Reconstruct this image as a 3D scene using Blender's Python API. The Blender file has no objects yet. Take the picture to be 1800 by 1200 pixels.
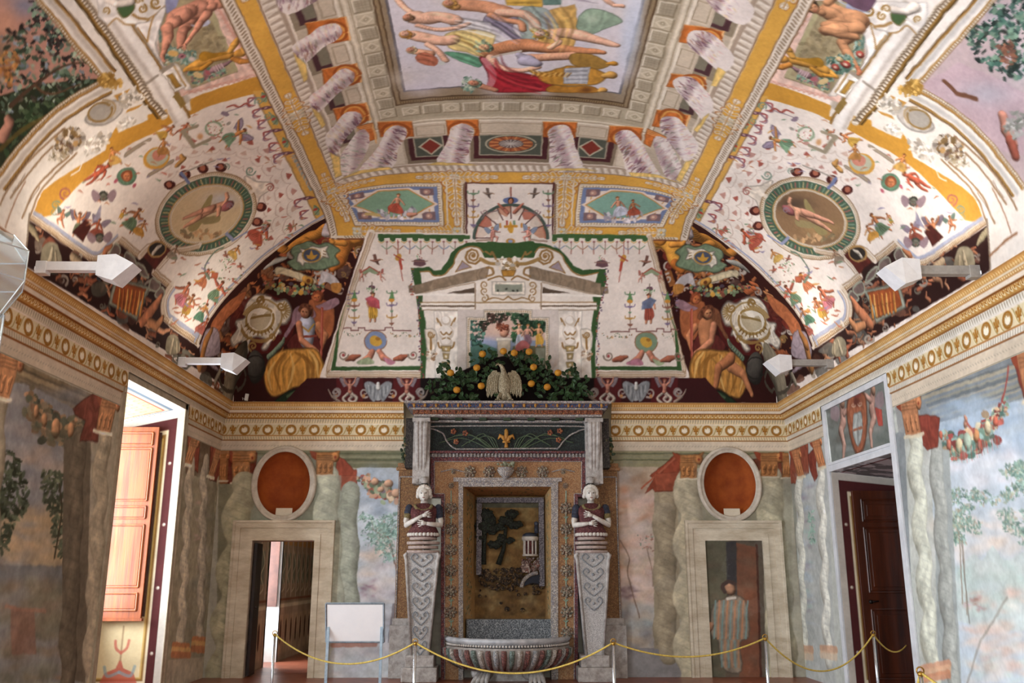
import bpy, bmesh, math, random
import numpy as np
from mathutils import Vector, Matrix

# ------------------------------------------------------------------ camera
scene = bpy.context.scene
COL = scene.collection
F = 1580.0                       # focal length for an 1800 px wide frame
PITCH, YAW = math.radians(14.5), math.radians(0.78)
EYE, D = 1.52, 14.5              # eye height, distance of the end wall
XL, XR = -4.486, 4.685           # side walls
cam_data = bpy.data.cameras.new('camera')
cam = bpy.data.objects.new('camera', cam_data)
COL.objects.link(cam)
cam.location = (0, 0, EYE)
cam.rotation_euler = (math.pi / 2 + PITCH, 0, -YAW)
cam_data.sensor_width = 36
cam_data.lens = F / 1800 * 36
scene.camera = cam

# ------------------------------------------------------------------ sky and exposure
w = bpy.data.worlds.new('world'); scene.world = w
w.use_nodes = True
bg = w.node_tree.nodes['Background']
bg.inputs[0].default_value = (.75, .87, 1, 1); bg.inputs[1].default_value = 2.5
vs = scene.view_settings
vs.view_transform = 'Standard'; vs.look = 'None'; vs.gamma = 1; vs.exposure = 0.75
scene.display_settings.display_device = 'sRGB'
try: scene.cycles.use_denoising = True; scene.cycles.max_bounces = 6; scene.cycles.diffuse_bounces = 4
except Exception: pass

def area(name, loc, rot, sx, sy, power, col, spread=math.pi):
    l = bpy.data.lights.new(name, 'AREA'); l.shape = 'RECTANGLE'; l.size = sx; l.size_y = sy
    l.energy = power; l.color = col; l.spread = spread
    o = bpy.data.objects.new(name, l); COL.objects.link(o); o.location = loc; o.rotation_euler = rot
    return o
# daylight entering through the openings of the left wall (facing +X)
R90 = math.pi / 2
DAY = (.86, .93, 1)
area('daylight_far_window', (XL - 1.5, 11.66, 2.3), (0, -R90, 0), 3.0, 2.0, 230, DAY)
area('daylight_middle_window', (XL - .3, 5.0, 2.1), (0, -R90, 0), 3.0, 1.9, 330, DAY)
area('daylight_near_window', (XL - .3, 0.4, 2.1), (0, -R90, 0), 3.0, 1.9, 330, DAY)
area('added_end_fill', (0, -3.4, 2.6), (R90, 0, 0), 5.0, 3.0, 90, (1, .95, .88))  # unseen end opening behind the viewer, added as frontal fill light

# ------------------------------------------------------------------ sight lines: a place seen in the photograph, put on the surface it lies on
cp, sp, cyw, syw = math.cos(PITCH), math.sin(PITCH), math.cos(YAW), math.sin(YAW)
FWD = np.array([syw * cp, cyw * cp, sp]); RGT = np.array([cyw, -syw, 0.]); UPV = np.cross(RGT, FWD)
CAM = np.array([0, 0, EYE])
def ray(x, y):
    x = np.asarray(x, float)[..., None]; y = np.asarray(y, float)[..., None]
    return FWD + RGT * (x - 900) / F + UPV * (600 - y) / F
def atY(x, y, Y=D):
    d = ray(x, y); return CAM + d * (Y / d[..., 1:2])
def atX(x, y, X):
    d = ray(x, y); return CAM + d * (X / d[..., 0:1])

# ------------------------------------------------------------------ mesh helpers
def M4(loc=(0,0,0), rz=0, rx=0, ry=0, s=(1,1,1)):
    return Matrix.Translation(loc) @ Matrix.Rotation(rz,4,'Z') @ Matrix.Rotation(ry,4,'Y') @ Matrix.Rotation(rx,4,'X') @ Matrix.Diagonal((*s,1))
class MB:
    def __init__(s): s.bm = bmesh.new()
    def box(s, x0, x1, y0, y1, z0, z1, m=None, bev=0):
        c = Vector(((x0+x1)/2, (y0+y1)/2, (z0+z1)/2))
        r = bmesh.ops.create_cube(s.bm, size=1)
        vs_ = r['verts']
        T = Matrix.Translation(c) @ Matrix.Diagonal((abs(x1-x0), abs(y1-y0), abs(z1-z0), 1))
        if m is not None: T = m @ T
        bmesh.ops.transform(s.bm, matrix=T, verts=vs_)
        if bev:
            es = list({e for v in vs_ for e in v.link_edges})
            bmesh.ops.bevel(s.bm, geom=es, offset=bev, segments=2, profile=.6, affect='EDGES')
        return s
    def ball(s, loc, r, sc=(1,1,1), seg=12, m=None, rot=None):
        q = bmesh.ops.create_uvsphere(s.bm, u_segments=seg, v_segments=max(6, seg*2//3), radius=r)
        T = Matrix.Translation(loc) @ (rot or Matrix.Identity(4)) @ Matrix.Diagonal((*sc, 1))
        if m is not None: T = m @ T
        bmesh.ops.transform(s.bm, matrix=T, verts=q['verts']); return s
    def lathe(s, prof, seg=24, m=None, a0=0, a1=2*math.pi, rib=0, nrib=0):
        full = abs(a1-a0-2*math.pi) < 1e-6
        n = seg if full else seg+1
        rows = []
        for (r, z) in prof:
            row = []
            for i in range(n):
                a = a0+(a1-a0)*i/seg
                rr = r*(1+rib*abs(math.sin(a*nrib/2))) if nrib else r
                v = Vector((rr*math.cos(a), rr*math.sin(a), z))
                row.append(s.bm.verts.new(m @ v if m is not None else v))
            rows.append(row)
        for j in range(len(rows)-1):
            for i in range(seg):
                k = (i+1) % n
                try: s.bm.faces.new((rows[j][i], rows[j][k], rows[j+1][k], rows[j+1][i]))
                except ValueError: pass
        if full:
            for row, rev in ((rows[0], True), (rows[-1], False)):
                try: s.bm.faces.new(row[::-1] if rev else row)
                except ValueError: pass
        return s
    def tube(s, pts, r, seg=8, m=None, cap=True):
        pts = [Vector(p) for p in pts]; n = len(pts)
        rs = r if hasattr(r, '__len__') else [r]*n
        rows = []; prev = None
        for i, p in enumerate(pts):
            t = (pts[min(i+1, n-1)] - pts[max(i-1, 0)]).normalized()
            if prev is None:
                a = Vector((0,0,1)) if abs(t.z) < .9 else Vector((1,0,0))
                u = t.cross(a).normalized()
            else: u = (prev - t*prev.dot(t)).normalized()
            prev = u; v_ = t.cross(u)
            row = []
            for k in range(seg):
                a = 2*math.pi*k/seg
                q = p + (u*math.cos(a) + v_*math.sin(a))*rs[i]
                row.append(s.bm.verts.new(m @ q if m is not None else q))
            rows.append(row)
        for j in range(n-1):
            for k in range(seg):
                s.bm.faces.new((rows[j][k], rows[j][(k+1)%seg], rows[j+1][(k+1)%seg], rows[j+1][k]))
        if cap: s.bm.faces.new(rows[0][::-1]); s.bm.faces.new(rows[-1])
        return s
    def prism(s, pts, y0, y1, m=None):
        """outline in X,Z extruded along Y"""
        a = [s.bm.verts.new(Vector((p[0], y0, p[1])) if m is None else m @ Vector((p[0], y0, p[1]))) for p in pts]
        b = [s.bm.verts.new(Vector((p[0], y1, p[1])) if m is None else m @ Vector((p[0], y1, p[1]))) for p in pts]
        n = len(pts)
        s.bm.faces.new(a); s.bm.faces.new(b[::-1])
        for i in range(n): s.bm.faces.new((a[i], b[i], b[(i+1)%n], a[(i+1)%n]))
        return s
    def sweep(s, prof, path, m=None, closed=False):
        """prof: (out, up) pairs; path: list of (origin, out_vec, up_vec)"""
        rows = []
        for o, a, b in path:
            row = []
            for (p, q) in prof:
                v = Vector(o) + Vector(a)*p + Vector(b)*q
                row.append(s.bm.verts.new(m @ v if m is not None else v))
            rows.append(row)
        n = len(rows)
        for j in range(n if closed else n-1):
            A_, B_ = rows[j], rows[(j+1)%n]
            for k in range(len(prof)-1):
                s.bm.faces.new((A_[k], A_[k+1], B_[k+1], B_[k]))
        return s
    def build(s, name, mat, parent=None, smooth=False, bevel=0, mods=None):
        bmesh.ops.recalc_face_normals(s.bm, faces=s.bm.faces)
        me = bpy.data.meshes.new(name); s.bm.to_mesh(me); s.bm.free()
        if smooth: me.polygons.foreach_set('use_smooth', [True]*len(me.polygons))
        o = bpy.data.objects.new(name, me); COL.objects.link(o)
        if mat: me.materials.append(mat)
        if parent is not None: o.parent = parent
        if bevel:
            b = o.modifiers.new('bevel', 'BEVEL'); b.width = bevel; b.segments = 2; b.limit_method = 'ANGLE'
        return o
def tag(o, label=None, cat=None, group=None, kind=None):
    if label: o['label'] = label
    if cat: o['category'] = cat
    if group: o['group'] = group
    if kind: o['kind'] = kind
    return o
def thing(name, label, cat, loc=(0,0,0), group=None):
    o = bpy.data.objects.new(name, None); COL.objects.link(o); o.location = loc; o.empty_display_size = .1
    return tag(o, label, cat, group)
def struct(o): o['kind'] = 'structure'; return o

# ------------------------------------------------------------------ materials
def srgb(c):
    if isinstance(c, str): c = [int(c[i:i+2], 16)/255 for i in (0, 2, 4)]
    return tuple((x/12.92 if x <= .04045 else ((x+.055)/1.055)**2.4) for x in c)
def mat(name, c1, c2=None, scale=8, rough=.7, bump=.15, metal=0, detail=6, stretch=(1,1,1), spec=.3, bscale=None, thr=None, coat=0):
    m = bpy.data.materials.new(name); m.use_nodes = True
    nt = m.node_tree; N = nt.nodes; L = nt.links; b = N['Principled BSDF']
    b.inputs['Roughness'].default_value = rough; b.inputs['Metallic'].default_value = metal
    b.inputs['Specular IOR Level'].default_value = spec
    if coat: b.inputs['Coat Weight'].default_value = coat
    tc = N.new('ShaderNodeTexCoord'); mp = N.new('ShaderNodeMapping'); mp.inputs['Scale'].default_value = stretch
    L.new(tc.outputs['Object'], mp.inputs[0])
    n = N.new('ShaderNodeTexNoise'); n.inputs['Scale'].default_value = scale; n.inputs['Detail'].default_value = detail; n.inputs['Roughness'].default_value = .65
    L.new(mp.outputs[0], n.inputs[0])
    cr = N.new('ShaderNodeValToRGB')
    lo, hi = thr or (.35, .65)
    cr.color_ramp.elements[0].position = lo; cr.color_ramp.elements[1].position = hi
    cr.color_ramp.elements[0].color = (*srgb(c1), 1); cr.color_ramp.elements[1].color = (*srgb(c2 or c1), 1)
    L.new(n.outputs[0], cr.inputs[0]); L.new(cr.outputs[0], b.inputs['Base Color'])
    if bump:
        n2 = N.new('ShaderNodeTexNoise'); n2.inputs['Scale'].default_value = bscale or scale*3; n2.inputs['Detail'].default_value = 4
        L.new(mp.outputs[0], n2.inputs[0])
        bp = N.new('ShaderNodeBump'); bp.inputs['Strength'].default_value = bump; bp.inputs['Distance'].default_value = .02
        L.new(n2.outputs[0], bp.inputs['Height']); L.new(bp.outputs[0], b.inputs['Normal'])
    return m
def paint_mat(name, bump=.12, rough=.8):
    m = bpy.data.materials.new(name); m.use_nodes = True
    nt = m.node_tree; N = nt.nodes; L = nt.links; b = N['Principled BSDF']
    b.inputs['Roughness'].default_value = rough; b.inputs['Specular IOR Level'].default_value = .15
    a = N.new('ShaderNodeAttribute'); a.attribute_name = 'paint'
    tc = N.new('ShaderNodeTexCoord'); n = N.new('ShaderNodeTexNoise'); n.inputs['Scale'].default_value = 26; n.inputs['Detail'].default_value = 8
    L.new(tc.outputs['Object'], n.inputs[0])
    mx = N.new('ShaderNodeMix'); mx.data_type = 'RGBA'; mx.blend_type = 'OVERLAY'; mx.inputs[0].default_value = .12
    L.new(a.outputs['Color'], mx.inputs[6]); L.new(n.outputs[0], mx.inputs[7]); L.new(mx.outputs[2], b.inputs['Base Color'])
    bp = N.new('ShaderNodeBump'); bp.inputs['Strength'].default_value = bump; bp.inputs['Distance'].default_value = .01
    n2 = N.new('ShaderNodeTexNoise'); n2.inputs['Scale'].default_value = 9; n2.inputs['Detail'].default_value = 6
    L.new(tc.outputs['Object'], n2.inputs[0]); L.new(n2.outputs[0], bp.inputs['Height']); L.new(bp.outputs[0], b.inputs['Normal'])
    return m
FRESCO = paint_mat('fresco')
# ------------------------------------------------------------------ fresco canvases: paint laid on the surfaces in metres along them
rng = np.random.default_rng(7); random.seed(7)
def C3(c):
    if isinstance(c, str): return np.array([int(c[i:i+2], 16) for i in (0, 2, 4)], np.float32)/255
    return np.asarray(c, np.float32)
def fbm(h, w_, cell, oct_=4, seed=0, sx=1, sy=1):
    r = np.random.default_rng(seed); out = np.zeros((h, w_), np.float32); amp = 1; tot = 0
    for o in range(oct_):
        cx, cy = max(1.5, cell*sx/2**o), max(1.5, cell*sy/2**o)
        gw, gh = int(w_/cx)+3, int(h/cy)+3
        g = r.random((gh, gw), np.float32)
        x = np.arange(w_)/cx; y = np.arange(h)/cy
        xi = x.astype(int); yi = y.astype(int); fx = x-xi; fy = y-yi
        fx = (fx*fx*(3-2*fx)).astype(np.float32); fy = (fy*fy*(3-2*fy)).astype(np.float32)[:, None]
        a = g[yi][:, xi]; b = g[yi][:, xi+1]; c = g[yi+1][:, xi]; d = g[yi+1][:, xi+1]
        out += amp*((a*(1-fx)+b*fx)*(1-fy)+(c*(1-fx)+d*fx)*fy); tot += amp; amp *= .55
    return out/tot
def circ(cx, cy, rx, ry=None, a=0, n=20, t0=0, t1=2*math.pi):
    ry = rx if ry is None else ry
    t = np.linspace(t0, t1, n, endpoint=(t1-t0) < 6.28); x = rx*np.cos(t); y = ry*np.sin(t); a = math.radians(a)
    return np.stack([cx+x*math.cos(a)-y*math.sin(a), cy+x*math.sin(a)+y*math.cos(a)], 1)
def smooth(p, n=6, closed=False):
    """Catmull-Rom through the points"""
    p = np.asarray(p, float)
    q = np.vstack([p[-1], p, p[:2]]) if closed else np.vstack([p[0], p, p[-1]])
    out = []
    for i in range(len(q)-3):
        a, b, c, d = q[i:i+4]
        for t in np.linspace(0, 1, n, endpoint=False):
            out.append(.5*((2*b)+(c-a)*t+(2*a-5*b+4*c-d)*t*t+(3*b-a-3*c+d)*t**3))
    if not closed: out.append(p[-1])
    return np.array(out)
def fitw(w_, n):
    w_ = np.asarray(w_, float); return w_ if len(w_) == n else np.interp(np.linspace(0, 1, n), np.linspace(0, 1, len(w_)), w_)
class Canvas:
    def __init__(s, u0, u1, v0, v1, d, mapper, base):
        s.u0, s.v0, s.d = u0, v0, d
        s.nu = int(round((u1-u0)/d))+1; s.nv = int(round((v1-v0)/d))+1
        s.img = np.empty((s.nv, s.nu, 3), np.float32); s.img[:] = C3(base)
        s.mapper = mapper; s.px = True; s.eps = 2.; s.T = None; s.clip = None
    # points in the photograph's pixels (px=True) or metres on the surface (px=False); T: local frame (cx, cy, scale, angle, flip)
    def pts(s, p):
        p = np.atleast_2d(np.asarray(p, float))
        if s.T is not None:
            cx, cy, k, a, fl = s.T; a = math.radians(a); x = p[:, 0]*k*fl; y = p[:, 1]*k
            p = np.stack([cx+x*math.cos(a)-y*math.sin(a), cy+x*math.sin(a)+y*math.cos(a)], 1)
        return s.mapper(p) if s.px else p
    def scl(s, p):
        k = s.T[2] if s.T is not None else 1
        if not s.px: return k
        p = np.atleast_2d(np.asarray(p, float)).mean(0)
        e = s.eps/k
        q = s.pts([p, p+[e, 0], p+[0, e]])
        ax, ay = q[1]-q[0], q[2]-q[0]
        return math.sqrt(abs(ax[0]*ay[1]-ax[1]*ay[0]))/e
    def at(s, cx, cy, k=1, a=0, fl=1): s.T = (cx, cy, k, a, fl); return s
    def off(s): s.T = None; return s
    def _win(s, lo, hi, pad):
        i0 = max(0, int((lo[0]-s.u0-pad)/s.d)); i1 = min(s.nu, int((hi[0]-s.u0+pad)/s.d)+2)
        j0 = max(0, int((lo[1]-s.v0-pad)/s.d)); j1 = min(s.nv, int((hi[1]-s.v0+pad)/s.d)+2)
        return (i0, i1, j0, j1) if i1 > i0 and j1 > j0 else None
    def _mix(s, wn, cov, col):
        i0, i1, j0, j1 = wn
        if s.clip is not None: cov = cov*s.clip[j0:j1, i0:i1]
        v = s.img[j0:j1, i0:i1]; cov = cov[..., None]
        if isinstance(col, np.ndarray) and col.ndim == 3: col = col[j0:j1, i0:i1]
        else: col = C3(col)
        v += (col-v)*cov
    def mask(s, p, raw=False):
        """antialiased coverage of a polygon"""
        q = p if raw else s.pts(p)
        wn = s._win(q.min(0), q.max(0), s.d)
        if wn is None: return None, None
        i0, i1, j0, j1 = wn
        x = s.u0+np.arange(i0, i1)*s.d; y = s.v0+np.arange(j0, j1)*s.d
        acc = np.zeros((j1-j0, i1-i0), np.float32)
        a = q; b = np.roll(q, -1, 0)
        for oy in (-.25, .25):
            yy = y+oy*s.d
            # crossings per scanline
            for r in range(len(yy)):
                Y = yy[r]; m = (a[:, 1] > Y) != (b[:, 1] > Y)
                if not m.any(): continue
                xs = np.sort(a[m, 0]+(Y-a[m, 1])*(b[m, 0]-a[m, 0])/(b[m, 1]-a[m, 1]))
                for k in range(0, len(xs)-1, 2):
                    acc[r] += np.clip((x-xs[k])/s.d+.5, 0, 1)*np.clip((xs[k+1]-x)/s.d+.5, 0, 1)
        return wn, np.clip(acc/2, 0, 1)
    def poly(s, p, col, al=1):
        wn, c = s.mask(p)
        if wn: s._mix(wn, c*al, col)
        return s
    def line(s, p, w_, col, al=1, raw=False, soft=0):
        """polyline with half-widths given by w_ (number or one per point)"""
        p = np.atleast_2d(np.asarray(p, float))
        k = 1 if raw else s.scl(p)
        q = p if raw else s.pts(p)
        ws = np.full(len(q), w_, float)*k if np.isscalar(w_) else fitw(w_, len(q))*k
        pad = ws.max()+s.d*2+soft*k
        wn = s._win(q.min(0), q.max(0), pad)
        if wn is None: return s
        i0, i1, j0, j1 = wn
        cov = np.zeros((j1-j0, i1-i0), np.float32)
        n = max(1, len(q)-1)
        for i in range(n):
            a = q[i]; b = q[min(i+1, len(q)-1)]; wa = ws[i]; wb = ws[min(i+1, len(q)-1)]
            pw = max(wa, wb)+s.d*1.5+soft*k
            w2 = s._win(np.minimum(a, b), np.maximum(a, b), pw)
            if w2 is None: continue
            k0, k1, l0, l1 = w2
            X = (s.u0+np.arange(k0, k1)*s.d)[None, :]; Y = (s.v0+np.arange(l0, l1)*s.d)[:, None]
            dx, dy = b-a; L2 = dx*dx+dy*dy
            t = np.clip(((X-a[0])*dx+(Y-a[1])*dy)/L2, 0, 1) if L2 > 1e-12 else np.zeros((l1-l0, k1-k0))
            dist = np.hypot(X-a[0]-t*dx, Y-a[1]-t*dy)
            sw = s.d if not soft else s.d+soft*k
            cc = np.clip((wa+(wb-wa)*t-dist)/sw+.5, 0, 1)
            if wa+wb < s.d*1.0: cc *= max(.35, (wa+wb)/s.d)
            sub = cov[l0-j0:l1-j0, k0-i0:k1-i0]; np.maximum(sub, cc, out=sub)
        s._mix(wn, cov*al, col); return s
    def dot(s, x, y, r, col, al=1): return s.line([(x, y)], r, col, al)
    def blob(s, x, y, rx, ry, col, al=1, a=0, hard=1.0):
        """soft ellipse"""
        ca, sa = math.cos(math.radians(a)), math.sin(math.radians(a))
        q = s.pts([(x, y), (x+rx*ca, y+rx*sa), (x-ry*sa, y+ry*ca)])
        A_ = np.stack([q[1]-q[0], q[2]-q[0]], 1); det = np.linalg.det(A_)
        if abs(det) < 1e-9: return s
        ext = np.abs(A_).sum(1)*(1.15 if hard > 2 else 1.9)
        wn = s._win(q[0]-ext, q[0]+ext, s.d)
        if wn is None: return s
        i0, i1, j0, j1 = wn; I = np.linalg.inv(A_)
        X = (s.u0+np.arange(i0, i1)*s.d-q[0][0])[None, :]; Y = (s.v0+np.arange(j0, j1)*s.d-q[0][1])[:, None]
        r = np.hypot(I[0, 0]*X+I[0, 1]*Y, I[1, 0]*X+I[1, 1]*Y)
        cov = np.clip((1-r)*hard*3+.5, 0, 1) if hard > 2 else np.exp(-(r*1.25)**(2*hard))
        s._mix(wn, cov.astype(np.float32)*al, col); return s
    def tex(s):
        if getattr(s, '_tx', None) is None:
            s._tx = ((fbm(s.nv, s.nu, .10/s.d, 5, 41)-.5)*2.6).clip(-1, 1).astype(np.float32)
            a = fbm(s.nv, s.nu, .22/s.d, 2, 42, .7, 1.6); b = fbm(s.nv, s.nu, .09/s.d, 2, 43)
            s._fd = np.sin((a*7+b*1.2)*math.pi).astype(np.float32)
        return s._tx, s._fd
    def limb(s, p, w_, col, edge=.5, hi=1.2, al=1):
        """a rounded painted form, modelled from a lit side to a shaded one the way the frescoes are"""
        c = C3(col); p = np.atleast_2d(np.asarray(p, float)); k = s.scl(p); q = s.pts(p)
        ws = np.full(len(q), w_, float)*k if np.isscalar(w_) else fitw(w_, len(q))*k
        pad = ws.max()+s.d*3; wn = s._win(q.min(0), q.max(0), pad)
        if wn is None: return s
        i0, i1, j0, j1 = wn; cov = np.zeros((j1-j0, i1-i0), np.float32); shd = np.ones_like(cov)
        for i in range(max(1, len(q)-1)):
            a = q[i]; b = q[min(i+1, len(q)-1)]; wa = ws[i]; wb = ws[min(i+1, len(q)-1)]
            w2 = s._win(np.minimum(a, b), np.maximum(a, b), max(wa, wb)+s.d*1.5)
            if w2 is None: continue
            k0, k1, l0, l1 = w2
            X = (s.u0+np.arange(k0, k1)*s.d)[None, :]; Y = (s.v0+np.arange(l0, l1)*s.d)[:, None]
            dx, dy = b-a; L2 = dx*dx+dy*dy
            t = np.clip(((X-a[0])*dx+(Y-a[1])*dy)/L2, 0, 1) if L2 > 1e-12 else np.zeros((l1-l0, k1-k0))
            ex = X-a[0]-t*dx; ey = Y-a[1]-t*dy; r = wa+(wb-wa)*t; dist = np.hypot(ex, ey)
            cc = np.clip((r-dist)/s.d+.5, 0, 1); nx = ex/np.maximum(r, 1e-6); ny = ey/np.maximum(r, 1e-6)
            nz = np.sqrt(np.clip(1-nx*nx-ny*ny, 0, 1)); sh = edge+(hi-edge)*np.clip(-.42*nx+.5*ny+.76*nz, 0, 1)**.9
            sl = (slice(l0-j0, l1-j0), slice(k0-i0, k1-i0)); up = cc >= cov[sl]*.999
            shd[sl] = np.where(up, np.maximum(sh, np.where(cov[sl] > .9, shd[sl]*.0+sh, sh)), shd[sl]); cov[sl] = np.maximum(cov[sl], cc)
        if s.clip is not None: cov = cov*s.clip[j0:j1, i0:i1]
        tx = s.tex()[0][j0:j1, i0:i1]; f = (shd*(1+.15*tx))[..., None]
        warm = np.stack([np.full_like(shd, 1), .985-.05*(1-shd).clip(0, 1), .96-.10*(1-shd).clip(0, 1)], -1)
        v = s.img[j0:j1, i0:i1]; v += (np.clip(c*f*warm, 0, .97)-v)*(cov*al)[..., None]
        return s
    def form(s, p, col, al=1, edge=.6, ew=None):
        """a flat painted mass with brushed folds and a darker contour"""
        c = C3(col); wn, cov = s.mask(p)
        if wn is None: return s
        i0, i1, j0, j1 = wn; tx, fd = s.tex(); f = 1+.07*fd[j0:j1, i0:i1]+.09*tx[j0:j1, i0:i1]
        if s.clip is not None: cov = cov*s.clip[j0:j1, i0:i1]
        v = s.img[j0:j1, i0:i1]; v += (np.clip(c*f[..., None], 0, 1)-v)*(cov*al)[..., None]
        q = np.asarray(p); L = ew or 0.011*max(np.ptp(q[:, 0]), np.ptp(q[:, 1]))
        s.line(np.vstack([q, q[:1]]), L, c*edge, al*.6); return s
    def mute(s, k, gain=1):
        g = s.img.mean(-1, keepdims=True); s.img = np.clip((g+(s.img-g)*k)*gain, 0, 1); return s
    def warp(s, amp, cell, seed, mask=None):
        """a hand's unsteadiness in everything painted so far"""
        a = (fbm(s.nv, s.nu, cell/s.d, 3, seed)-.5)*2*amp/s.d*2; b = (fbm(s.nv, s.nu, cell/s.d, 3, seed+1)-.5)*2*amp/s.d*2
        if mask is not None: a = a*mask; b = b*mask
        x = np.clip(np.arange(s.nu)[None, :]+a, 0, s.nu-1.001); y = np.clip(np.arange(s.nv)[:, None]+b, 0, s.nv-1.001)
        xi = x.astype(np.int32); yi = y.astype(np.int32); fx = (x-xi)[..., None].astype(np.float32); fy = (y-yi)[..., None].astype(np.float32); I = s.img
        s.img = (I[yi, xi]*(1-fx)+I[yi, xi+1]*fx)*(1-fy)+(I[yi+1, xi]*(1-fx)+I[yi+1, xi+1]*fx)*fy
        return s
    # straight bands in metres
    def band(s, u0, u1, v0, v1, col, al=1):
        P = s.px, s.T; s.px, s.T = False, None
        wn = s._win((min(u0, u1), min(v0, v1)), (max(u0, u1), max(v0, v1)), 0)
        if wn:
            i0, i1, j0, j1 = wn
            x = s.u0+np.arange(i0, i1)*s.d; y = s.v0+np.arange(j0, j1)*s.d
            cx = np.clip((x-min(u0, u1))/s.d+.5, 0, 1)*np.clip((max(u0, u1)-x)/s.d+.5, 0, 1)
            cy_ = np.clip((y-min(v0, v1))/s.d+.5, 0, 1)*np.clip((max(v0, v1)-y)/s.d+.5, 0, 1)
            s._mix(wn, (cy_[:, None]*cx[None, :]).astype(np.float32)*al, col)
        s.px, s.T = P; return s
    def mottle(s, amt, cell, seed, mask=None, tint=(1, 1, 1)):
        n = (fbm(s.nv, s.nu, cell/s.d, 5, seed)-.5)*2*amt
        if mask is not None: n = n*mask
        s.img *= 1+n[..., None]*np.array(tint, np.float32); return s

def grid_mesh(name, P, cv, matl, keep=None, ids=None):
    """P: (nv, nu, 3) vertex places; colours from canvas; keep: (nv-1, nu-1) bool"""
    nv, nu = P.shape[:2]
    idx = np.arange(nv*nu, dtype=np.int32).reshape(nv, nu)
    f = np.stack([idx[:-1, :-1], idx[:-1, 1:], idx[1:, 1:], idx[1:, :-1]], -1)
    f = f[keep] if keep is not None else f.reshape(-1, 4)
    V = P.reshape(-1, 3)
    col = np.clip(cv.img, 0, 1).reshape(-1, 3)
    used = np.zeros(nv*nu, bool); used[f.ravel()] = True
    remap = np.cumsum(used)-1; f = remap[f]; V = V[used]; col = col[used]
    me = bpy.data.meshes.new(name)
    me.vertices.add(len(V)); me.vertices.foreach_set('co', np.ascontiguousarray(V, np.float32).ravel())
    me.loops.add(len(f)*4); me.loops.foreach_set('vertex_index', f.astype(np.int32).ravel())
    me.polygons.add(len(f)); me.polygons.foreach_set('loop_start', np.arange(0, len(f)*4, 4, dtype=np.int32))
    me.polygons.foreach_set('use_smooth', np.ones(len(f), bool))
    me.update(calc_edges=True)
    at = me.color_attributes.new('paint', 'BYTE_COLOR', 'POINT')
    at.data.foreach_set('color_srgb', np.concatenate([col, np.ones((len(col), 1), np.float32)], 1).astype(np.float32).ravel())
    me.materials.append(matl)
    o = bpy.data.objects.new(name, me); COL.objects.link(o)
    return struct(o)

# ------------------------------------------------------------------ the vault's shape
XC = (XL+XR)/2; VA = (XR-XL)/2-.2; ZS = 4.2; VB = 3.05; VE = 4.38; YE = D-.2
def prof(d, a, b): t = np.clip(1-d/a, 0, 1); return b*np.sqrt(np.clip(1-t*t, 0, 1))
def vault_z(x, y):
    f = prof(np.clip(VA-abs(x-XC), 0, VA), VA, VB); g = prof(np.clip(YE-y, 0, VE), VE, VB)
    k = .25; h = np.maximum(k-abs(f-g), 0)/k
    return ZS+np.minimum(f, g)-h*h*k*.25
# arc length along the cross-section (u) and along the end cove (v)
_t = np.linspace(0, math.pi/2, 3000)
_xa = VA*(1-np.cos(_t)); _sa = np.concatenate([[0], np.cumsum(np.hypot(np.diff(_xa), np.diff(VB*np.sin(_t))))])
_ya = VE*(1-np.cos(_t)); _sb = np.concatenate([[0], np.cumsum(np.hypot(np.diff(_ya), np.diff(VB*np.sin(_t))))])
HU, HV = _sa[-1], _sb[-1]
def x2u(x): d = VA-np.abs(x-XC); return np.sign(x-XC)*(HU-np.interp(d, _xa, _sa))
def u2x(u): return XC+np.sign(u)*(VA-np.interp(HU-np.abs(u), _sa, _xa))
def y2v(y): d = YE-np.asarray(y, float); return np.where(d < VE, np.interp(d, _ya, _sb), HV+d-VE)      # 0 at the end wall, growing towards the viewer
def v2y(v): v = np.asarray(v, float); return np.where(v < HV, YE-np.interp(v, _sb, _ya), YE-VE-(v-HV))
def vhit(p):
    d = ray(p[:, 0], p[:, 1]); d = d/np.linalg.norm(d, axis=1, keepdims=True)
    lo = np.full(len(d), 2.); hi = np.full(len(d), 25.); ts = np.linspace(3, 18, 120)
    X = CAM+d[:, None, :]*ts[None, :, None]
    s_ = X[..., 2] > vault_z(X[..., 0], X[..., 1])
    i = np.where(s_.any(1), s_.argmax(1), 119); lo = ts[np.maximum(i-1, 0)]; hi = ts[i]
    for _ in range(14):
        m = (lo+hi)/2; q = CAM+d*m[:, None]; up = q[:, 2] > vault_z(q[:, 0], q[:, 1])
        hi = np.where(up, m, hi); lo = np.where(up, lo, m)
    q = CAM+d*hi[:, None]
    return np.stack([x2u(q[:, 0]), y2v(q[:, 1])], 1)
DV = .0115
V_MAX = float(y2v(5.5))
VAULT = Canvas(-HU, HU, 0, V_MAX, DV, vhit, 'e9dcd2')
# walls: back (x, z), left and right (y, z)
BACK = Canvas(XL, XR, 0, 3.5, .0105, lambda p: (lambda q: np.stack([q[:, 0], q[:, 2]], 1))(atY(p[:, 0], p[:, 1])), 'b9b3a0')
LEFT = Canvas(7.0, D, 0, 4.0, .0125, lambda p: (lambda q: np.stack([q[:, 1], q[:, 2]], 1))(atX(p[:, 0], p[:, 1], XL)), '8f8871')
RIGHT = Canvas(7.0, D, 0, 4.0, .0125, lambda p: (lambda q: np.stack([q[:, 1], q[:, 2]], 1))(atX(p[:, 0], p[:, 1], XR)), 'b5bcb6')
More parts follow.
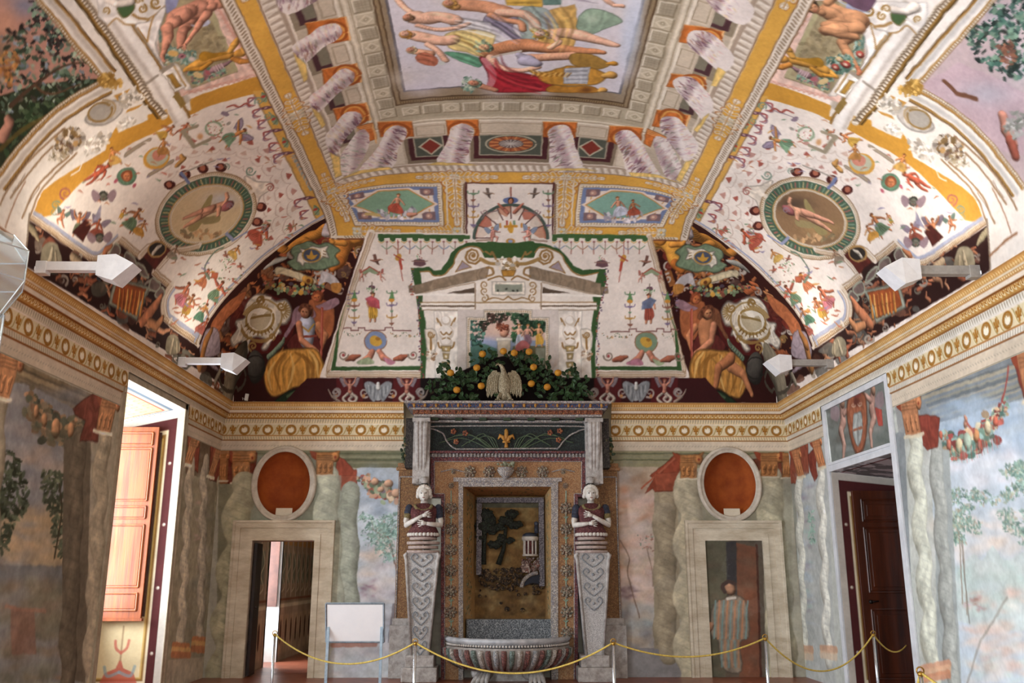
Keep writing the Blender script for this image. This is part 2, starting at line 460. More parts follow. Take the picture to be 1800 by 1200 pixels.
# ------------------------------------------------------------------ painters' motifs
def vmet(p):     # (offset from the painted axis, y) in metres -> canvas
    return np.stack([x2u(p[:, 0]+XP), y2v(p[:, 1])], 1)
XP = .135
def vmir(f):
    def g(p):
        q = f(p); u = q[:, 0]; du = 2*(XP-XC)*(1-np.abs(u)/HU); return np.stack([-u+du, q[:, 1]], 1)
    return g
def crop(c, x0, y0, k): c.T = (x0, y0, 1/k, 0, 1); return c
POSES = {  # elbow, hand, elbow, hand, knee, foot, knee, foot, hip, chest lean
 'stand': [(-.17,-.6), (-.12,-.45), (.17,-.6), (.2,-.46), (-.06,-.22), (-.08,0), (.08,-.23), (.06,0), 0, 0],
 'offer': [(-.2,-.66), (-.32,-.78), (.17,-.58), (.1,-.46), (-.08,-.22), (-.14,0), (.1,-.24), (.1,0), 0, -.02],
 'walk': [(-.2,-.62), (-.3,-.5), (.16,-.6), (.28,-.66), (-.14,-.24), (-.26,-.03), (.12,-.22), (.16,0), 0, -.03],
 'sit': [(-.2,-.56), (-.28,-.42), (.2,-.6), (.3,-.5), (-.24,-.36), (-.26,-.06), (.2,-.3), (.28,-.04), 0, .04],
 'fly': [(-.24,-.78), (-.4,-.9), (.22,-.62), (.36,-.54), (-.12,-.2), (-.05,.06), (.14,-.24), (.24,-.02), 0, 0],
 'up': [(-.2,-.82), (-.24,-1.0), (.2,-.82), (.24,-1.0), (-.1,-.22), (-.14,0), (.1,-.22), (.14,0), 0, 0],
 'kneel': [(-.2,-.6), (-.34,-.56), (.16,-.56), (.06,-.44), (-.2,-.3), (-.08,-.1), (.16,-.2), (.3,-.04), 0, -.05]}
def fig(c, x, y, k, a=0, pose='stand', skin='c4825f', cloth=None, wings=None, hair='6b3c22', fl=1, tail=False):
    c.at(x, y, k, a, fl); q = POSES[pose]; J = lambda v: (v[0]+q[9], v[1])
    dark = C3(skin)*.62
    if wings:
        for s_ in (-1, 1):
            w_ = smooth([(s_*.05, -.7), (s_*.2, -.95), (s_*.42, -1.02), (s_*.36, -.8), (s_*.24, -.6)], 4)
            c.poly(w_, wings); c.line(w_, .012, C3(wings)*.55)
            for i in range(3): c.line([(s_*.12, -.72+i*.04), (s_*(.36-.05*i), -.9+i*.1)], .01, C3(wings)*.7)
    for e, h in ((0, 1),): c.limb([J((-.09, -.7)), J(q[0]), J(q[1])], [.045, .036, .028], C3(skin)*.9)
    if tail:
        t = smooth([(0, -.42), (.1, -.25), (-.02, -.1), (.12, .02), (.26, -.06), (.2, -.16)], 5); c.limb(t, np.linspace(.09, .02, len(t)), cloth or '6a8a6a')
    else:
        c.limb([(-.05, -.42), q[4], q[5]], [.062, .05, .03], skin); c.limb([(.05, -.42), q[6], q[7]], [.062, .05, .03], C3(skin)*.92)
    c.limb([(q[8], -.42), J((0, -.55)), J((0, -.68))], [.085, .078, .1], skin)
    if cloth and not tail:
        kx, ky = q[4]; rx, ry = q[6]
        c.form(smooth([(-.1, -.5), (.1, -.5), (rx+.09, ry), (q[7][0]+.03, q[7][1]-.1), (0, -.1), (q[5][0]-.02, q[5][1]-.1), (kx-.08, ky)], 4, True), cloth, .95)
        for i in range(3): c.line([(-.05+.05*i, -.46), (kx*.5+.07*i-.05, ky+.1)], .01, C3(cloth)*.6)
        c.line([(.02, -.46), (rx*.8, ry)], .016, np.clip(C3(cloth)*1.25, 0, 1), .7)
    c.limb([J((.09, -.7)), J(q[2]), J(q[3])], [.045, .036, .028], skin)
    c.limb([J((0, -.8)), J((.01, -.86))], [.045, .062], skin)
    c.line([J((-.05, -.9)), J((.0, -.93)), J((.05, -.9))], .03, hair)
    c.off()
def curl(c, x, y, r, col, turns=1.3, a0=0, fl=1, w_=.16):
    t = np.linspace(0, turns*2*math.pi, 18); rr = r*(1-t/t[-1]*.85)
    c.line(np.stack([x+fl*rr*np.cos(t+a0), y+rr*np.sin(t+a0)], 1), np.linspace(w_*r, w_*r*.5, 18), col)
def bird(c, x, y, k, a=0, fl=1, col='8a7568'):
    c.at(x, y, k, a, fl); c.limb([(-.4, 0), (0, .05), (.35, -.05)], [.04, .13, .07], col)
    c.line([(.42, -.08), (.58, -.05)], .03, 'a07040')
    c.poly([(-.1, 0), (.15, 0), (.0, -.5), (-.25, -.45)], C3(col)*.75); c.poly([(-.05, .05), (.2, .05), (.35, .42), (.1, .3)], C3(col)*.6); c.off()
def garland(c, p0, p1, sag, w_, cols, n=None, seed=1):
    r = np.random.default_rng(seed); p0 = np.array(p0, float); p1 = np.array(p1, float); L = np.hypot(*(p1-p0))
    n = n or max(8, int(L/w_*2.2))
    for i in range(n):
        t = r.random(); q = p0+(p1-p0)*t+np.array([0, sag*4*t*(1-t)]); wd = w_*(.5+1.2*t*(1-t)*2)
        q = q+r.normal(0, wd*.38, 2); k = wd*r.uniform(.18, .42)
        cc = C3(cols[r.integers(len(cols))])*r.uniform(.75, 1.15)
        c.blob(q[0], q[1], k, k*r.uniform(.5, 1), np.clip(cc, 0, 1), .95, r.uniform(0, 180), hard=3)
def foliage(c, poly, n, r0, r1, cols, seed, dens=None, al=.9, asp=.5):
    """leaf dabs within a polygon"""
    r = np.random.default_rng(seed); P_ = np.asarray(poly, float); lo, hi = P_.min(0), P_.max(0); b = np.roll(P_, -1, 0); k = 0
    for _ in range(n*6):
        if k >= n: break
        q = lo+(hi-lo)*r.random(2); m = (P_[:, 1] > q[1]) != (b[:, 1] > q[1])
        xs = P_[m, 0]+(q[1]-P_[m, 1])*(b[m, 0]-P_[m, 0])/(b[m, 1]-P_[m, 1])
        if (xs < q[0]).sum() % 2 == 0: continue
        k += 1; rr = r.uniform(r0, r1); cc = np.clip(C3(cols[r.integers(len(cols))])*r.uniform(.8, 1.2), 0, 1)
        c.blob(q[0], q[1], rr, rr*asp, cc, al, r.uniform(0, 180), hard=3)
def spray(c, x, y, L, a, n=5, w_=1.0):
    """acanthus arabesque on the ochre bands"""
    c.at(x, y, L, a)
    for i in range(n):
        t = (i+.6)/n; r = .16*w_*(1.15-t)
        for s_ in (-1, 1):
            c.line(smooth([(t-.12, 0), (t-.02, s_*r*1.5), (t+.08, s_*r*1.1), (t+.03, s_*r*.6)], 3), .018*w_, 'a8652f', .8)
            c.line(smooth([(t-.13, 0), (t-.03, s_*r*1.3), (t+.06, s_*r), (t+.02, s_*r*.6)], 3), .015*w_, 'd6cab0', .9)
        c.line([(t-.1, 0), (t+.05, 0)], .03*w_, 'c9c2b6'); c.blob(t, 0, .03*w_, .045*w_, 'e6dfd4', 1, hard=3)
    c.line([(0, 0), (.95, 0)], .012*w_, 'b98a50'); c.off()
def rosette(c, x, y, r, a=0, mid='d9a13c'):
    c.at(x, y, r, a)
    for i in range(4):
        t = math.radians(45+90*i); c.blob(.5*math.cos(t), .5*math.sin(t), .48, .44, 'a99f88', 1, hard=3); c.blob(.46*math.cos(t)-.06, .46*math.sin(t)-.08, .33, .3, 'c9c4b0', 1, hard=3)
    c.dot(0, 0, .24, mid); c.dot(-.04, -.05, .1, 'f0d890'); c.off()
def beads(c, p, step, r, col, al=1):
    p = np.asarray(p, float); d = np.concatenate([[0], np.cumsum(np.hypot(*np.diff(p, axis=0).T))])
    for t in np.arange(0, d[-1], step): c.dot(np.interp(t, d, p[:, 0]), np.interp(t, d, p[:, 1]), r, col, al)
def offset(p, o):
    p = np.asarray(p, float); t = np.gradient(p, axis=0); n = np.stack([-t[:, 1], t[:, 0]], 1); n /= np.maximum(np.linalg.norm(n, axis=1), 1e-6)[:, None]
    return p+n*o
def moulding(c, p, k=1, blue=True, flip=1):
    """pale moulded border: the dark line, beads, light fillets and a grey-blue inner band"""
    o = lambda a: offset(p, a*k*flip)
    c.line(o(0), 5.2*k, 'd9ccbc'); c.line(o(-5), .8*k, '8a6a4a'); c.line(o(-1.6), 1.3*k, 'a5845c')
    beads(c, o(-1.6), 3.1*k, .95*k, 'e4d8c6'); c.line(o(1), .5*k, '9a7c5c'); c.line(o(5), .8*k, '8a6a4a', .8)
    if blue: c.line(o(8), 2.4*k, '9ba0b6', .95)
def mask(c, x, y, r, skin='c4825f', hair='4a2a1c', fl=1):
    c.at(x, y, r, 0, fl); c.blob(0, -.1, 1.15, 1.15, hair, 1, hard=3); c.blob(0, .1, .75, .95, C3(skin)*.75, 1, hard=3); c.blob(-.08, .02, .62, .8, skin, 1, hard=3)
    for s_ in (-1, 1): c.line([(s_*.38, -.08), (s_*.14, -.08)], .06, '3a2018')
    c.line([(0, -.05), (.04, .28), (-.06, .3)], .05, C3(skin)*.6); c.line([(-.2, .52), (.2, .52)], .07, '8a3a30'); c.blob(-.25, -.3, .25, .14, np.clip(C3(skin)*1.2, 0, 1), .7); c.off()
def candel(c, x, y, h, cols=('8a5a48', '6a8a6a', 'b98a40', '7a6a8a'), seed=0, a=0):
    """slender grotesque candelabrum rising from (x, y)"""
    r = np.random.default_rng(seed); c.at(x, y, h, a); c.line([(0, 0), (0, -1)], .012, '7a5a48')
    for i in range(6):
        t = -(i+.5)/6+r.uniform(-.03, .03); cc = cols[r.integers(len(cols))]; wd = r.uniform(.05, .1)
        c.poly([(-wd, t-.03), (wd, t-.03), (wd*.4, t+.03), (-wd*.4, t+.03)], cc)
        if i % 2:
            for s_ in (-1, 1): c.line(smooth([(0, t), (s_*.12, t-.01), (s_*.14, t-.07)], 3), .014, cc)
    c.off()
def mosaic_dots(c, u0, u1, v0, v1, step, cols, seed=0, r=.4):
    g = np.random.default_rng(seed)
    for u in np.arange(u0, u1, step):
        for v in np.arange(v0, v1, step): c.dot(u, v, step*r, cols[g.integers(len(cols))])


def face(c, x, y, r, a=0, skin='c98e72', hair='8a5a34', fl=1):
    """a turned head: hair, cheek, brow, eyes, nose and mouth"""
    T0 = c.T
    if T0 is not None: x, y, r = T0[0]+x*T0[2], T0[1]+y*T0[2], r*T0[2]
    c.at(x, y, r, a, fl); c.limb([(.1, -.25), (.12, -.2)], 1.08, hair); c.limb([(-.12, .05), (-.12, .12)], [.78, .8], skin, .62)
    for i in range(7): t = -2.9+i*.42; c.line(smooth([(.1+.9*math.cos(t), -.25+.9*math.sin(t)), (.1+1.1*math.cos(t+.2), -.25+1.1*math.sin(t+.2)), (.1+.8*math.cos(t+.4), -.25+.8*math.sin(t+.4))], 3), .1, C3(hair)*(1.25 if i % 2 else .7), .8)
    for s_ in (-.5, .12): c.line([(s_-.14, -.1), (s_+.14, -.12)], .06, '5a3424', .9); c.dot(s_, .02, .07, '2c1810')
    c.line([(-.2, -.05), (-.28, .32), (-.12, .34)], .05, C3(skin)*.62); c.line([(-.38, .56), (-.08, .56)], .07, 'a0483c'); c.blob(-.5, .3, .2, .16, 'd07a60', .5); c.T = T0
def folds(c, pts, n, w_, col, seed=0, spread=8):
    """brushed drapery folds following a line"""
    r = np.random.default_rng(seed); p = np.asarray(pts, float); t_ = np.gradient(p, axis=0); nn = np.stack([-t_[:, 1], t_[:, 0]], 1); nn /= np.linalg.norm(nn, axis=1)[:, None]
    for i in range(n):
        o = (i/(max(1, n-1))-.5)*2*spread; q = p+nn*o+r.normal(0, spread*.12, p.shape); k = C3(col)*(1.28 if i % 2 else .62)
        c.line(smooth(q, 5), [w_*.3, w_, w_*.3], np.clip(k, 0, 1), .55, soft=w_*.7)
# ================================================================== the room
def build_vault():
    us = VAULT.u0+np.arange(VAULT.nu)*DV; vv = VAULT.v0+np.arange(VAULT.nv)*DV
    x = u2x(np.clip(us, -HU, HU)); y = v2y(vv)
    X, Y = np.meshgrid(x, y); Z = vault_z(X, Y)
    grid_mesh('ceiling', np.stack([X, Y, Z], -1), VAULT, FRESCO)
def hole_keep(X, Z, tests):
    cx = (X[:-1, :-1]+X[1:, 1:])/2; cz = (Z[:-1, :-1]+Z[1:, 1:])/2
    k = np.ones(cx.shape, bool)
    for t in tests: k &= ~t(cx, cz)
    return k
rect = lambda x0, x1, z0, z1: (lambda x, z: (x > x0) & (x < x1) & (z > z0) & (z < z1))
OVALS = ((-3.44, 2.915, .43, .52), (3.69, 2.915, .43, .52))
NICHE = (-.56, .80, .80, 2.86)
DOORB = (-3.87, -2.90, 0, 2.03)                # doorway in the end wall
WIN = (10.66, 12.70, -.1, 3.79); DOORR = (10.63, 12.70, -.1, 2.915)
def snap(g, vals):
    """move the nearest grid line onto each value so that openings end cleanly"""
    for v in vals: g[np.argmin(abs(g-v))] = v
    return g
def build_walls():
    def grid(cv):
        x, z = cv.u0+np.arange(cv.nu)*cv.d, cv.v0+np.arange(cv.nv)*cv.d
        x[-1] = XR if cv is BACK else D; return x, z
    x, z = grid(BACK); snap(x, (NICHE[0], NICHE[1], DOORB[0], DOORB[1])); snap(z, (NICHE[2], NICHE[3], DOORB[3]))
    X, Z = np.meshgrid(x, z)
    ov = [lambda a, b, o=o: ((a-o[0])/o[2])**2+((b-o[1])/o[3])**2 < 1 for o in OVALS]
    grid_mesh('wall_back', np.stack([X, np.full_like(X, D), Z], -1), BACK, FRESCO, hole_keep(X, Z, ov+[rect(*NICHE), rect(*DOORB)]))
    for nm, cv, xx, op in (('wall_left', LEFT, XL, WIN), ('wall_right', RIGHT, XR, DOORR)):
        y, z = grid(cv); snap(y, op[:2]); snap(z, (op[3],)); Yg, Zg = np.meshgrid(y, z)
        grid_mesh(nm, np.stack([np.full_like(Yg, xx), Yg, Zg], -1), cv, FRESCO, hole_keep(Yg, Zg, [rect(*op)]))
PLASTER = mat('plaster', 'd8cdbd', 'c6baa6', 3, .85, .1)
PLASTER2 = mat('aged_plaster', 'a89c84', '8c8068', 2.5, .85, .15)
WHITE = mat('white_lime', 'd6d4d0', 'c9c6c0', 5, .7, .08)
def build_rest():
    # side walls towards and behind the viewer, with the other daylight openings
    for nm, x0, s in (('wall_left_near', XL, -1), ('wall_right_near', XR, 1)):
        m = MB(); xa, xb = x0, x0+s*.3
        if s < 0:
            for a, b in ((-4, -.55), (1.35, 4.05), (5.95, 7.0)): m.box(xa, xb, a, b, 0, 4.2)
            for a, b in ((-.55, 1.35), (4.05, 5.95)): m.box(xa, xb, a, b, 0, .6); m.box(xa, xb, a, b, 3.6, 4.2)
        else: m.box(xa, xb, -4, 7.0, 0, 4.2)
        struct(m.build(nm, PLASTER2))
    m = MB(); m.box(XL-.3, -2.5, -4.3, -4, 0, 7.4).box(2.5, XR+.3, -4.3, -4, 0, 7.4).box(-2.5, 2.5, -4.3, -4, 0, 1.1).box(-2.5, 2.5, -4.3, -4, 4.1, 7.4)
    struct(m.build('wall_front', PLASTER))
    # nearer stretch of the vault
    m = MB(); n = 40; rows = []
    for yy in (5.5, 0, -4.2):
        rows.append([m.bm.verts.new((u2x(u), yy, float(vault_z(u2x(u), min(yy, 5.5))))) for u in np.linspace(-HU, HU, n)])
    for a, b in zip(rows, rows[1:]):
        for i in range(n-1): m.bm.faces.new((a[i], a[i+1], b[i+1], b[i]))
    struct(m.build('ceiling_near', mat('vault_plaster', 'dccfc0', 'c9b48c', 1.2, .85, .05), smooth=True))
    # outer skin so that no daylight leaks round the shell
    m = MB(); m.box(XL-.2, XR+.2, D+.62, D+.66, 4.0, 7.6); m.box(XL-1.3, XR+1.3, -4.4, D+.7, 7.55, 7.6)
    for x0 in (XL-.24, XR+.2): m.box(x0, x0+.04, -4.3, D+.6, 4.26, 7.6)
    struct(m.build('roof', PLASTER))
    struct(MB().box(-1.75, 2.0, D+.004, D+.06, 3.3, 4.3).build('wall_backing', PLASTER2))
build_rest()
# floor: worn brick red tiles with a sheen
def floor_mat():
    m = mat('floor_tiles', 'a8654a', '8a4a36', 1.6, .34, .1, spec=.5)
    nt = m.node_tree; N = nt.nodes; L = nt.links; b = N['Principled BSDF']
    src = b.inputs['Base Color'].links[0].from_socket
    tc = N.new('ShaderNodeTexCoord'); mp = N.new('ShaderNodeMapping'); mp.inputs['Rotation'].default_value = (0, 0, .785); L.new(tc.outputs['Object'], mp.inputs[0])
    br = N.new('ShaderNodeTexBrick'); br.inputs['Scale'].default_value = 1; br.inputs['Brick Width'].default_value = .3; br.inputs['Row Height'].default_value = .15
    br.inputs['Mortar Size'].default_value = .006; br.inputs['Color1'].default_value = (.9, .9, .9, 1); br.inputs['Color2'].default_value = (.65, .6, .58, 1); br.inputs['Mortar'].default_value = (.35, .3, .28, 1)
    L.new(mp.outputs[0], br.inputs[0])
    mx = N.new('ShaderNodeMix'); mx.data_type = 'RGBA'; mx.blend_type = 'MULTIPLY'; mx.inputs[0].default_value = 1
    L.new(src, mx.inputs[6]); L.new(br.outputs[0], mx.inputs[7]); L.new(mx.outputs[2], b.inputs['Base Color'])
    return m
FLOORM = floor_mat()
struct(MB().box(XL-1.2, XR+1.6, -4.4, D+.6, -.12, 0).build('floor', FLOORM))

# ------------------------------------------------------------------ painted cornice on three sides
CP = [(0, 3.44), (0, 3.60), (.02, 3.61), (.02, 3.685), (.028, 3.69), (.028, 3.865), (.042, 3.875), (.046, 3.945), (.055, 3.955), (.08, 3.97), (.098, 4.0), (.1, 4.03),
      (.13, 4.035), (.135, 4.082), (.145, 4.087), (.155, 4.12), (.17, 4.125), (.185, 4.16), (.2, 4.19), (.2, 4.205)]
_cp = np.array(CP); _cs = np.concatenate([[0], np.cumsum(np.hypot(*np.diff(_cp, axis=0).T))])
def cz2s(z): return float(np.interp(z, _cp[:, 1], _cs))
CLEN = _cs[-1]
def paint_cornice(a0, a1, seed, gaps=(), paper='d9cfbb'):
    cv = Canvas(a0, a1, 0, CLEN, .0098, lambda p: p, paper); cv.px = False
    S = cz2s; OC, BR, WH, GR = 'b07c38', '8c5a2c', 'e9e2d4', '9a907c'
    cv.band(a0, a1, 0, S(3.6), 'd0c3af')
    cv.band(a0, a1, S(3.44), S(3.452), '8b8470')
    n = int((a1-a0)/.05)
    for i in range(n):
        u = a0+i*.05; cv.line([(u, S(3.515)), (u+.02, S(3.53))], .006, 'aca392', .8)
    cv.band(a0, a1, S(3.603), S(3.615), BR); cv.band(a0, a1, S(3.675), S(3.692), 'a8743c')
    for i in range(int((a1-a0)/.042)):
        u = a0+i*.042; cv.line([(u, S(3.665)), (u+.012, S(3.625))], .007, GR, .85)
        cv.line([(u+.03, S(3.935)), (u+.02, S(3.885))], [.012, .004], GR, .85)
    cv.band(a0, a1, S(3.69), S(3.865), 'd3c6a4')
    # scroll running between eagle roundels and fleurs-de-lis
    P = .375; k0 = int(a0/P)-1
    for k in range(k0, int(a1/P)+2):
        u = k*P; c = S(3.777); r = .072
        for sgn in (-1, 1):
            t = np.linspace(0, 1, 12)
            q = np.stack([u+sgn*(.085+.1*t), c-sgn*(.08*np.cos(t*math.pi))], 1)
            cv.line(q, .009, 'a7925c', .9); cv.line(q+[.014, 0], .004, 'e8dfc6', .9)
        cv.line(circ(u, c, r, n=26), .015, '966829'); cv.line(circ(u, c, r-.021, n=24), .004, '7c531e')
        cv.poly([(u-.045, c-.02), (u-.035, c+.035), (u-.015, c+.01), (u, c+.045), (u+.015, c+.01), (u+.035, c+.035), (u+.045, c-.02), (u+.015, c-.045), (u-.015, c-.045)], 'ece3cf')
        cv.poly([(u-.045, c+.035), (u, c+.05), (u-.01, c+.02)], '966829', .8)
        f = u+P/2
        for dx, w_ in ((-.032, .015), (0, .018), (.032, .015)):
            cv.line([(f, c-.035), (f+dx*.7, c-.005), (f+dx*1.15, c+(.03 if dx else .052))], [.007, w_*.7, w_], 'a06f2c')
        cv.line([(f-.035, c-.018), (f+.035, c-.018)], .007, '8a5a22'); cv.line([(f, c-.02), (f, c-.055)], [.01, .016], 'a06f2c')
    cv.band(a0, a1, S(3.865), S(3.873), 'ece5d8')
    # egg and dart
    cv.band(a0, a1, S(3.955), S(4.03), 'b98d4e')
    for i in range(int((a1-a0)/.062)):
        u = a0+i*.062; c = S(3.995)
        cv.blob(u, c+.005, .021, .03, 'dccda2', 1, hard=3); cv.blob(u, c+.012, .013, .022, '9d6a2a', 1, hard=3)
    cv.band(a0, a1, S(3.95), S(3.96), '8f5c28'); cv.band(a0, a1, S(4.028), S(4.038), '94602c')
    cv.band(a0, a1, S(4.036), S(4.082), 'd9cdbc')
    cv.band(a0, a1, S(4.082), S(4.12), 'b3834a')
    for i in range(int((a1-a0)/.036)): cv.dot(a0+i*.036, S(4.102), .012, 'dcc79a')
    cv.band(a0, a1, S(4.118), S(4.13), 'e2d5b8'); cv.band(a0, a1, S(4.13), S(4.19), 'bb8d50')
    for i in range(int((a1-a0)/.04)): cv.blob(a0+i*.04, S(4.155), .012, .016, 'd8bb84', .9, hard=3)
    cv.band(a0, a1, S(4.188), CLEN, '9a6c38')
    for g0, g1 in gaps: pass
    cv.mottle(.1, .5, seed).mottle(.06, .05, seed+1)
    return cv
def cornice(name, cv, place, keep=None):
    s = cv.v0+np.arange(cv.nv)*cv.d; p = np.interp(s, _cs, _cp[:, 0]); z = np.interp(s, _cs, _cp[:, 1])
    a = cv.u0+np.arange(cv.nu)*cv.d; A_, P_ = np.meshgrid(a, p); Z = np.repeat(z[:, None], len(a), 1)
    G, dead = place(A_, P_, Z)
    kp = ~(dead[:-1, :-1] & dead[1:, 1:])
    if keep is not None: kp &= keep(A_[:-1, :-1], Z[:-1, :-1])
    return grid_mesh(name, G, cv, FRESCO, kp)
E_ = .002
cvb = paint_cornice(XL, XR, 11, paper='dccba6')
cvl = paint_cornice(6.4, D, 21, paper='cfc4ae'); cvr = paint_cornice(6.4, D, 31, paper='dcd8cd')
def place_b(a, p, z):
    x = np.clip(a, XL+p, XR-p); return np.stack([x, D-p-E_, z], -1), (x != a)
def place_l(a, p, z): y = np.minimum(a, D-p); return np.stack([XL+p+E_, y, z], -1), (y != a)
def place_r(a, p, z): y = np.minimum(a, D-p); return np.stack([XR-p-E_, y, z], -1), (y != a)
struct(cornice('trim_back', cvb, place_b, lambda a, z: ~((a > -1.56) & (a < 1.80) & (z < 4.19))))
struct(cornice('trim_left', cvl, place_l, lambda a, z: ~((a > 10.60) & (a < 12.78) & (z < 3.868))))
struct(cornice('trim_right', cvr, place_r, lambda a, z: ~((a > 10.52) & (a < 12.82) & (z < 3.868))))
m = MB()
for x0, s in ((XL, 1), (XR, -1)):
    m.sweep([(x*s+s*E_, z) for x, z in CP]+[(0, 4.205)], [((x0, -4, 0), (1, 0, 0), (0, 0, 1)), ((x0, 6.41, 0), (1, 0, 0), (0, 0, 1))])
struct(m.build('trim_near', mat('cornice_plain', 'd6c8ac', 'b79a68', 9, .8, .05)))
m = MB(); m.sweep([(.2, 4.204), (-.02, 4.204)], [((XL, -4, 0), (1, 0, 0), (0, 0, 1)), ((XL, D, 0), (1, 0, 0), (0, 0, 1))])
m.sweep([(-.2, 4.204), (.02, 4.204)], [((XR, -4, 0), (1, 0, 0), (0, 0, 1)), ((XR, D, 0), (1, 0, 0), (0, 0, 1))])
m.sweep([(-.2, 4.204), (.02, 4.204)], [((XL, D, 0), (0, 1, 0), (0, 0, 1)), ((XR, D, 0), (0, 1, 0), (0, 0, 1))])
struct(m.build('trim_ledge', PLASTER2))

# ------------------------------------------------------------------ openings
def quadcanvas(name, c00, c10, c11, c01, d, base, painter, matl=None):
    """painted quad: u along c00-c10 (metres), v along c00-c01"""
    c = [np.array(q, float) for q in (c00, c10, c11, c01)]
    W = np.linalg.norm(c[1]-c[0]); H = np.linalg.norm(c[3]-c[0])
    cv = Canvas(0, W, 0, H, d, lambda p: p, base); cv.px = False
    painter(cv, W, H)
    u = np.linspace(0, 1, cv.nu)[None, :, None]; v = np.linspace(0, 1, cv.nv)[:, None, None]
    P_ = (c[0]*(1-u)+c[1]*u)*(1-v)+(c[3]*(1-u)+c[2]*u)*v
    return grid_mesh(name, P_, cv, matl or FRESCO)
def reveal_side(cv, W, H):
    """jamb: pale margin, oxblood band, panel with ochre moulding (u from the room outwards)"""
    cv.band(0, W, 0, H, 'b9b2a8'); cv.band(.09, W, 0, H-.1, '4a2222'); cv.band(.2, W, .1, H-.25, 'd8ccb0')
    cv.band(.23, W, .15, H-.31, '8c6a3a'); cv.band(.26, W, .18, H-.36, 'caa865'); cv.band(.28, W, .2, H-.4, 'd9c8a0')
    for z in np.arange(.5, H, .85): cv.dot(.145, z, .022, '9c8f80'); cv.dot(.14, z+.005, .012, 'c9c0b4')
    if H > 3.2:      # candelabrum painted below the shutter
        z0 = .12
        cv.poly([(.3, z0), (.8, z0), (.74, z0+.14), (.6, z0+.2), (.55, z0+.34), (.5, z0+.2), (.36, z0+.14)], 'b8584a', .8)
        cv.line([(.55, z0+.3), (.55, z0+.75)], .01, 'a88a6a'); 
        for s in (-1, 1):
            cv.line(smooth([(.55, z0+.4), (.55+s*.07, z0+.46), (.55+s*.09, z0+.56)]), .018, 'c06a5a', .8)
            cv.line(smooth([(.55, z0+.15), (.55+s*.15, z0+.1), (.55+s*.2, z0+.22)]), .02, '8aa0a8', .7)
    cv.mottle(.08, .2, 5)
def reveal_top(cv, W, H):
    cv.band(0, W, 0, H, 'ded9d0'); cv.band(.1, W-.1, .12, H-.05, '6d7a86'); cv.band(.13, W-.13, .17, H, 'c9bda8')
    cv.band(.2, W-.2, .24, H, 'e2c890')
    for i in range(int(W/.16)):
        for j in range(int(H/.16)): cv.line(circ(.25+i*.16, .3+j*.16, .04, n=8), .006, 'b0603c', .7)
    cv.line([(.19, H), (.19, .23), (W-.19, .23), (W-.19, H)], .01, 'a03a2c')
def opening(x0, s, y0, y1, z1, drop, depth, names, top=reveal_top):
    """far jamb, near jamb and head of an opening in a side wall; s = outward direction"""
    xo = x0+s*depth
    struct(quadcanvas(names[0], (x0, y1, 0), (xo, y1, 0), (xo, y1, z1-drop), (x0, y1, z1), .012, 'd9d2c8', reveal_side))
    struct(quadcanvas(names[1], (x0, y0, z1), (x0, y1, z1), (xo, y1, z1-drop), (xo, y0, z1-drop), .014, 'ded9d0', top))
    m = MB(); xi = x0+s*.03; A0, A1 = min(xi, xo), max(xi, xo); m.box(min(x0, xo), max(x0, xo), y0-.012, y0, 0, z1).box(A0, A1, y0-.3, y0-.006, 0, z1)
    m.box(A0, A1, y1+.01, y1+.25, 0, z1+.1); m.box(A0, A1, y0-.3, y1+.25, z1+.03, z1+.3)
    struct(m.build(names[2], PLASTER))
opening(XL, -1, WIN[0], WIN[1], WIN[3], .2, .9, ('window_1_jamb', 'window_1_head', 'window_1_reveal'))
# the parapet and glazed frame of the window
m = MB(); m.box(XL-1.0, XL-.9, WIN[0]-.3, WIN[1]+.3, -.1, .95).box(XL-1.0, XL-.9, WIN[0]-.3, WIN[1]+.3, 3.6, 4.1)
struct(m.build('window_1_parapet', WHITE))
WOODW = mat('window_wood', '7a3a22', '5c2a18', 5, .4, .1, stretch=(1, 1, .1))
m = MB()
for y in (WIN[0], (WIN[0]+WIN[1])/2-.03, WIN[1]-.06): m.box(XL-.99, XL-.95, y, y+.06, .95, 3.6)
for z in (.95, 1.85, 2.7, 3.54): m.box(XL-.99, XL-.95, WIN[0], WIN[1], z, z+.05)
struct(m.build('window_1', WHITE))
# painted margins round the opening in the left wall
m = MB(); e = .012
m.box(XL, XL+e, WIN[0]-.09, WIN[0], 0, 3.87).box(XL, XL+e, WIN[1], WIN[1]+.09, 0, 3.87).box(XL, XL+e, WIN[0]-.09, WIN[1]+.09, 3.79, 3.868)
m.box(XL, XL+.024, WIN[0]-.13, WIN[0]-.09, 0, 3.868).box(XL, XL+.024, WIN[1]+.09, WIN[1]+.12, 0, 3.868)
struct(m.build('trim_window', mat('pale_stucco', 'b9ad98', '9c917c', 6, .8, .1)))

# door opening in the right wall
def head_r(cv, W, H):
    cv.band(0, W, 0, H, 'dcdce0'); cv.band(.08, W-.08, .1, H, '6a2f2e'); cv.band(.1, W-.1, .13, H, 'bfb6b8')
    n = fbm(cv.nv, cv.nu, 14, 4, 9)[..., None]; cv.img[:] = np.where(n > .56, cv.img*.62, cv.img)
opening(XR, 1, DOORR[0], DOORR[1], DOORR[3], .12, 1.15, ('door_1_jamb', 'door_1_head', 'door_1_reveal'), head_r)
WM = mat('white_marble_frame', 'd9dce0', 'c3c7cc', 4, .5, .06)
m = MB()
for y0, y1 in ((DOORR[0]-.12, DOORR[0]), (DOORR[1], DOORR[1]+.1)): m.box(XR-.03, XR, y0, y1, 0, 3.868, bev=.006)
m.box(XR-.03, XR, DOORR[0], DOORR[1], 2.915, 3.02, bev=.006).box(XR-.03, XR, DOORR[0], DOORR[1], 3.79, 3.868, bev=.006)
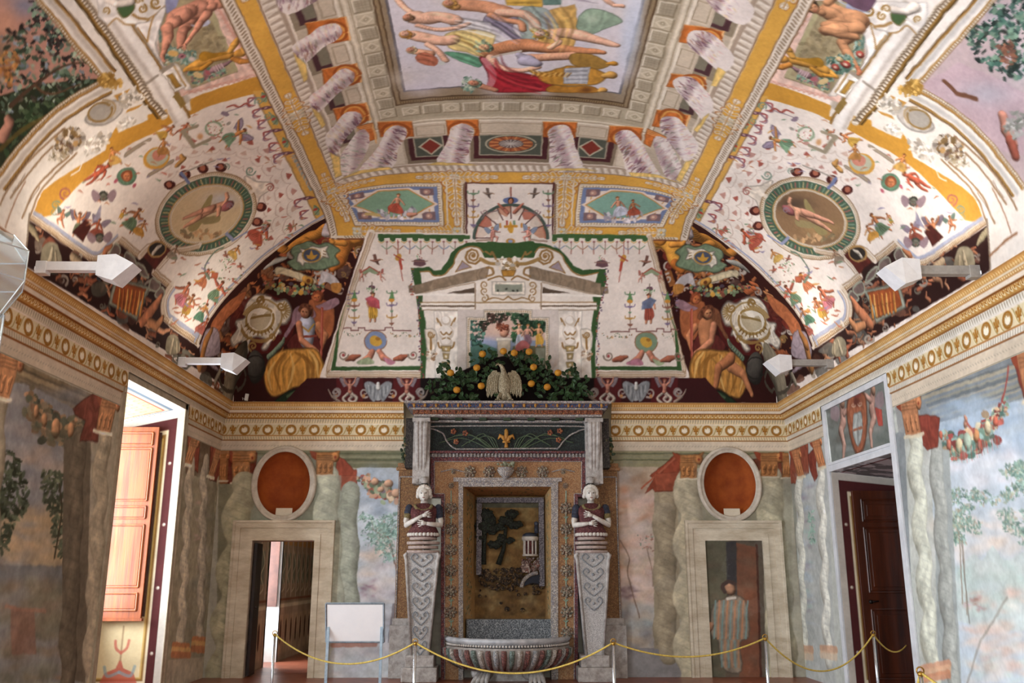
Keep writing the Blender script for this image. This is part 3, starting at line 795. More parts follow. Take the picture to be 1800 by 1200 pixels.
m.box(XR-.045, XR, DOORR[0], DOORR[1], 3.0, 3.035)
struct(m.build('trim_door', WM))
def build_door_leaves():
    DW = mat('dark_walnut_door', '52240f', '2e130a', 2.2, .32, .12, stretch=(3, 3, .25), spec=.5); DK = mat('dark_iron', '2a2624', '1a1817', 9, .5, .1, metal=.8)
    W_, H_ = .80, 2.62
    def leaf(name, loc, rz, label, hinge=1):
        t = thing(name, label, 'door', loc); t.rotation_euler = (0, 0, rz)
        MB().box(0, W_, 0, .05, 0, H_, bev=.004).build('stile_frame', DW, t)
        for z0, z1 in ((.18, 1.02), (1.28, 2.1), (2.22, 2.48)):
            p = MB(); p.box(.13, W_-.13, -.012, 0, z0, z1, bev=.008).box(.17, W_-.17, -.022, -.012, z0+.05, z1-.05, bev=.008)
            fr = [(.11, z0-.02), (W_-.11, z0-.02), (W_-.11, z1+.02), (.11, z1+.02)]
            for i in range(4):
                a, b = fr[i], fr[(i+1) % 4]; p.tube([(a[0], -.006, a[1]), (b[0], -.006, b[1])], .012, 6)
            p.build('door_panel', DW, t)
        h = MB(); h.ball((.1 if hinge > 0 else W_-.1, -.04, 1.14), .028).tube([(.1 if hinge > 0 else W_-.1, -.05, 1.14), (.2 if hinge > 0 else W_-.2, -.06, 1.15)], .01)
        h.build('handle', DK, t, smooth=True)
        for z in (1.15, 1.42): MB().box(W_-.12, W_-.01, -.03, 0, z, z+.03).ball((W_-.02, -.03, z+.015), .018).build('hinge', DK, t)
        return t
    leaf('wooden_door', (XR+.2, 12.52, .02), 0, 'open dark walnut door leaf with three panels facing the hall in the right-hand doorway')
    leaf('wooden_door', (XR+1.08, 11.75, .02), -1.15, 'second dark walnut door leaf behind the first, against the outer edge of the right doorway', -1)
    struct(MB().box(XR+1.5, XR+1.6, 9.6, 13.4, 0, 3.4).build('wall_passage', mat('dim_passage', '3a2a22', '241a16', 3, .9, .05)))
build_door_leaves()
# the open shutter inside the window recess
def build_shutter():
    SW = mat('red_shutter_wood', 'a0521e', '743414', 3, .5, .1, stretch=(5, 5, .3), spec=.5)
    t = thing('window_shutter', 'open red-brown panelled wooden shutter glowing in the daylight of the left window', 'shutter', (XL-.3, 12.60, .95))
    W_, H_ = .62, 2.57
    MB().box(-W_, 0, 0, .04, 0, H_, bev=.003).build('stile_frame', SW, t)
    for z0, z1 in ((.12, .3), (.42, 1.2), (1.33, 1.45), (1.57, 2.25), (2.34, 2.47)):
        p = MB(); p.box(-W_+.09, -.09, -.01, .0, z0, z1, bev=.006)
        fr = [(-W_+.07, z0-.02), (-.07, z0-.02), (-.07, z1+.02), (-W_+.07, z1+.02)]
        for i in range(4):
            a, b = fr[i], fr[(i+1) % 4]; p.tube([(a[0], -.008, a[1]), (b[0], -.008, b[1])], .014, 6)
        p.build('shutter_panel', SW, t)
    MB().box(-W_-.02, .03, -.04, .03, -.035, 0).build('bottom_rail', SW, t)
    # the folded half behind it, coloured dark for the shadow gap at the jamb
    MB().box(-.6, .02, .05, .08, .02, 2.5).build('folded_leaf', mat('gap_shade_brown', '4a2a20', '33201a', 5, .6, .1), t)
build_shutter()

# ------------------------------------------------------------------ doorway in the end wall and the next room
m = MB(); x0, x1, z1 = DOORB[0], DOORB[1], DOORB[3]
m.box(x0-.2, x0, D+.001, D+.55, 0, z1+.2).box(x1, x1+.2, D+.001, D+.55, 0, z1+.2).box(x0, x1, D+.001, D+.55, z1, z1+.2)
struct(m.build('door_2_reveal', mat('door_reveal', 'b9a898', 'a08c7c', 6, .8, .1)))
def painted_far(cv, W, H):
    cv.band(0, W, 0, H, '8c7868'); cv.band(0, W, 0, .95, 'a89080'); cv.band(0, W, .93, 1.0, 'cdbda8'); cv.band(0, W, 1.05, 1.09, '7a5040')
    for i in range(int(W/.42)+1):
        u = i*.42; cv.band(u, u+.05, 1.1, H, 'b5a294'); cv.band(u+.1, u+.3, 1.35, 1.9, '6a6a60'); cv.band(u+.08, u+.34, 2.05, 2.9, 'a0764c'); cv.band(u+.05, u+.37, .12, .8, 'b89c86')
        cv.blob(u+.2, .5, .07, .22, '5a4038', 1, hard=3)
        cv.line(smooth([(u+.1, 1.2), (u+.3, 1.3), (u+.1, 1.5), (u+.3, 1.7), (u+.1, 1.95)]), .012, 'c9b9a0')
    cv.mottle(.2, .3, 3)
NX = -3.98
struct(quadcanvas('wall_next_room_left', (NX, 17.0, 0), (NX, 20, 0), (NX, 20, 3), (NX, 17.0, 3), .02, '8c7868', painted_far))
struct(quadcanvas('wall_next_room_near', (NX, 15.05, 0), (NX, 16.1, 0), (NX, 16.1, 3), (NX, 15.05, 3), .02, '8c7868', painted_far))
m = MB(); m.box(NX-.7, NX, 17.0, 17.08, 0, 3).box(NX-.7, NX, 16.02, 16.1, 0, 3).box(NX-.78, NX-.7, 16.0, 17.1, 0, .9)
struct(m.build('window_2', WHITE))
m = MB(); m.box(NX-.6, 0, D+.55, 20.2, -.1, 0); struct(m.build('floor_next_room', FLOORM))
m = MB(); m.box(NX, 0, 20, 20.1, 0, 3).box(-.6, -.5, D+.55, 20, 0, 3).box(NX-.8, 0, D+.56, 20.1, 3, 3.1).box(x1+.2, 0, D+.56, D+.6, 0, 3)
struct(m.build('wall_next_room', PLASTER2))
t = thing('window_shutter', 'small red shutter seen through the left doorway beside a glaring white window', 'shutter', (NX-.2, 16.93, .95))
MB().box(-.42, -.12, 0, .03, 0, 1.9, bev=.003).box(-.38, -.16, -.01, 0, .1, .8, bev=.004).box(-.38, -.16, -.01, 0, .95, 1.8, bev=.004).build('lit_leaf', mat('lit_red_wood', 'c0604c', '9c4434', 4, .45, .1), t)  # daylight put into this leaf's brighter red
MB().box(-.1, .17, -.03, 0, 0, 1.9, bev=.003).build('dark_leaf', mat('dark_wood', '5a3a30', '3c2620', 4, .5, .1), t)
area('daylight_next_room', (NX-.66, 16.55, 1.9), (0, -R90, 0), 2.0, .9, 120, DAY)
# dark edge of the open door in that doorway
t = thing('wooden_door', 'dark door leaf folded open against the left side of the end-wall doorway', 'door', (x0+.02, D+.04, 0))
MB().box(0, .045, 0, .34, .02, z1-.04, bev=.004).build('door_leaf', mat('near_black_wood', '2a1a18', '180f0e', 5, .5, .05), t)
MB().ball((.06, .1, 1.02), .02).build('handle', mat('dull_metal', '555050', '333030', 5, .4, 0, metal=.9), t)
def surround(name, xa, xb, za, w_, mt):
    """travertine door frame: three stepped bands with mitred corners"""
    prof_ = [(0, 0), (0, .05), (w_*.3, .05), (w_*.3, .035), (w_*.62, .035), (w_*.62, .06), (w_*.86, .065), (w_*.88, .085), (w_, .085), (w_, 0)]
    path = [((xa, D, 0), (-1, 0, 0)), ((xa, D, za), (-1, 0, 1)), ((xb, D, za), (1, 0, 1)), ((xb, D, 0), (1, 0, 0))]
    m = MB(); rows = []
    for o, out in path:
        rows.append([m.bm.verts.new(Vector(o)+Vector(out)*a+Vector((0, -1, 0))*b) for a, b in prof_])
    for a, b in zip(rows, rows[1:]):
        for k in range(len(prof_)-1): m.bm.faces.new((a[k], a[k+1], b[k+1], b[k]))
    return struct(m.build(name, mt))
TRAV = mat('travertine_frame', 'd6ccb8', 'b3a58e', 2.2, .75, .25, stretch=(1, 1, 3), bscale=20)
surround('door_2_frame', DOORB[0], DOORB[1], DOORB[3], .31, TRAV)
surround('door_3_frame', 3.24, 4.15, 2.03, .31, TRAV)

# ------------------------------------------------------------------ oval niches
def build_niches():
    RED = mat('niche_red', 'a4541f', '8a3f18', 4, .8, .15); RIM = mat('niche_rim', 'cfc6b8', 'b3a898', 8, .7, .15); CARD = mat('ivory_card', 'd9d0bd', 'cfc4ae', 8, .7, .02)
    for i, (cx, cz, rx, rz) in enumerate(OVALS):
        m = MB(); rows = []
        for j in range(9):
            f = j/8; q = math.sqrt(max(0, 1-(f*.99)**2)) if f < 1 else 0
            row = [m.bm.verts.new((cx+rx*q*math.cos(a), D+.34*f, cz+rz*q*math.sin(a))) for a in np.linspace(0, 2*math.pi, 48, endpoint=False)]
            rows.append(row)
        for a, b in zip(rows, rows[1:]):
            for k in range(48): m.bm.faces.new((a[k], a[(k+1) % 48], b[(k+1) % 48], b[k]))
        m.bm.faces.new(rows[-1])
        struct(m.build('wall_niche', RED, smooth=True))
        m = MB(); pr = [(0, .01), (-.015, -.03), (.0, -.045), (.03, -.03), (.035, -.045), (.07, -.055), (.085, -.03), (.09, .0)]; rows = []
        for a in np.linspace(0, 2*math.pi, 56, endpoint=False):
            c, s_ = math.cos(a), math.sin(a)
            rows.append([m.bm.verts.new((cx+(rx+p)*c, D+q, cz+(rz+p)*s_)) for p, q in pr])
        for k in range(56):
            a, b = rows[k], rows[(k+1) % 56]
            for l in range(len(pr)-1): m.bm.faces.new((a[l], a[l+1], b[l+1], b[l]))
        struct(m.build('trim_niche', RIM, smooth=True))
        side = ('left', 'right')[i]
        t = thing('label_card', 'small ivory card standing at the foot of the %s oval niche' % side, 'card', (cx+.02, D+.02, cz-rz+.02))
        MB().box(-.13, .13, -.005, .005, 0, .12, m=M4((0, 0, 0), rx=-.15), bev=.002).build('card_face', CARD, t)
        MB().box(-.13, .13, 0, .05, 0, .01).build('card_foot', CARD, t)
build_niches()
# ================================================================== the mosaic wall fountain and its statues
def PX(px, py, Y): q = atY(px, py, Y)[0] if False else atY(np.array(px), np.array(py), Y); q = np.asarray(q).reshape(-1, 3)[0]; return Vector(q)
def mosaic(name, cols, scale=60, rough=.6, bump=.5, dark='2a2420'):
    """small set stones and shells: a colour per cell, grout between"""
    m = bpy.data.materials.new(name); m.use_nodes = True; nt = m.node_tree; N = nt.nodes; L = nt.links; b = N['Principled BSDF']
    b.inputs['Roughness'].default_value = rough; b.inputs['Specular IOR Level'].default_value = .35
    tc = N.new('ShaderNodeTexCoord'); v = N.new('ShaderNodeTexVoronoi'); v.inputs['Scale'].default_value = scale; L.new(tc.outputs['Object'], v.inputs[0])
    cr = N.new('ShaderNodeValToRGB'); cr.color_ramp.interpolation = 'CONSTANT'
    while len(cr.color_ramp.elements) < len(cols): cr.color_ramp.elements.new(.5)
    for i, c in enumerate(cols): cr.color_ramp.elements[i].position = i/len(cols); cr.color_ramp.elements[i].color = (*srgb(c), 1)
    sep = N.new('ShaderNodeSeparateColor'); L.new(v.outputs['Color'], sep.inputs[0]); L.new(sep.outputs[0], cr.inputs[0])
    v2 = N.new('ShaderNodeTexVoronoi'); v2.feature = 'DISTANCE_TO_EDGE'; v2.inputs['Scale'].default_value = scale; L.new(tc.outputs['Object'], v2.inputs[0])
    mr = N.new('ShaderNodeMapRange'); mr.inputs['From Max'].default_value = .12; L.new(v2.outputs[0], mr.inputs[0])
    mx = N.new('ShaderNodeMix'); mx.data_type = 'RGBA'; mx.inputs[6].default_value = (*srgb(dark), 1); L.new(mr.outputs[0], mx.inputs[0]); L.new(cr.outputs[0], mx.inputs[7]); L.new(mx.outputs[2], b.inputs['Base Color'])
    bp = N.new('ShaderNodeBump'); bp.inputs['Strength'].default_value = bump; bp.inputs['Distance'].default_value = .01; L.new(mr.outputs[0], bp.inputs['Height']); L.new(bp.outputs[0], b.inputs['Normal'])
    return m
FXC = .125
MW = mosaic('white_shell_mosaic', ['b8b0a8', '948c88', 'c9c2ba', '8a8890', 'a89c90'], 70, dark='4a4440')
MR = mosaic('red_stone_mosaic', ['6a2c30', '7a3a38', '50262c', '94605c', '5c4a58'], 75)
MO = mosaic('ochre_mosaic', ['a87c52', '9a6c44', 'b48c60', '8c6444', 'a88862'], 90, bump=.3, dark='6a4a34')
MB_ = mosaic('blue_black_mosaic', ['1c2220', '232c2a', '2a3430', '1a1c20', '34403a'], 80, dark='0e0f0e')
MBL = mosaic('blue_orange_mosaic', ['3a4464', '46527a', '2c3450', 'a0622c', '4a5880'], 70)
MOR = mosaic('orange_mosaic', ['9c5a34', '8a4a2c', 'b07048', '6a4a3a', '7a3a2c'], 60)
MP = mosaic('pebble_mosaic', ['5c6064', '74787c', '8c9094', '484c52', 'a3a5a6'], 85, rough=.45, dark='24272a')
MBR = mosaic('brown_rubble', ['4a3a2a', '5c4630', '3a2c20', '6a5438', '2c241c'], 36, bump=.8, dark='1c150f')
STW = mat('weathered_stucco', 'b9b4b0', '8c8680', 12, .7, .5, bscale=60)
FGREY = mat('grey_green_leaf_stucco', '3c4a34', '24301f', 14, .6, .4, bscale=50)
GOLDY = mat('ochre_gold_stucco', 'b9873c', '8a5c28', 18, .5, .3, bscale=60)
def loft(m, rings, seg=20, T=None):
    """rings: (cx, cy, cz, rx, ry, rot)"""
    rows = []
    for cx, cy, cz, rx, ry in rings:
        row = []
        for i in range(seg):
            a = 2*math.pi*i/seg; v = Vector((cx+rx*math.cos(a), cy+ry*math.sin(a), cz)); row.append(m.bm.verts.new(T @ v if T is not None else v))
        rows.append(row)
    for a, b in zip(rows, rows[1:]):
        for i in range(seg): m.bm.faces.new((a[i], a[(i+1) % seg], b[(i+1) % seg], b[i]))
    m.bm.faces.new(rows[0][::-1]); m.bm.faces.new(rows[-1]); return m
def build_fountain():
    YB, YF = 14.5, 14.25
    t = thing('mosaic_fountain', 'tall mosaic-covered wall fountain with a dark landscape niche, dark canopy and half-round ribbed basin', 'fountain', (FXC, YF, 0))
    T0 = Vector((FXC, YF, 0)); inv = Matrix.Translation(-T0)
    def put(m, name, mt, parent=t, **k): bmesh.ops.transform(m.bm, matrix=inv, verts=m.bm.verts); return m.build(name, mt, parent, **k)
    Z = lambda py, Y=YF: PX(890, py, Y).z
    X = lambda px, py, Y=YF: PX(px, py, Y).x
    # crown: three projecting tiers with a run of little brackets under them
    y0 = 13.86
    def slab(pxa, pxb, pya, pyb, Y, mt, name, bev=.006):
        m = MB(); m.box(X(pxa, pya, Y), X(pxb, pya, Y), Y, YB-.002, Z(pyb, Y), Z(pya, Y), bev=bev); return put(m, name, mt)
    slab(711, 1074, 704, 708, 13.80, MW, 'crown_edge'); slab(717, 1068, 708, 716.5, 13.86, MBL, 'crown_blue_tier'); slab(719, 1066, 716.5, 719, 13.84, MW, 'crown_fillet')
    for i in range(18):
        m = MB(); a = X(718, 712, 13.85)+(X(1067, 712, 13.85)-X(718, 712, 13.85))*(i+.5)/18; z = Z(712, 13.85); m.ball((a, 13.855, z), .03, (.7, .3, 1.1), 8); put(m, 'lily_ornament', GOLDY, smooth=True)
    slab(726, 1059, 719, 728, 13.92, MOR, 'crown_orange_tier'); slab(727, 1058, 728, 732, 13.90, MW, 'crown_lower_fillet')
    for i in range(30):
        m = MB(); a = X(728, 723, 13.91)+(X(1058, 723, 13.91)-X(728, 723, 13.91))*(i+.5)/30; m.ball((a, 13.915, Z(723, 13.91)), .026, (.8, .3, 1.2), 8); put(m, 'scallop_shell', MOR, smooth=True)
    for i in range(7):
        px = 764+i*42.5; a = X(px, 735, 14.0); m = MB(); m.box(a-.06, a+.06, 14.0, 14.3, Z(738, 14.0), Z(731, 14.0), bev=.01); put(m, 'bracket', FGREY)
    slab(745, 1040, 738, 742, 14.1, MW, 'architrave_fillet')
    # dark flowered panel
    m = MB(); m.box(X(748, 740), X(1038, 740), 14.2, YB-.002, Z(793), Z(738)); put(m, 'panel_ground', MB_)
    pts = [(768,749),(1017,749),(1017,757),(1003,764),(990,776),(980,788),(965,788),(820,789),(800,788),(786,776),(779,762),(768,756)]
    m = MB(); P_ = [PX(a, b, 14.18) for a, b in smooth(pts, 4, True)]; m.tube(P_+[P_[0]], .013, 6); fp = put(m, 'panel_moulding', MW)
    m = MB(); c = PX(890, 772, 14.17)
    for s in (-1, 0, 1):
        q = [Vector((c.x, 14.17, c.z-.05)), Vector((c.x+s*.05, 14.15, c.z+.03)), Vector((c.x+s*.10, 14.15, c.z+(.06 if s else .14))), Vector((c.x+s*.13, 14.16, c.z+(.0 if s else .17)))]
        m.tube(q, [.02, .035, .03, .008], 8)
    m.box(c.x-.06, c.x+.06, 14.14, 14.19, c.z-.055, c.z-.03).tube([(c.x, 14.17, c.z-.05), (c.x, 14.17, c.z-.13)], [.02, .035], 8); put(m, 'fleur_de_lis', GOLDY, smooth=True)
    for a, b in ((797, 758), (818, 761), (802, 776), (967, 760), (984, 757), (982, 773)):
        q = PX(a, b, 14.17); m = MB()
        for i in range(5): u = i*1.257; m.ball((q.x+.028*math.cos(u), 14.165, q.z+.028*math.sin(u)), .022, (1, .5, 1), 8)
        put(m, 'lily_flower', MOR, smooth=True)
    r = random.Random(4)
    for s in (-1, 1):
        m = MB()
        for i in range(7):
            q = [PX(890+s*(14+i*3), 788, 14.185), PX(890+s*(22+i*9), 770-i % 3*4, 14.17), PX(890+s*(40+i*13), 766+i % 4*6, 14.185)]
            m.tube([Vector(v) for v in smooth([tuple(v) for v in q], 5)], .007, 5)
        put(m, 'leaf_scroll', mat('green_leaf_stucco', '5c6c50', '3c4a38', 14, .6, .3), smooth=True)
    # dentils and mosaic frame with ears
    slab(752, 1034, 792, 796, 14.12, MR, 'dentil_cap')
    m = MB(); m.box(X(756, 800), X(1030, 800), 14.22, YB-.002, Z(806), Z(796))
    xa, xb = X(757, 800, 14.18), X(1029, 800, 14.18)
    for i in range(44): a = xa+(xb-xa)*(i+.25)/44; m.box(a, a+(xb-xa)/88, 14.18, 14.23, Z(803, 14.18), Z(796, 14.18))
    put(m, 'dentil_course', MW)
    def frame(outer, inner, ya, yb, name, mt):
        m = MB(); n = len(outer)
        o = [PX(a, b, ya) for a, b in outer]; i_ = [PX(a, b, ya) for a, b in inner]
        va = [m.bm.verts.new(v) for v in o]; vb_ = [m.bm.verts.new(v) for v in i_]; vc = [m.bm.verts.new((v.x, yb, v.z)) for v in o]; vd = [m.bm.verts.new((v.x, yb, v.z)) for v in i_]
        for k in range(n-1):
            m.bm.faces.new((va[k], va[k+1], vb_[k+1], vb_[k])); m.bm.faces.new((va[k], vc[k], vc[k+1], va[k+1])); m.bm.faces.new((vb_[k], vb_[k+1], vd[k+1], vd[k]))
        return put(m, name, mt)
    O1 = [(775,1215),(775,873),(757,873),(757,803),(1029,803),(1029,873),(1016,873),(1016,1215)]; O2 = [(781,1215),(781,868),(763,868),(763,810),(1023,810),(1023,868),(1010,868),(1010,1215)]
    I0 = [(808,1215),(808,872),(808,868),(808,850),(979,850),(979,868),(979,872),(979,1215)]
    frame(O1, O2, 14.2, YB-.002, 'red_mosaic_border', MR); frame(O2, [(808,1215),(808,868),(808,860),(808,849),(979,849),(979,860),(979,868),(979,1215)], 14.235, YB-.002, 'ochre_mosaic_field', MO)
    m = MB()
    for a, b in ((O2[0], O2[1]), (O2[1], O2[2]), (O2[2], O2[3]), (O2[3], O2[4]), (O2[4], O2[5]), (O2[5], O2[6]), (O2[6], O2[7])): m.tube([PX(*a, 14.215), PX(*b, 14.215)], .014, 6)
    put(m, 'shell_bead_line', MW)
    frame([(806,1215),(806,844),(981,844),(981,1215)], [(814,1215),(814,855),(969,855),(969,1215)], 14.19, 14.5, 'white_niche_architrave', MW)
    m = MB(); m.box(X(797, 842, 14.17), X(988, 842, 14.17), 14.17, 14.3, Z(846, 14.17), Z(839, 14.17), bev=.004); put(m, 'niche_lintel', MW)
    # rosettes of shells, linked by green stems
    def rosette3(px, py, col, rr=.075):
        q = PX(px, py, 14.2); m = MB()
        for k, (n, ra) in enumerate(((8, rr), (5, rr*.5), (1, 0))):
            for i in range(n): u = i*2*math.pi/n+k; m.ball((q.x+ra*math.cos(u), 14.205-.012*k, q.z+ra*math.sin(u)), rr*.34, (1, .55, 1), 8)
        put(m, 'shell_rosette', col, smooth=True)
    MRS = mosaic('rosette_shells', ['a89880', '7a6a5c', 'c4b89c', '8a5a4c', '5f6a64'], 110)
    for side, pxs in ((0, 793), (1, 995)):
        for i in range(7):
            py = 893+i*36.5
            rosette3(pxs+(i*.3 if side else -i*.3), py, MRS)
        m = MB(); m.tube([PX(pxs, 862, 14.225), PX(pxs, 1115, 14.225)], .008, 5)
        for i in range(7):
            for s in (-1, 1): q = PX(pxs, 911+i*36.5, 14.22); m.tube([q, (q.x+s*.035, 14.215, q.z+.03)], .007, 5)
        put(m, 'green_stem', mat('verdigris_stem', '8fa894', '6f8a7a', 20, .6, .2))
        rosette3(793 if not side else 994, 853, MRS, .035); rosette3(797 if not side else 990, 829, MRS, .03)
    for px in (826, 860, 917, 954): rosette3(px, 829, MRS)
    for a, b in ((775, 815), (970, 1010)): m = MB(); m.tube([PX(a, 829, 14.22), PX((a+b)/2, 824, 14.215), PX(b, 829, 14.22)], .009, 5); put(m, 'scroll_stem', MW)
    # vase on the lintel
    q = PX(889, 842, 14.12); m = MB(); m.lathe([(.03, 0), (.025, .02), (.05, .03), (.10, .09), (.13, .15), (.10, .16), (.12, .18)], 24, Matrix.Translation((q.x, 14.14, q.z)), rib=.12, nrib=16); vz_ = put(m, 'lintel_vase', MW, smooth=True)
    m = MB(); r = random.Random(2)
    for i in range(16): m.ball((q.x+r.uniform(-.13, .13), 14.12+r.uniform(-.03, .03), q.z+.20+r.uniform(0, .07)), r.uniform(.018, .03), seg=8)
    put(m, 'vase_fruit', mat('pale_fruit', '9a9c84', '6f7058', 14, .6, .2), smooth=True)
    # splayed niche with its sunk landscape
    xl, xr, zt = X(814, 900, 14.2), X(969, 900, 14.2), Z(855, 14.2); yb = 14.98; bl, br_, bt = X(836, 900, yb), X(957, 900, yb), PX(890, 872, yb).z; zb = .45
    def nb(cv, W, H):
        cv.img[:] = C3('6f5432'); soft = random.Random(1)
        for i in range(120): cv.blob(soft.uniform(0, W), soft.uniform(0, H*.5), soft.uniform(.04, .14), soft.uniform(.03, .09), ['5c4630', '6f5638', '4a3826', '7f6a48', '93805c'][i % 5], .6)
        for i in range(70): cv.blob(soft.uniform(0, W), soft.uniform(H*.5, H), soft.uniform(.05, .2), soft.uniform(.03, .1), ['94784c', 'a08a5c', '7a5c38', '8f8058'][i % 4], .5)
        cv.band(0, W, H-.10, H-.05, '2c2c28'); cv.band(0, W, H-.18, H-.10, '4a5048', .7)
        cv.mottle(.2, .1, 4).mottle(.15, .03, 5)
    def ns(cv, W, H):
        cv.img[:] = C3('a58458'); 
        foliage(cv, [(W*.3, .5), (W*.75, .4), (W*.75, H), (W*.3, H)], 240, .014, .032, ['3c5038', '5c7458', '2c3c2c', '7a9484', '4a5c50'], 7, asp=.4); cv.mottle(.15, .06, 6)
    def nt_(cv, W, H):
        cv.img[:] = C3('94683c'); foliage(cv, [(0, 0), (W, 0), (W, H), (0, H)], 200, .016, .034, ['2c3c24', '3c4c2c', '5c5c34', '7a4a3c'], 8, asp=.4)
    for nm, q, f in (('niche_back', ((bl, yb, zb), (br_, yb, zb), (br_, yb, bt), (bl, yb, bt)), nb), ('niche_side', ((xl, 14.2, zb), (bl, yb, zb), (bl, yb, bt), (xl, 14.2, zt)), ns), ('niche_side', ((xr, 14.2, zb), (br_, yb, zb), (br_, yb, bt), (xr, 14.2, zt)), ns), ('niche_vault', ((xl, 14.2, zt), (xr, 14.2, zt), (br_, yb, bt), (bl, yb, bt)), nt_)):
        o = quadcanvas(nm, *q, .012, '6a5030', f); del o['kind']; o.data.transform(inv); o.parent = t
    GF = mosaic('grey_shell_border', ['8c8890', '74707a', 'a09ca0', '5c5a64'], 80)
    m = MB(); yy = 14.86; m.box(X(838, 900, yy)-.0, X(847, 900, yy), yy, yy+.1, PX(842, 1010, yy).z, PX(842, 884, yy).z).box(X(838, 900, yy), X(956, 900, yy), yy, yy+.1, PX(890, 883, yy).z, PX(890, 874, yy).z).box(X(947, 900, yy), X(956, 900, yy), yy, yy+.1, PX(950, 1030, yy).z, PX(950, 883, yy).z)
    put(m, 'shell_border', GF)
    TREE = mosaic('dark_tree_tesserae', ['1c1f18', '262c20', '14150f', '30382a'], 60, dark='0c0c0a')
    def relief_tree(trunk, crowns, name='relief_tree'):
        m = MB(); Y = 14.9
        m.tube([PX(*p, Y) for p in trunk], [.045, .035, .03, .03][:len(trunk)], 8)
        for a, b, rx, rz in crowns: q = PX(a, b, Y); m.ball((q.x, Y, q.z), 1, (rx, .05, rz), 12)
        r = random.Random(len(crowns))
        for a, b, rx, rz in crowns:
            for _ in range(16): q = PX(a, b, Y); u = r.uniform(0, 6.28); m.ball((q.x+rx*.9*math.cos(u), Y-.02, q.z+rz*.9*math.sin(u)), r.uniform(.02, .04), (1, .6, .7), 6)
        put(m, name, TREE, smooth=True)
    relief_tree([(850,992),(851,965),(852,945),(853,930)], [(853,905,.13,.10),(848,925,.13,.13),(866,930,.09,.08),(845,945,.07,.06),(870,957,.11,.06),(862,915,.08,.08)])
    relief_tree([(876,992),(885,965),(888,940),(889,925)], [(900,903,.10,.06),(889,915,.12,.07),(905,922,.12,.06),(880,925,.07,.05),(893,950,.10,.04),(880,945,.06,.05)])
    # round temple on its rock with a bridge arch
    Y = 14.82; q = PX(932, 977, Y); base = q
    W_ = mat('relief_white', 'c9c4bd', 'a8a098', 14, .6, .3); RD = mosaic('relief_red', ['6a2c30', '8a4a44', '4a2024'], 90)
    tp = Matrix.Translation((q.x, Y+.04, q.z))
    m = MB(); m.lathe([(.12, 0), (.125, .02), (.12, .03)], 20, tp).lathe([(.12, .24), (.135, .26), (.135, .30), (.12, .31)], 20, tp)
    for i in range(9): u = i*2*math.pi/9+.2; m.tube([(q.x+.10*math.cos(u), Y+.04+.10*math.sin(u), q.z+.03), (q.x+.10*math.cos(u), Y+.04+.10*math.sin(u), q.z+.24)], .014, 6)
    put(m, 'temple_columns', W_)
    m = MB(); m.lathe([(.125, .31), (.115, .34), (.07, .365), (.0, .375)], 20, tp); u = PX(943, 935, Y); m.tube([(u.x, Y+.04, u.z-.02), (u.x, Y+.04, u.z+.10)], .034, 10); m.ball((u.x, Y+.04, PX(943, 920, Y).z), .038)
    put(m, 'temple_dome', mat('slate_blue', '3c4250', '2a2e3a', 20, .5, .2), smooth=True)
    m = MB(); m.lathe([(.07, .02), (.07, .24)], 12, tp); put(m, 'temple_cella', RD)
    m = MB(); r = random.Random(6)
    for i in range(60): a, b = r.uniform(918, 948), r.uniform(980, 1004); v = PX(a, b, Y); m.ball((v.x, Y+.06+r.uniform(-.03, .03), v.z), r.uniform(.02, .035), seg=6)
    for a in (0,): m.prism([(PX(918, 990, Y).x, PX(918, 996, Y).z), (PX(926, 984, Y).x, PX(926, 984, Y).z), (PX(931, 990, Y).x, PX(931, 996, Y).z), (PX(931, 990, Y).x, PX(931, 1006, Y).z), (PX(918, 990, Y).x, PX(918, 1006, Y).z)], Y-.03, Y+.1)
    put(m, 'temple_rock', mosaic('pink_rock', ['a08a80', '7a6460', 'b8a89c', '8a5a50'], 50), smooth=False)
    m = MB(); arc = [PX(917+32*(1-math.cos(u)), 1032-26*math.sin(u), Y) for u in np.linspace(0, 1.45, 9)]; m.tube(arc, .03, 8); put(m, 'bridge_arch', MW)
    m = MB(); arc2 = [PX(921+30*(1-math.cos(u)), 1030-20*math.sin(u), Y+.02) for u in np.linspace(0, 1.5, 8)]+[PX(947, 1026, Y+.02), PX(935, 1024, Y+.02)]
    m.prism([(v.x, v.z) for v in arc2], Y+.02, Y+.05); put(m, 'bridge_opening', mat('deep_blue', '141a2a', '0c101c', 5, .6, .0))
    m = MB()
    for i in range(160):
        a, b = r.uniform(840, 955), 1000+abs(r.gauss(0, 22)); v = PX(a, min(b, 1084), 14.9); m.ball((v.x, 14.92, v.z), r.uniform(.02, .05), (1, .5, .8), 6)
    put(m, 'rock_relief', MBR)
    # pebble slab and basin
    m = MB(); s0 = PX(820, 1088, 14.36); s1 = PX(971, 1088, 14.36); m.box(s0.x, s1.x, 14.36, 14.49, .3, s0.z, bev=.006); put(m, 'pebble_slab', MP)
    zr = .60; bc = Matrix.Translation((FXC+.0, 14.22, 0)) @ Matrix.Diagonal((1, .95, 1, 1)); a0, a1 = math.pi, 2*math.pi
    R_ = X(1003, 1120, 14.2)-FXC
    bs = MB(); bs.lathe([(R_-.14, zr-.10), (R_-.10, zr), (R_-.04, zr+.03), (R_+.0, zr+.0), (R_-.015, zr-.035), (R_-.05, zr-.06)], 48, bc, a0, a1); put(bs, 'basin_rim', mat('pale_marble_rim', 'b9babc', '8f9296', 6, .45, .2, spec=.5), smooth=True)
    bs = MB(); bs.lathe([(.02, zr-.14), (R_-.2, zr-.12), (R_-.12, zr-.05)], 40, bc, a0, a1); put(bs, 'basin_bowl', MP, smooth=True)
    bs = MB()
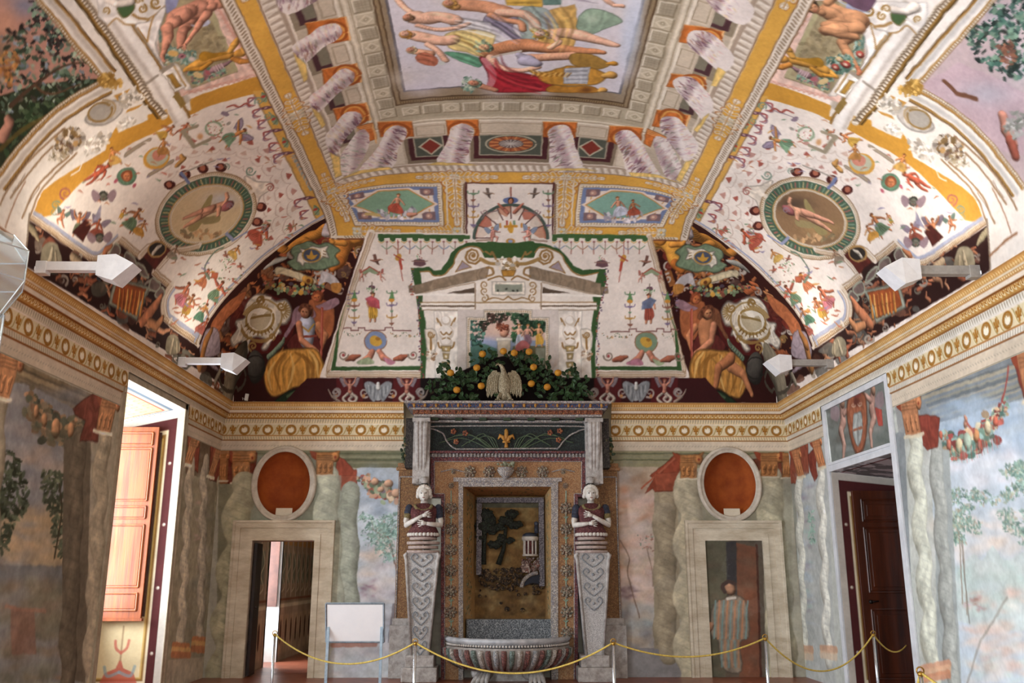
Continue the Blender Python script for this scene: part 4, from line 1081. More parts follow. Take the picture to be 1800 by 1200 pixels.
    for i in range(64):
        u = a0+(a1-a0)*(i+.5)/64; v = bc @ Vector(((R_-.035)*math.cos(u), (R_-.035)*math.sin(u), zr-.075)); bs.ball(v, .018, seg=8)
    put(bs, 'bead_moulding', W_, smooth=True)
    bs = MB(); bs.lathe([(R_-.03, zr-.10), (R_-.01, zr-.13), (R_-.03, zr-.22), (R_-.14, zr-.36), (R_-.30, zr-.44), (R_-.5, zr-.46)], 48, bc, a0, a1); put(bs, 'basin_wall', mat('basin_stone', 'a39c96', '7a746e', 10, .7, .5), smooth=True)
    RC = [mosaic('rib_'+n, c, 60, dark='3a3430') for n, c in (('red', ['7a4a44', '94645c', '5c3c3a']), ('grey', ['a8a8a8', '8c9094', 'b9b6b2']), ('green', ['6a7a74', '84948c', '54645c']), ('pale', ['b9b0a6', 'a09488', 'c9c2ba']))]
    for i in range(26):
        m = MB(); u = a0+(a1-a0)*(i+.5)/26
        pts_ = [bc @ Vector((rr*math.cos(u), rr*math.sin(u), z)) for rr, z in ((R_+.0, zr-.13), (R_-.01, zr-.2), (R_-.08, zr-.31), (R_-.2, zr-.40))]
        m.tube(pts_, [.035, .042, .036, .02], 8); put(m, 'basin_rib', RC[[0, 1, 0, 2, 3][i % 5]], smooth=True)
    for s in (-1, 1):
        m = MB(); 
        for k in range(4): m.tube([(FXC+s*.35+k*.03, 13.95, .16), (FXC+s*(.40)+k*.05-.05, 13.8, .06), (FXC+s*.42+k*.07-.1, 13.7, .0)], [.05, .045, .02], 8)
        m.ball((FXC+s*.37, 14.0, .12), .13, (1.3, 1, .9)); put(m, 'claw_foot', STW, smooth=True)
    m = MB(); m.box(FXC-.5, FXC+.5, 14.0, 14.5, 0, .16); put(m, 'plinth', STW)
    # ochre side pilasters behind the herms
    for s, (a, b) in ((-1, (699, 748)), (1, (1038, 1087))):
        Yp = 14.44; xa, xb = X(a, 900, Yp), X(b, 900, Yp); z0, z1 = Z(1086, Yp), Z(838, Yp)
        m = MB(); m.box(xa, xb, Yp, YB-.002, 0, z1+.16); put(m, 'side_pilaster', mosaic('ochre_ground', ['84603c', '946a42', '745034', 'a07c50'], 70, bump=.35, dark='5c4430'))
        m = MB()
        for p0, p1 in (((xa, z0), (xa, z1)), ((xa, z1), (xb, z1)), ((xb, z1), (xb, z0))): m.tube([(p0[0]+.02*(1 if p0[0] == xa else -1), Yp-.005, p0[1]), (p1[0]+.02*(1 if p1[0] == xa else -1), Yp-.005, p1[1])], .012, 6)
        put(m, 'pilaster_bead', MW)
        m = MB(); m.box(xa-.04, xb+.04, Yp-.04, YB-.002, z1+.10, z1+.15, bev=.01).box(xa-.02, xb+.02, Yp-.02, YB-.002, z1+.15, z1+.22, bev=.01); put(m, 'pilaster_cap', MO)
        m = MB(); m.box(xa-.03, xb+.03, Yp-.05, YB-.002, z0-.10, z0, bev=.01).box(xa-.06, xb+.06, Yp-.09, YB-.002, 0, z0-.10, bev=.01); put(m, 'pilaster_base', STW)
        # fluted console between crown and statue, and the dark return behind it
        cx = 740 if s < 0 else 1045; xc = X(cx, 790, 14.0)
        m = MB()
        prof_ = [(14.0, Z(736, 13.95)), (13.96, Z(745, 13.95)), (14.0, Z(775, 14.0)), (14.08, Z(815, 14.05)), (14.10, Z(840, 14.1)), (14.05, Z(850, 14.1))]
        for k in (-1, 0, 1): m.tube([(xc+k*.065*(1-j*.07), y, z) for j, (y, z) in enumerate(prof_)], [.042, .045, .042, .036, .03, .034], 8)
        m.box(xc-.13, xc+.13, 14.06, 14.4, Z(850, 14.1), Z(738, 14.0)).box(xc-.14, xc+.14, 13.93, 14.3, Z(741, 13.95), Z(734, 13.95), bev=.01); put(m, 'fluted_console', STW, smooth=False)
        xe = X(713 if s < 0 else 1071, 760, 14.1)
        m = MB(); m.box(min(xe, xc), max(xe, xc), 14.12, YB-.002, Z(822, 14.12), Z(735, 14.12)); put(m, 'canopy_side', mosaic('dark_side_mosaic', ['2c2824', '3c3430', '1c1a18', '4a4440'], 60))
    return t
build_fountain()
def build_herm(px, label, flip, idx):
    Y = 14.02; b = PX(px, 1185, Y); X0 = b.x
    t = thing('herm_statue', label, 'statue', (X0, Y, 0)); zz = lambda py: PX(px, py, Y).z
    HW = mat('white_stucco_skin', 'd3cec6', 'b9b3aa', 12, .5, .15); RB = mosaic('dark_red_bodice', ['5c2a2e', '6f3a3a', '4a2226', '84504c'], 110, dark='2c1416'); BL = mosaic('blue_sleeve', ['2c3448', '3a4458', '22283a'], 100); YE_ = mosaic('olive_sleeve', ['8a7a4c', '9c8c5c', '6f6440'], 100); DKH = mat('dark_wreath', '20241e', '14170f', 12, .6, .3)
    PM = mosaic('white_pillar_stucco', ['c9c6c4', 'b6b4b2', 'd6d3d0', 'a8a6a6'], 120, dark='6a6662', bump=.3)
    top = zz(853); waist = zz(941); capz = zz(972); foot = zz(1150)
    k = (top-waist)/.78
    # pedestal and tapering pillar
    MBx = MB(); MBx.box(-.26, .26, -.2, .4, 0, foot*.55, bev=.02).box(-.21, .21, -.16, .4, foot*.55, foot, bev=.015); MBx.build('pedestal', STW, t)
    m = MB(); w0, w1 = .125, .235; z0, z1 = foot, capz
    vs_ = [[m.bm.verts.new((sx*w, y, z)) for sx, y in ((-1, -.10), (1, -.10), (1, .38), (-1, .38))] for w, z in ((w0, z0), (w1, z1))]
    for i in range(4): m.bm.faces.new((vs_[0][i], vs_[0][(i+1) % 4], vs_[1][(i+1) % 4], vs_[1][i]))
    m.bm.faces.new(vs_[0][::-1]); m.bm.faces.new(vs_[1]); m.build('tapered_pillar', PM, t)
    m = MB()
    for s in (-1, 1): m.tube([(s*(w0+.0), -.11, z0+.0), (s*(w1-.0), -.11, z1-.1), (s*(w1+.02), -.12, z1-.03), (s*(w1-.01), -.15, z1)], [.02, .026, .03, .018], 8)
    m.build('pillar_edge', STW, t, smooth=True)
    m = MB()      # arabesque in relief down the front
    H = z1-z0; n = 7
    lo = 0 if not flip else .36
    for i in range(n):
        f = (i+.5)/n
        if f < lo: continue
        z = z0+H*f; w = (w0+(w1-w0)*f)*.72
        for s in (-1, 1):
            q = [(0, -.112, z-.1), (s*w*.5, -.118, z-.05), (s*w, -.118, z+.03), (s*w*.7, -.118, z+.09), (s*w*.35, -.118, z+.05), (s*w*.55, -.118, z+.02)]; m.tube([Vector(v) for v in smooth(q, 4)], .009, 5)
        m.ball((0, -.118, z), .022, (1, .5, 1), 8)
    m.build('arabesque_relief', mat('grey_relief', '8c8f92', '6a6f74', 14, .6, .2), t, smooth=True)
    m = MB(); h = waist-capz
    for i, (w, f) in enumerate(((.25, 0), (.23, .25), (.25, .5), (.21, .75), (.25, .95))): loft(m, [(0, .05, capz+h*f, w, .2), (0, .05, capz+h*(f+.16), w, .2)], 24)
    m.build('banded_waist', mat('banded_pink', 'b3a39a', '94807a', 14, .6, .3), t, smooth=True)
    # body
    m = MB(); loft(m, [(0, .02, waist-.02, .235, .17), (0, .02, waist+.06*k, .23, .165), (0, .02, waist+.14*k, .185, .14), (0, .0, waist+.26*k, .19, .15), (0, -.01, waist+.34*k, .205, .16), (0, .02, waist+.42*k, .215, .12), (0, .03, waist+.47*k, .15, .09), (0, .03, waist+.50*k, .075, .07)], 28)
    for s in (-1, 1): m.ball((s*.085, -.11, waist+.33*k), .075, (1, .8, 1))
    m.build('bodice', RB, t, smooth=True)
    m = MB()
    for i in range(12): u = math.pi+(i+.5)*math.pi/12; m.ball((.22*math.cos(u), .02+.17*math.sin(u), waist+.015), .032, (1, .8, .9), 8)
    m.build('bodice_fringe', HW, t, smooth=True)
    m = MB(); ring = [(.13*math.cos(u), .02-.10+.05*math.sin(u)*0-.03*abs(math.sin(u)), waist+.47*k-.09*max(0, math.sin(u))*1) for u in np.linspace(0, math.pi, 9)]; m.tube([Vector(v) for v in ring], .024, 8); m.build('collar', YE_, t, smooth=True)
    # head, hair, wreath
    hz = waist+.645*k
    m = MB(); loft(m, [(0, .03, waist+.46*k, .062, .06), (0, .02, waist+.54*k, .052, .052), (0, .0, hz-.105*k, .045, .05), (0, -.02, hz-.085*k, .06, .07), (0, -.015, hz-.04*k, .083, .093), (0, 0, hz+.02*k, .092, .102), (0, .005, hz+.07*k, .08, .09), (0, .01, hz+.10*k, .045, .055)], 24)
    m.ball((0, -.108, hz-.015*k), .018, (.8, .9, 1.9), 10).ball((0, -.095, hz-.062*k), .02, (1.3, .6, .45), 10).ball((0, -.083, hz-.092*k), .024, (1, .7, .8), 10)
    for s in (-1, 1): m.ball((s*.034, -.088, hz+.008*k), .015, (1.3, .6, .8), 10).ball((s*.088, .01, hz-.01*k), .02, (.5, .8, 1.3), 8)
    for s in (-1, 1): m.tube([(s*.014, -.1, hz+.028*k), (s*.036, -.1, hz+.036*k), (s*.06, -.085, hz+.026*k)], .007, 6)
    m.build('head', HW, t, smooth=True)
    EYM = mat('dark_eye', '4a4440', '3a3430', 20, .5, 0)
    for s in (-1, 1): MB().ball((s*.034, -.097, hz+.008*k), .011, (1.5, .6, .6), 10).build('eye', EYM, t, smooth=True)
    m = MB(); m.ball((0, -.106, hz-.062*k), .014, (1.7, .5, .45), 10); m.build('lips', mat('faded_lip', '9c6a62', '8a5a54', 20, .6, 0), t, smooth=True)
    m = MB()
    for i in range(13):
        u = -.25+i*(math.pi+.5)/12; x, z = .092*math.cos(u), hz+.02*k+.10*k*math.sin(u)
        m.ball((x, -.05+.03*abs(math.cos(u)), z), .033, (1, 1, 1), 10)
    for s in (-1, 1): m.ball((s*.10, .02, hz-.03*k), .03, (1, 1, 1.3), 10)
    m.ball((0, .055, hz+.03*k), .088, (1, 1, 1.05), 14); m.build('curled_hair', HW, t, smooth=True)
    m = MB(); m.lathe([(.055, hz+.12*k), (.07, hz+.135*k), (.05, hz+.165*k), (.0, hz+.175*k)], 14); m.build('wreath', DKH, t, smooth=True)
    m = MB(); m.lathe([(.045, hz+.165*k), (.07, hz+.22*k), (.05, hz+.27*k)], 12, rib=.15, nrib=10); m.build('acanthus_knot', STW, t, smooth=True)
    # arms folded over the breast, each hand with five fingers
    sh = waist+.41*k
    for s in (-1, 1):
        m = MB(); m.ball((s*.225, .01, sh), .062, (1, 1, 1.25), 12).ball((s*.24, .0, sh-.05*k), .06, (1, 1, 1), 12); m.build('puffed_sleeve', BL, t, smooth=True)
        m = MB(); m.ball((s*.245, -.01, sh-.10*k), .058, (1, 1, .9), 12).ball((s*.247, -.01, sh-.13*k), .054, (1, 1, .6), 12); m.build('sleeve_band', YE_ if s*(-1 if flip else 1) < 0 else BL, t, smooth=True)
        high = (s < 0) != flip
        el = Vector((s*.265, -.04, sh-.25*k)); wr = Vector((-s*.0, -.215, sh-.115*k)) if high else Vector((s*.06, -.225, sh-.235*k))
        m = MB(); m.tube([(s*.25, -.01, sh-.12*k), (s*.262, -.02, sh-.19*k), el, (el*.5+wr*.5)+Vector((0, -.01, -.004)), wr], [.047, .045, .042, .036, .024], 12)
        d = (wr-el).normalized(); d = Vector((-s, -.05, .22 if high else .02)).normalized(); n_ = Vector((0, -1, 0)); p = d.cross(n_).normalized()
        m.tube([wr, wr+d*.045, wr+d*.075], [.024, .034, .028], 10)
        for j in range(4):
            o = wr+d*.07+p*(.024-.016*j)*1.3; L = (.055, .066, .062, .046)[j]; m.tube([o, o+d*L*.5+p*(.010-.007*j)+n_*.004, o+d*L+p*(.016-.011*j)-n_*.012], [.0095, .0088, .006], 7)
        o = wr+d*.02; up = p if p.z > 0 else -p; m.tube([o, o+d*.03+up*.035, o+d*.062+up*.046], [.012, .0105, .007], 7)
        m.build('arm', HW, t, smooth=True)
    return t
build_herm(738, 'white half-length stucco woman with folded arms on a tapering pillar left of the niche', False, 0)
build_herm(1045, 'white half-length stucco woman with folded arms on a patched pillar right of the niche', True, 1)
def build_eagle():
    Y = 13.88; q = PX(886, 703, Y); t = thing('eagle_statue', 'pale stucco eagle with half-spread wings standing on top of the fountain canopy', 'statue', (q.x, Y, PX(886, 704, 13.80).z))
    ES = mosaic('feathered_stucco', ['c0b394', 'ac9f82', 'd2c6a8', '94886c'], 95, bump=.8, dark='5c523e'); S = .0088/1.0
    m = MB(); loft(m, [(0, 0, .02, .03, .03), (0, 0, .08, .07, .05), (.01, -.01, .2, .105, .075), (.01, -.02, .32, .10, .08), (.0, -.02, .40, .07, .06), (-.01, -.03, .48, .04, .045), (-.03, -.05, .54, .035, .04), (-.06, -.07, .575, .034, .034), (-.09, -.08, .585, .02, .02)], 18)
    m.tube([(-.085, -.08, .585), (-.12, -.09, .575), (-.135, -.09, .55)], [.018, .012, .004], 8); m.build('body', ES, t, smooth=True)
    for s in (-1, 1):
        o = [(s*.07, .40), (s*.12, .50), (s*.18, .49), (s*.25, .40), (s*.28, .28), (s*.275, .1), (s*.25, .06), (s*.22, .12), (s*.20, .06), (s*.165, .14), (s*.15, .08), (s*.11, .2), (s*.07, .28)]
        m = MB(); m.prism(o if s > 0 else o[::-1], -.02, .03)
        for i in range(6): x = s*(.10+i*.03); m.tube([(x, -.03, .42-i*.02), (x+s*.02, -.035, .25-i*.015), (x+s*.005, -.03, .12)], [.014, .018, .01], 6)
        for i in range(8): a = i/7; m.ball((s*(.08+.17*a), -.03, .44-.12*a*a), .026, (1, .5, 1.1), 8)
        m.build('wing', ES, t, smooth=False)
        m = MB(); m.tube([(s*.05, -.02, .12), (s*.09, -.04, .06), (s*.10, -.05, .02)], [.04, .026, .018], 8)
        for j in (-1, 0, 1): m.tube([(s*.10, -.05, .02), (s*.10+j*.03, -.09, .018), (s*.10+j*.04, -.11, .004)], [.014, .012, .005], 6)
        m.build('leg', ES, t, smooth=True)
    m = MB(); m.prism([(-.04, .12), (.06, .12), (.09, .0), (-.06, .0)], .0, .05); m.build('tail', ES, t)
build_eagle()
def build_branches():
    LF = mat('dark_citrus_leaf', '3c5634', '22341e', 9, .5, .25); LM = mat('lemon_stucco', 'c08a28', 'a86c1e', 16, .55, .4, bscale=60); BR_ = mat('branch_bark', '3a2c1c', '241a10', 14, .8, .3)
    Y = 14.05
    # (fruit, leaf centres) in sight of the canopy
    sets = ((-1, 'spreading stucco citrus branch with lemons left of the eagle', [(848,622),(792,655),(838,646),(803,685),(846,678)], [(782,645),(777,650),(800,672),(768,690),(760,680),(776,672),(787,662),(815,668),(830,655),(856,650),(862,634),(856,618),(840,634),(824,674),(866,664),(806,660),(772,700),(832,700),(812,694),(865,680),(848,664),(790,690)]),
            (1, 'spreading stucco citrus branch with lemons right of the eagle', [(885,617),(904,620),(930,618),(938,645),(981,655),(934,674),(962,680)], [(895,630),(920,624),(938,632),(948,650),(960,660),(975,672),(990,662),(1004,652),(1010,660),(1020,672),(1016,690),(1000,684),(985,690),(970,700),(950,690),(940,660),(925,655),(1030,690),(920,680),(1022,700),(1002,700),(958,640),(915,640)]))
    r = random.Random(9)
    for s, lab, fruit, leaves in sets:
        o = PX(886+s*20, 700, Y); o.z = PX(886, 704, 13.80).z; t = thing('citrus_branch', lab, 'branch', (o.x, Y, o.z))
        m = MB()
        P3 = lambda a, b, y=Y: Vector(PX(a, b, y))-o
        m.tube([Vector(v) for v in smooth([tuple(P3(886+s*8, 700)), tuple(P3(886+s*50, 672)), tuple(P3(886+s*90, 676)), tuple(P3(886+s*130, 692))], 5)], .016, 6)
        for a, b in fruit: m.tube([P3((a*2+(886+s*60))/3, (b*2+684)/3+6, Y), P3(a, b-4, Y-.05)], .008, 5)
        m.build('branch_wood', BR_, t, smooth=True)
        m = MB()
        for a, b in leaves:
            for _ in range(9):
                c = P3(a+r.uniform(-11, 11), b+r.uniform(-9, 9), Y-r.uniform(0, .18)); L = r.uniform(.07, .11); R = Matrix.Translation(c) @ Matrix.Rotation(r.uniform(0, 6.28), 4, 'Y') @ Matrix.Rotation(r.uniform(-.7, .7), 4, 'X') @ Matrix.Rotation(r.uniform(-.6, .6), 4, 'Z')
                n = 6; top, bot = [], []
                for i in range(n+1): f = i/n; w = .33*L*math.sin(math.pi*min(.999, f))**.8; top.append((f*L, w)); bot.append((f*L, -w))
                mid = [m.bm.verts.new(R @ Vector((f[0], .008, 0))) for f in top]
                up = [m.bm.verts.new(R @ Vector((f[0], -.012, f[1]))) for f in top[1:-1]]; dn = [m.bm.verts.new(R @ Vector((f[0], -.012, f[1]))) for f in bot[1:-1]]
                for row in (up, dn):
                    full = [mid[0]]+row+[mid[-1]]
                    for i in range(n):
                        try: m.bm.faces.new([v for v in dict.fromkeys((mid[i], mid[i+1], full[i+1], full[i]))])
                        except ValueError: pass
        o_ = m.build('leaves', LF, t); sm = o_.modifiers.new('leaf_thickness', 'SOLIDIFY'); sm.thickness = .006
        for a, b in fruit:
            c = P3(a, b, Y-.2); m = MB(); m.ball(c, .058, (1, 1, .92), 14).ball(c+Vector((0, -.045, -.004)), .012, seg=8); m.build('lemon', LM, t, smooth=True)
    # hanging fruit swags at the canopy's ends
    for px, lab in ((718, 'dark stucco swag of fruit and leaves hanging left of the canopy'), (1067, 'dark stucco swag of fruit and leaves hanging right of the canopy')):
        o = PX(px, 762, 14.2); t = thing('fruit_swag', lab, 'garland', (o.x, 14.2, o.z)); 
        m = MB(); m.tube([(0, 0, .06), (0, 0, -.05)], .008, 5); m.build('cord', BR_, t)
        m = MB(); f = MB()
        for i in range(60):
            z = -.05-.46*r.random(); w = .04+.07*math.sin(min(1, (-z-.05)/.46*1.1)*math.pi); m.ball((r.uniform(-w, w), r.uniform(-.04, .05), z), r.uniform(.022, .038), (1, .6, .7), 7, rot=Matrix.Rotation(r.uniform(0, 3), 4, 'Y'))
        for i in range(9): z = -.1-.38*r.random(); f.ball((r.uniform(-.06, .06), -.05, z), r.uniform(.026, .036), seg=10)
        m.build('leaf_cluster', FGREY, t, smooth=True); f.build('fruit_cluster', mat('dull_fruit', '5c4c2c', '3c3c24', 14, .5, .2), t, smooth=True)
build_branches()

# ================================================================== things standing in the hall
def build_floor_things():
    ST = mat('brushed_steel', 'c4c8cc', 'a8acb2', 30, .25, .02, metal=.9); ROPE = mat('yellow_rope', 'c9b05c', 'a08a3c', 60, .8, .3); BRS = mat('brass', 'b08a40', '8a6a2c', 20, .35, .05, metal=.8)
    posts = [(483, 1115, 10.0), (730, 1130, 8.8), (1078, 1130, 8.8), (1345, 1122, 9.3), (1535, 1115, 10.0), (1618, 1183, 6.2)]
    labs = ['slim steel rope post beside the frame of the left doorway', 'slim steel rope post in front of the left-hand herm statue', 'slim steel rope post in front of the right-hand herm statue', 'slim steel rope post in front of the painted man in stripes', 'slim steel rope post standing before the dark walnut door', 'nearest rope post, only its ringed head above the lower edge, right of the walnut door']
    tops = []; proto = None
    for (a, b, Y), lab in zip(posts, labs):
        q = PX(a, b, Y); h = q.z; tops.append(Vector((q.x, Y, h)))
        t = thing('rope_post', lab, 'barrier post', (q.x, Y, 0), 'rope posts round the fountain')
        MB().lathe([(.15, 0), (.15, .012), (.10, .022), (.025, .03)], 28).build('base', ST, t, smooth=False)
        MB().tube([(0, 0, .02), (0, 0, h-.02)], .014, 12).build('pole', ST, t, smooth=True)
        m = MB(); m.ball((0, 0, h-.005), .02, seg=10)
        n = 14; m.tube([(0+.024*math.cos(u), 0, h+.015+.024*math.sin(u)) for u in np.linspace(0, 6.28, n)], .005, 6); m.build('ring_head', BRS, t, smooth=True)
    def rope(a, b, sag, lab):
        m = MB(); pts = [a.lerp(b, f)-Vector((0, 0, sag*4*f*(1-f))) for f in np.linspace(0, 1, 36)]; pts[0] = a; pts[-1] = b
        m.tube(pts, .0085, 7); o = m.build('rope', ROPE, None, smooth=True); tag(o, lab, 'rope', 'yellow barrier ropes')
    up = Vector((0, 0, .005))
    rope(tops[0]+up, tops[1]+up, .24, 'yellow rope sagging under the white board, left of the fountain'); rope(tops[1]+up, tops[2]+up, .27, 'yellow rope sagging across the front of the basin')
    rope(tops[2]+up, tops[3]+up, .15, 'yellow rope running from the right herm to the painted man'); rope(tops[3]+up, tops[4]+up, .34, 'yellow rope dipping low below the corner columns, right of the painted man')
    rope(tops[4]+up, PX(1593, 1134, 10.9), .12, 'short yellow rope from the post to the near edge of the walnut doorway'); rope(tops[5]+up, Vector((2.55, 6.4, .25)), .06, 'yellow rope leaving the nearest post to the left'); rope(tops[5]+up, Vector((3.6, 4.9, .2)), .05, 'yellow rope leaving the nearest post to the right')
    # information board
    Y = 13.1; q0, q1 = PX(575, 1060, Y), PX(676, 1062, Y); q2 = PX(577, 1129, Y); cx = (q0.x+q1.x)/2; w_ = (q1.x-q0.x)/2; h = q0.z; hb = q2.z
    t = thing('information_board', 'blank white information board tilted on two slim legs, right of the left doorway', 'sign', (cx, Y, 0))
    BW = mat('white_panel', 'f2f4f6', 'eceff2', 4, .4, .0, spec=.5); FR = mat('pale_blue_metal', '9fb0bc', '8496a4', 20, .35, .02, metal=.5)
    tilt = -.9; hh = (h-hb)
    T = Matrix.Translation((0, 0, hb+hh/2)) @ Matrix.Rotation(.3, 4, 'X')
    L = hh/2/math.cos(.3)
    MB().box(-w_+.015, w_-.015, -.006, .006, -L+.015, L-.015, m=T, bev=.002).build('panel', BW, t)
    m = MB()
    for a, b in (((-w_, -L), (w_, -L)), ((w_, -L), (w_, L)), ((w_, L), (-w_, L)), ((-w_, L), (-w_, -L))): m.tube([T @ Vector((a[0], 0, a[1])), T @ Vector((b[0], 0, b[1]))], .014, 8)
    m.build('panel_frame', FR, t)
    for s in (-1, 1): MB().box(s*(w_-.03)-.02, s*(w_-.03)+.02, -.02+.03, .03, 0, hb+hh*.45, bev=.003).build('leg', FR, t); MB().box(s*(w_-.03)-.03, s*(w_-.03)+.03, -.22, .22, 0, .02, bev=.004).build('foot', FR, t)
build_floor_things()
def build_lamps():
    WH_ = mat('lamp_white', 'e6e8ea', 'd8dadd', 10, .4, .02, spec=.5); WG = mat('lamp_grey', 'a3a09a', '8c8984', 10, .5, .02); DK = mat('lamp_dark', '2a2a2a', '1c1c1c', 8, .5, 0)
    labs = {(-1, 0): 'white angular cornice lamp on the left, the nearer of the two', (-1, 1): 'white angular cornice lamp on the left, the farther one above the window', (1, 0): 'grey-white angular cornice lamp on the right, the nearer of the two', (1, 1): 'grey-white angular cornice lamp on the right, the farther one above the painted shield panel'}
    for s in (-1, 1):
        for k, Y in enumerate((7.95, 11.75)):
            x0 = (XL if s < 0 else XR); z0 = 4.23
            t = thing('cornice_lamp', labs[(s, k)], 'lamp', (x0-s*.16, Y, z0), 'lamps on the cornice')
            d = -s; LM_ = WH_ if s < 0 else WG
            if k == 0: m = MB(); m.lathe([(.0, -.02), (.07, -.02), (.085, .0), (.085, .03), (.0, .03)], 24); o = m.build('round_cap', WH_, t, smooth=False); o.location = (-d*.02, 0, .0)
            MB().box(min(0, d*.14), max(0, d*.14), -.05, .05, -.03, .09, bev=.005).build('bracket', LM_, t)
            m = MB(); T = Matrix.Rotation(-d*.10*0, 4, 'Y'); m.box(min(d*.1, d*.62), max(d*.1, d*.62), -.045, .045, .0, .085, bev=.005); m.build('arm', LM_, t)
            hx = d*.62; m = MB()     # faceted head: a wedge opening upwards
            A_ = [(hx, -.06, -.02), (hx, .06, -.02), (hx, .06, .12), (hx, -.06, .12), (hx+d*.05, -.17, -.03), (hx+d*.36, -.12, .06), (hx+d*.20, -.22, .12), (hx+d*.05, .17, -.03), (hx+d*.36, .12, .06), (hx+d*.20, .22, .12)]
            V_ = [m.bm.verts.new(v) for v in [(hx, -.09, -.06), (hx, .09, -.06), (hx, .09, .13), (hx, -.09, .13), (hx+d*.17, -.12, -.12), (hx+d*.17, .12, -.12), (hx+d*.34, .10, .05), (hx+d*.34, -.10, .05), (hx+d*.17, -.10, .14), (hx+d*.17, .10, .14)]]
            for f in ((0, 1, 2, 3), (0, 4, 5, 1), (4, 7, 6, 5), (3, 2, 9, 8), (8, 9, 6, 7), (0, 3, 8, 4), (4, 8, 7), (1, 5, 9, 2), (5, 6, 9)): m.bm.faces.new([V_[i] for i in f])
            m.build('lamp_head', WH_, t)
            MB().box(hx-.012 if d > 0 else hx, hx if d > 0 else hx+.012, -.03, .03, -.085, -.06).build('hinge_clip', DK, t)
            l = bpy.data.lights.new('cornice_lamp_light', 'AREA'); l.shape = 'RECTANGLE'; l.size = .3; l.size_y = .25; l.energy = LAMP_W; l.color = (1, .90, .78); lo = bpy.data.objects.new('cornice_lamp_light', l); COL.objects.link(lo); lo.location = (x0-s*.16+hx+d*.2, Y, z0+.2); lo.rotation_euler = (math.pi, d*-.35, 0)
LAMP_W = 6
build_lamps()
def build_small():
    # alarm sensor at the foot of the left corner fresco
    q = PX(428, 690, 14.05); t = thing('alarm_sensor', 'tiny white alarm sensor standing on the cornice in the left corner', 'sensor', (q.x, 14.22, 4.206))
    W2 = mat('white_plastic', 'd8d8d4', 'c8c8c4', 10, .5, 0); MB().box(-.025, .025, -.02, .02, 0, .11, m=M4(ry=.12), bev=.004).build('sensor_body', W2, t); MB().tube([(-.03, 0, .03), (-.06, 0, .05), (-.05, 0, .01)], .004, 6).build('cable', W2, t)
    # clear acrylic lantern hanging close by, cut by the left edge of the view
    t = thing('acrylic_lantern', 'clear acrylic box lantern held out from the left wall, before the cornice', 'lantern', (-3.02, 5.0, 2.95))
    g = bpy.data.materials.new('clear_acrylic'); g.use_nodes = True; b = g.node_tree.nodes['Principled BSDF']; b.inputs['Base Color'].default_value = (.93, .95, .95, 1); b.inputs['Roughness'].default_value = .15; b.inputs['Transmission Weight'].default_value = .95; b.inputs['IOR'].default_value = 1.12
    MET = mat('pale_edge', 'c9ccca', 'b0b4b2', 20, .3, 0, metal=.6)
    hx = [(.26*math.cos(u), .26*math.sin(u)) for u in np.arange(6)*math.pi/3]
    m = MB(); rows = [[m.bm.verts.new((x*k_, y*k_, z)) for x, y in hx] for k_, z in ((.55, .02), (1, .22), (1, .40), (.62, .50))]
    for a, c in zip(rows, rows[1:]):
        for i in range(6): m.bm.faces.new((a[i], a[(i+1) % 6], c[(i+1) % 6], c[i]))
    o = m.build('acrylic_shell', g, t); sd = o.modifiers.new('sheet', 'SOLIDIFY'); sd.thickness = .006
    m = MB()
    for i in range(6): m.tube([(hx[i][0]*.55, hx[i][1]*.55, .02), (hx[i][0], hx[i][1], .22), (hx[i][0], hx[i][1], .40), (hx[i][0]*.62, hx[i][1]*.62, .50)], .004, 6)
    for k_, z in ((1, .22), (1, .40), (.55, .02)): p = [(x*k_, y*k_, z) for x, y in hx]; m.tube(p+[p[0]], .004, 6)
    m.build('edge_strips', MET, t)
    MB().tube([(-.1, 0, .5), (-.4, .1, .62), (XL+3.02, .3, .62)], .012, 8).build('wall_arm', MET, t)
    MB().box(-.1, .1, -.1, .1, .49, .51).build('top_plate', MET, t)
    m = MB(); m.box(.10, .11, -.1, .1, -.55, .04); m.build('lower_pane', g, t); MB().box(.108, .118, -.105, -.095, -.55, .04).box(.108, .118, .095, .105, -.55, .04).build('pane_edge', MET, t)
build_small()
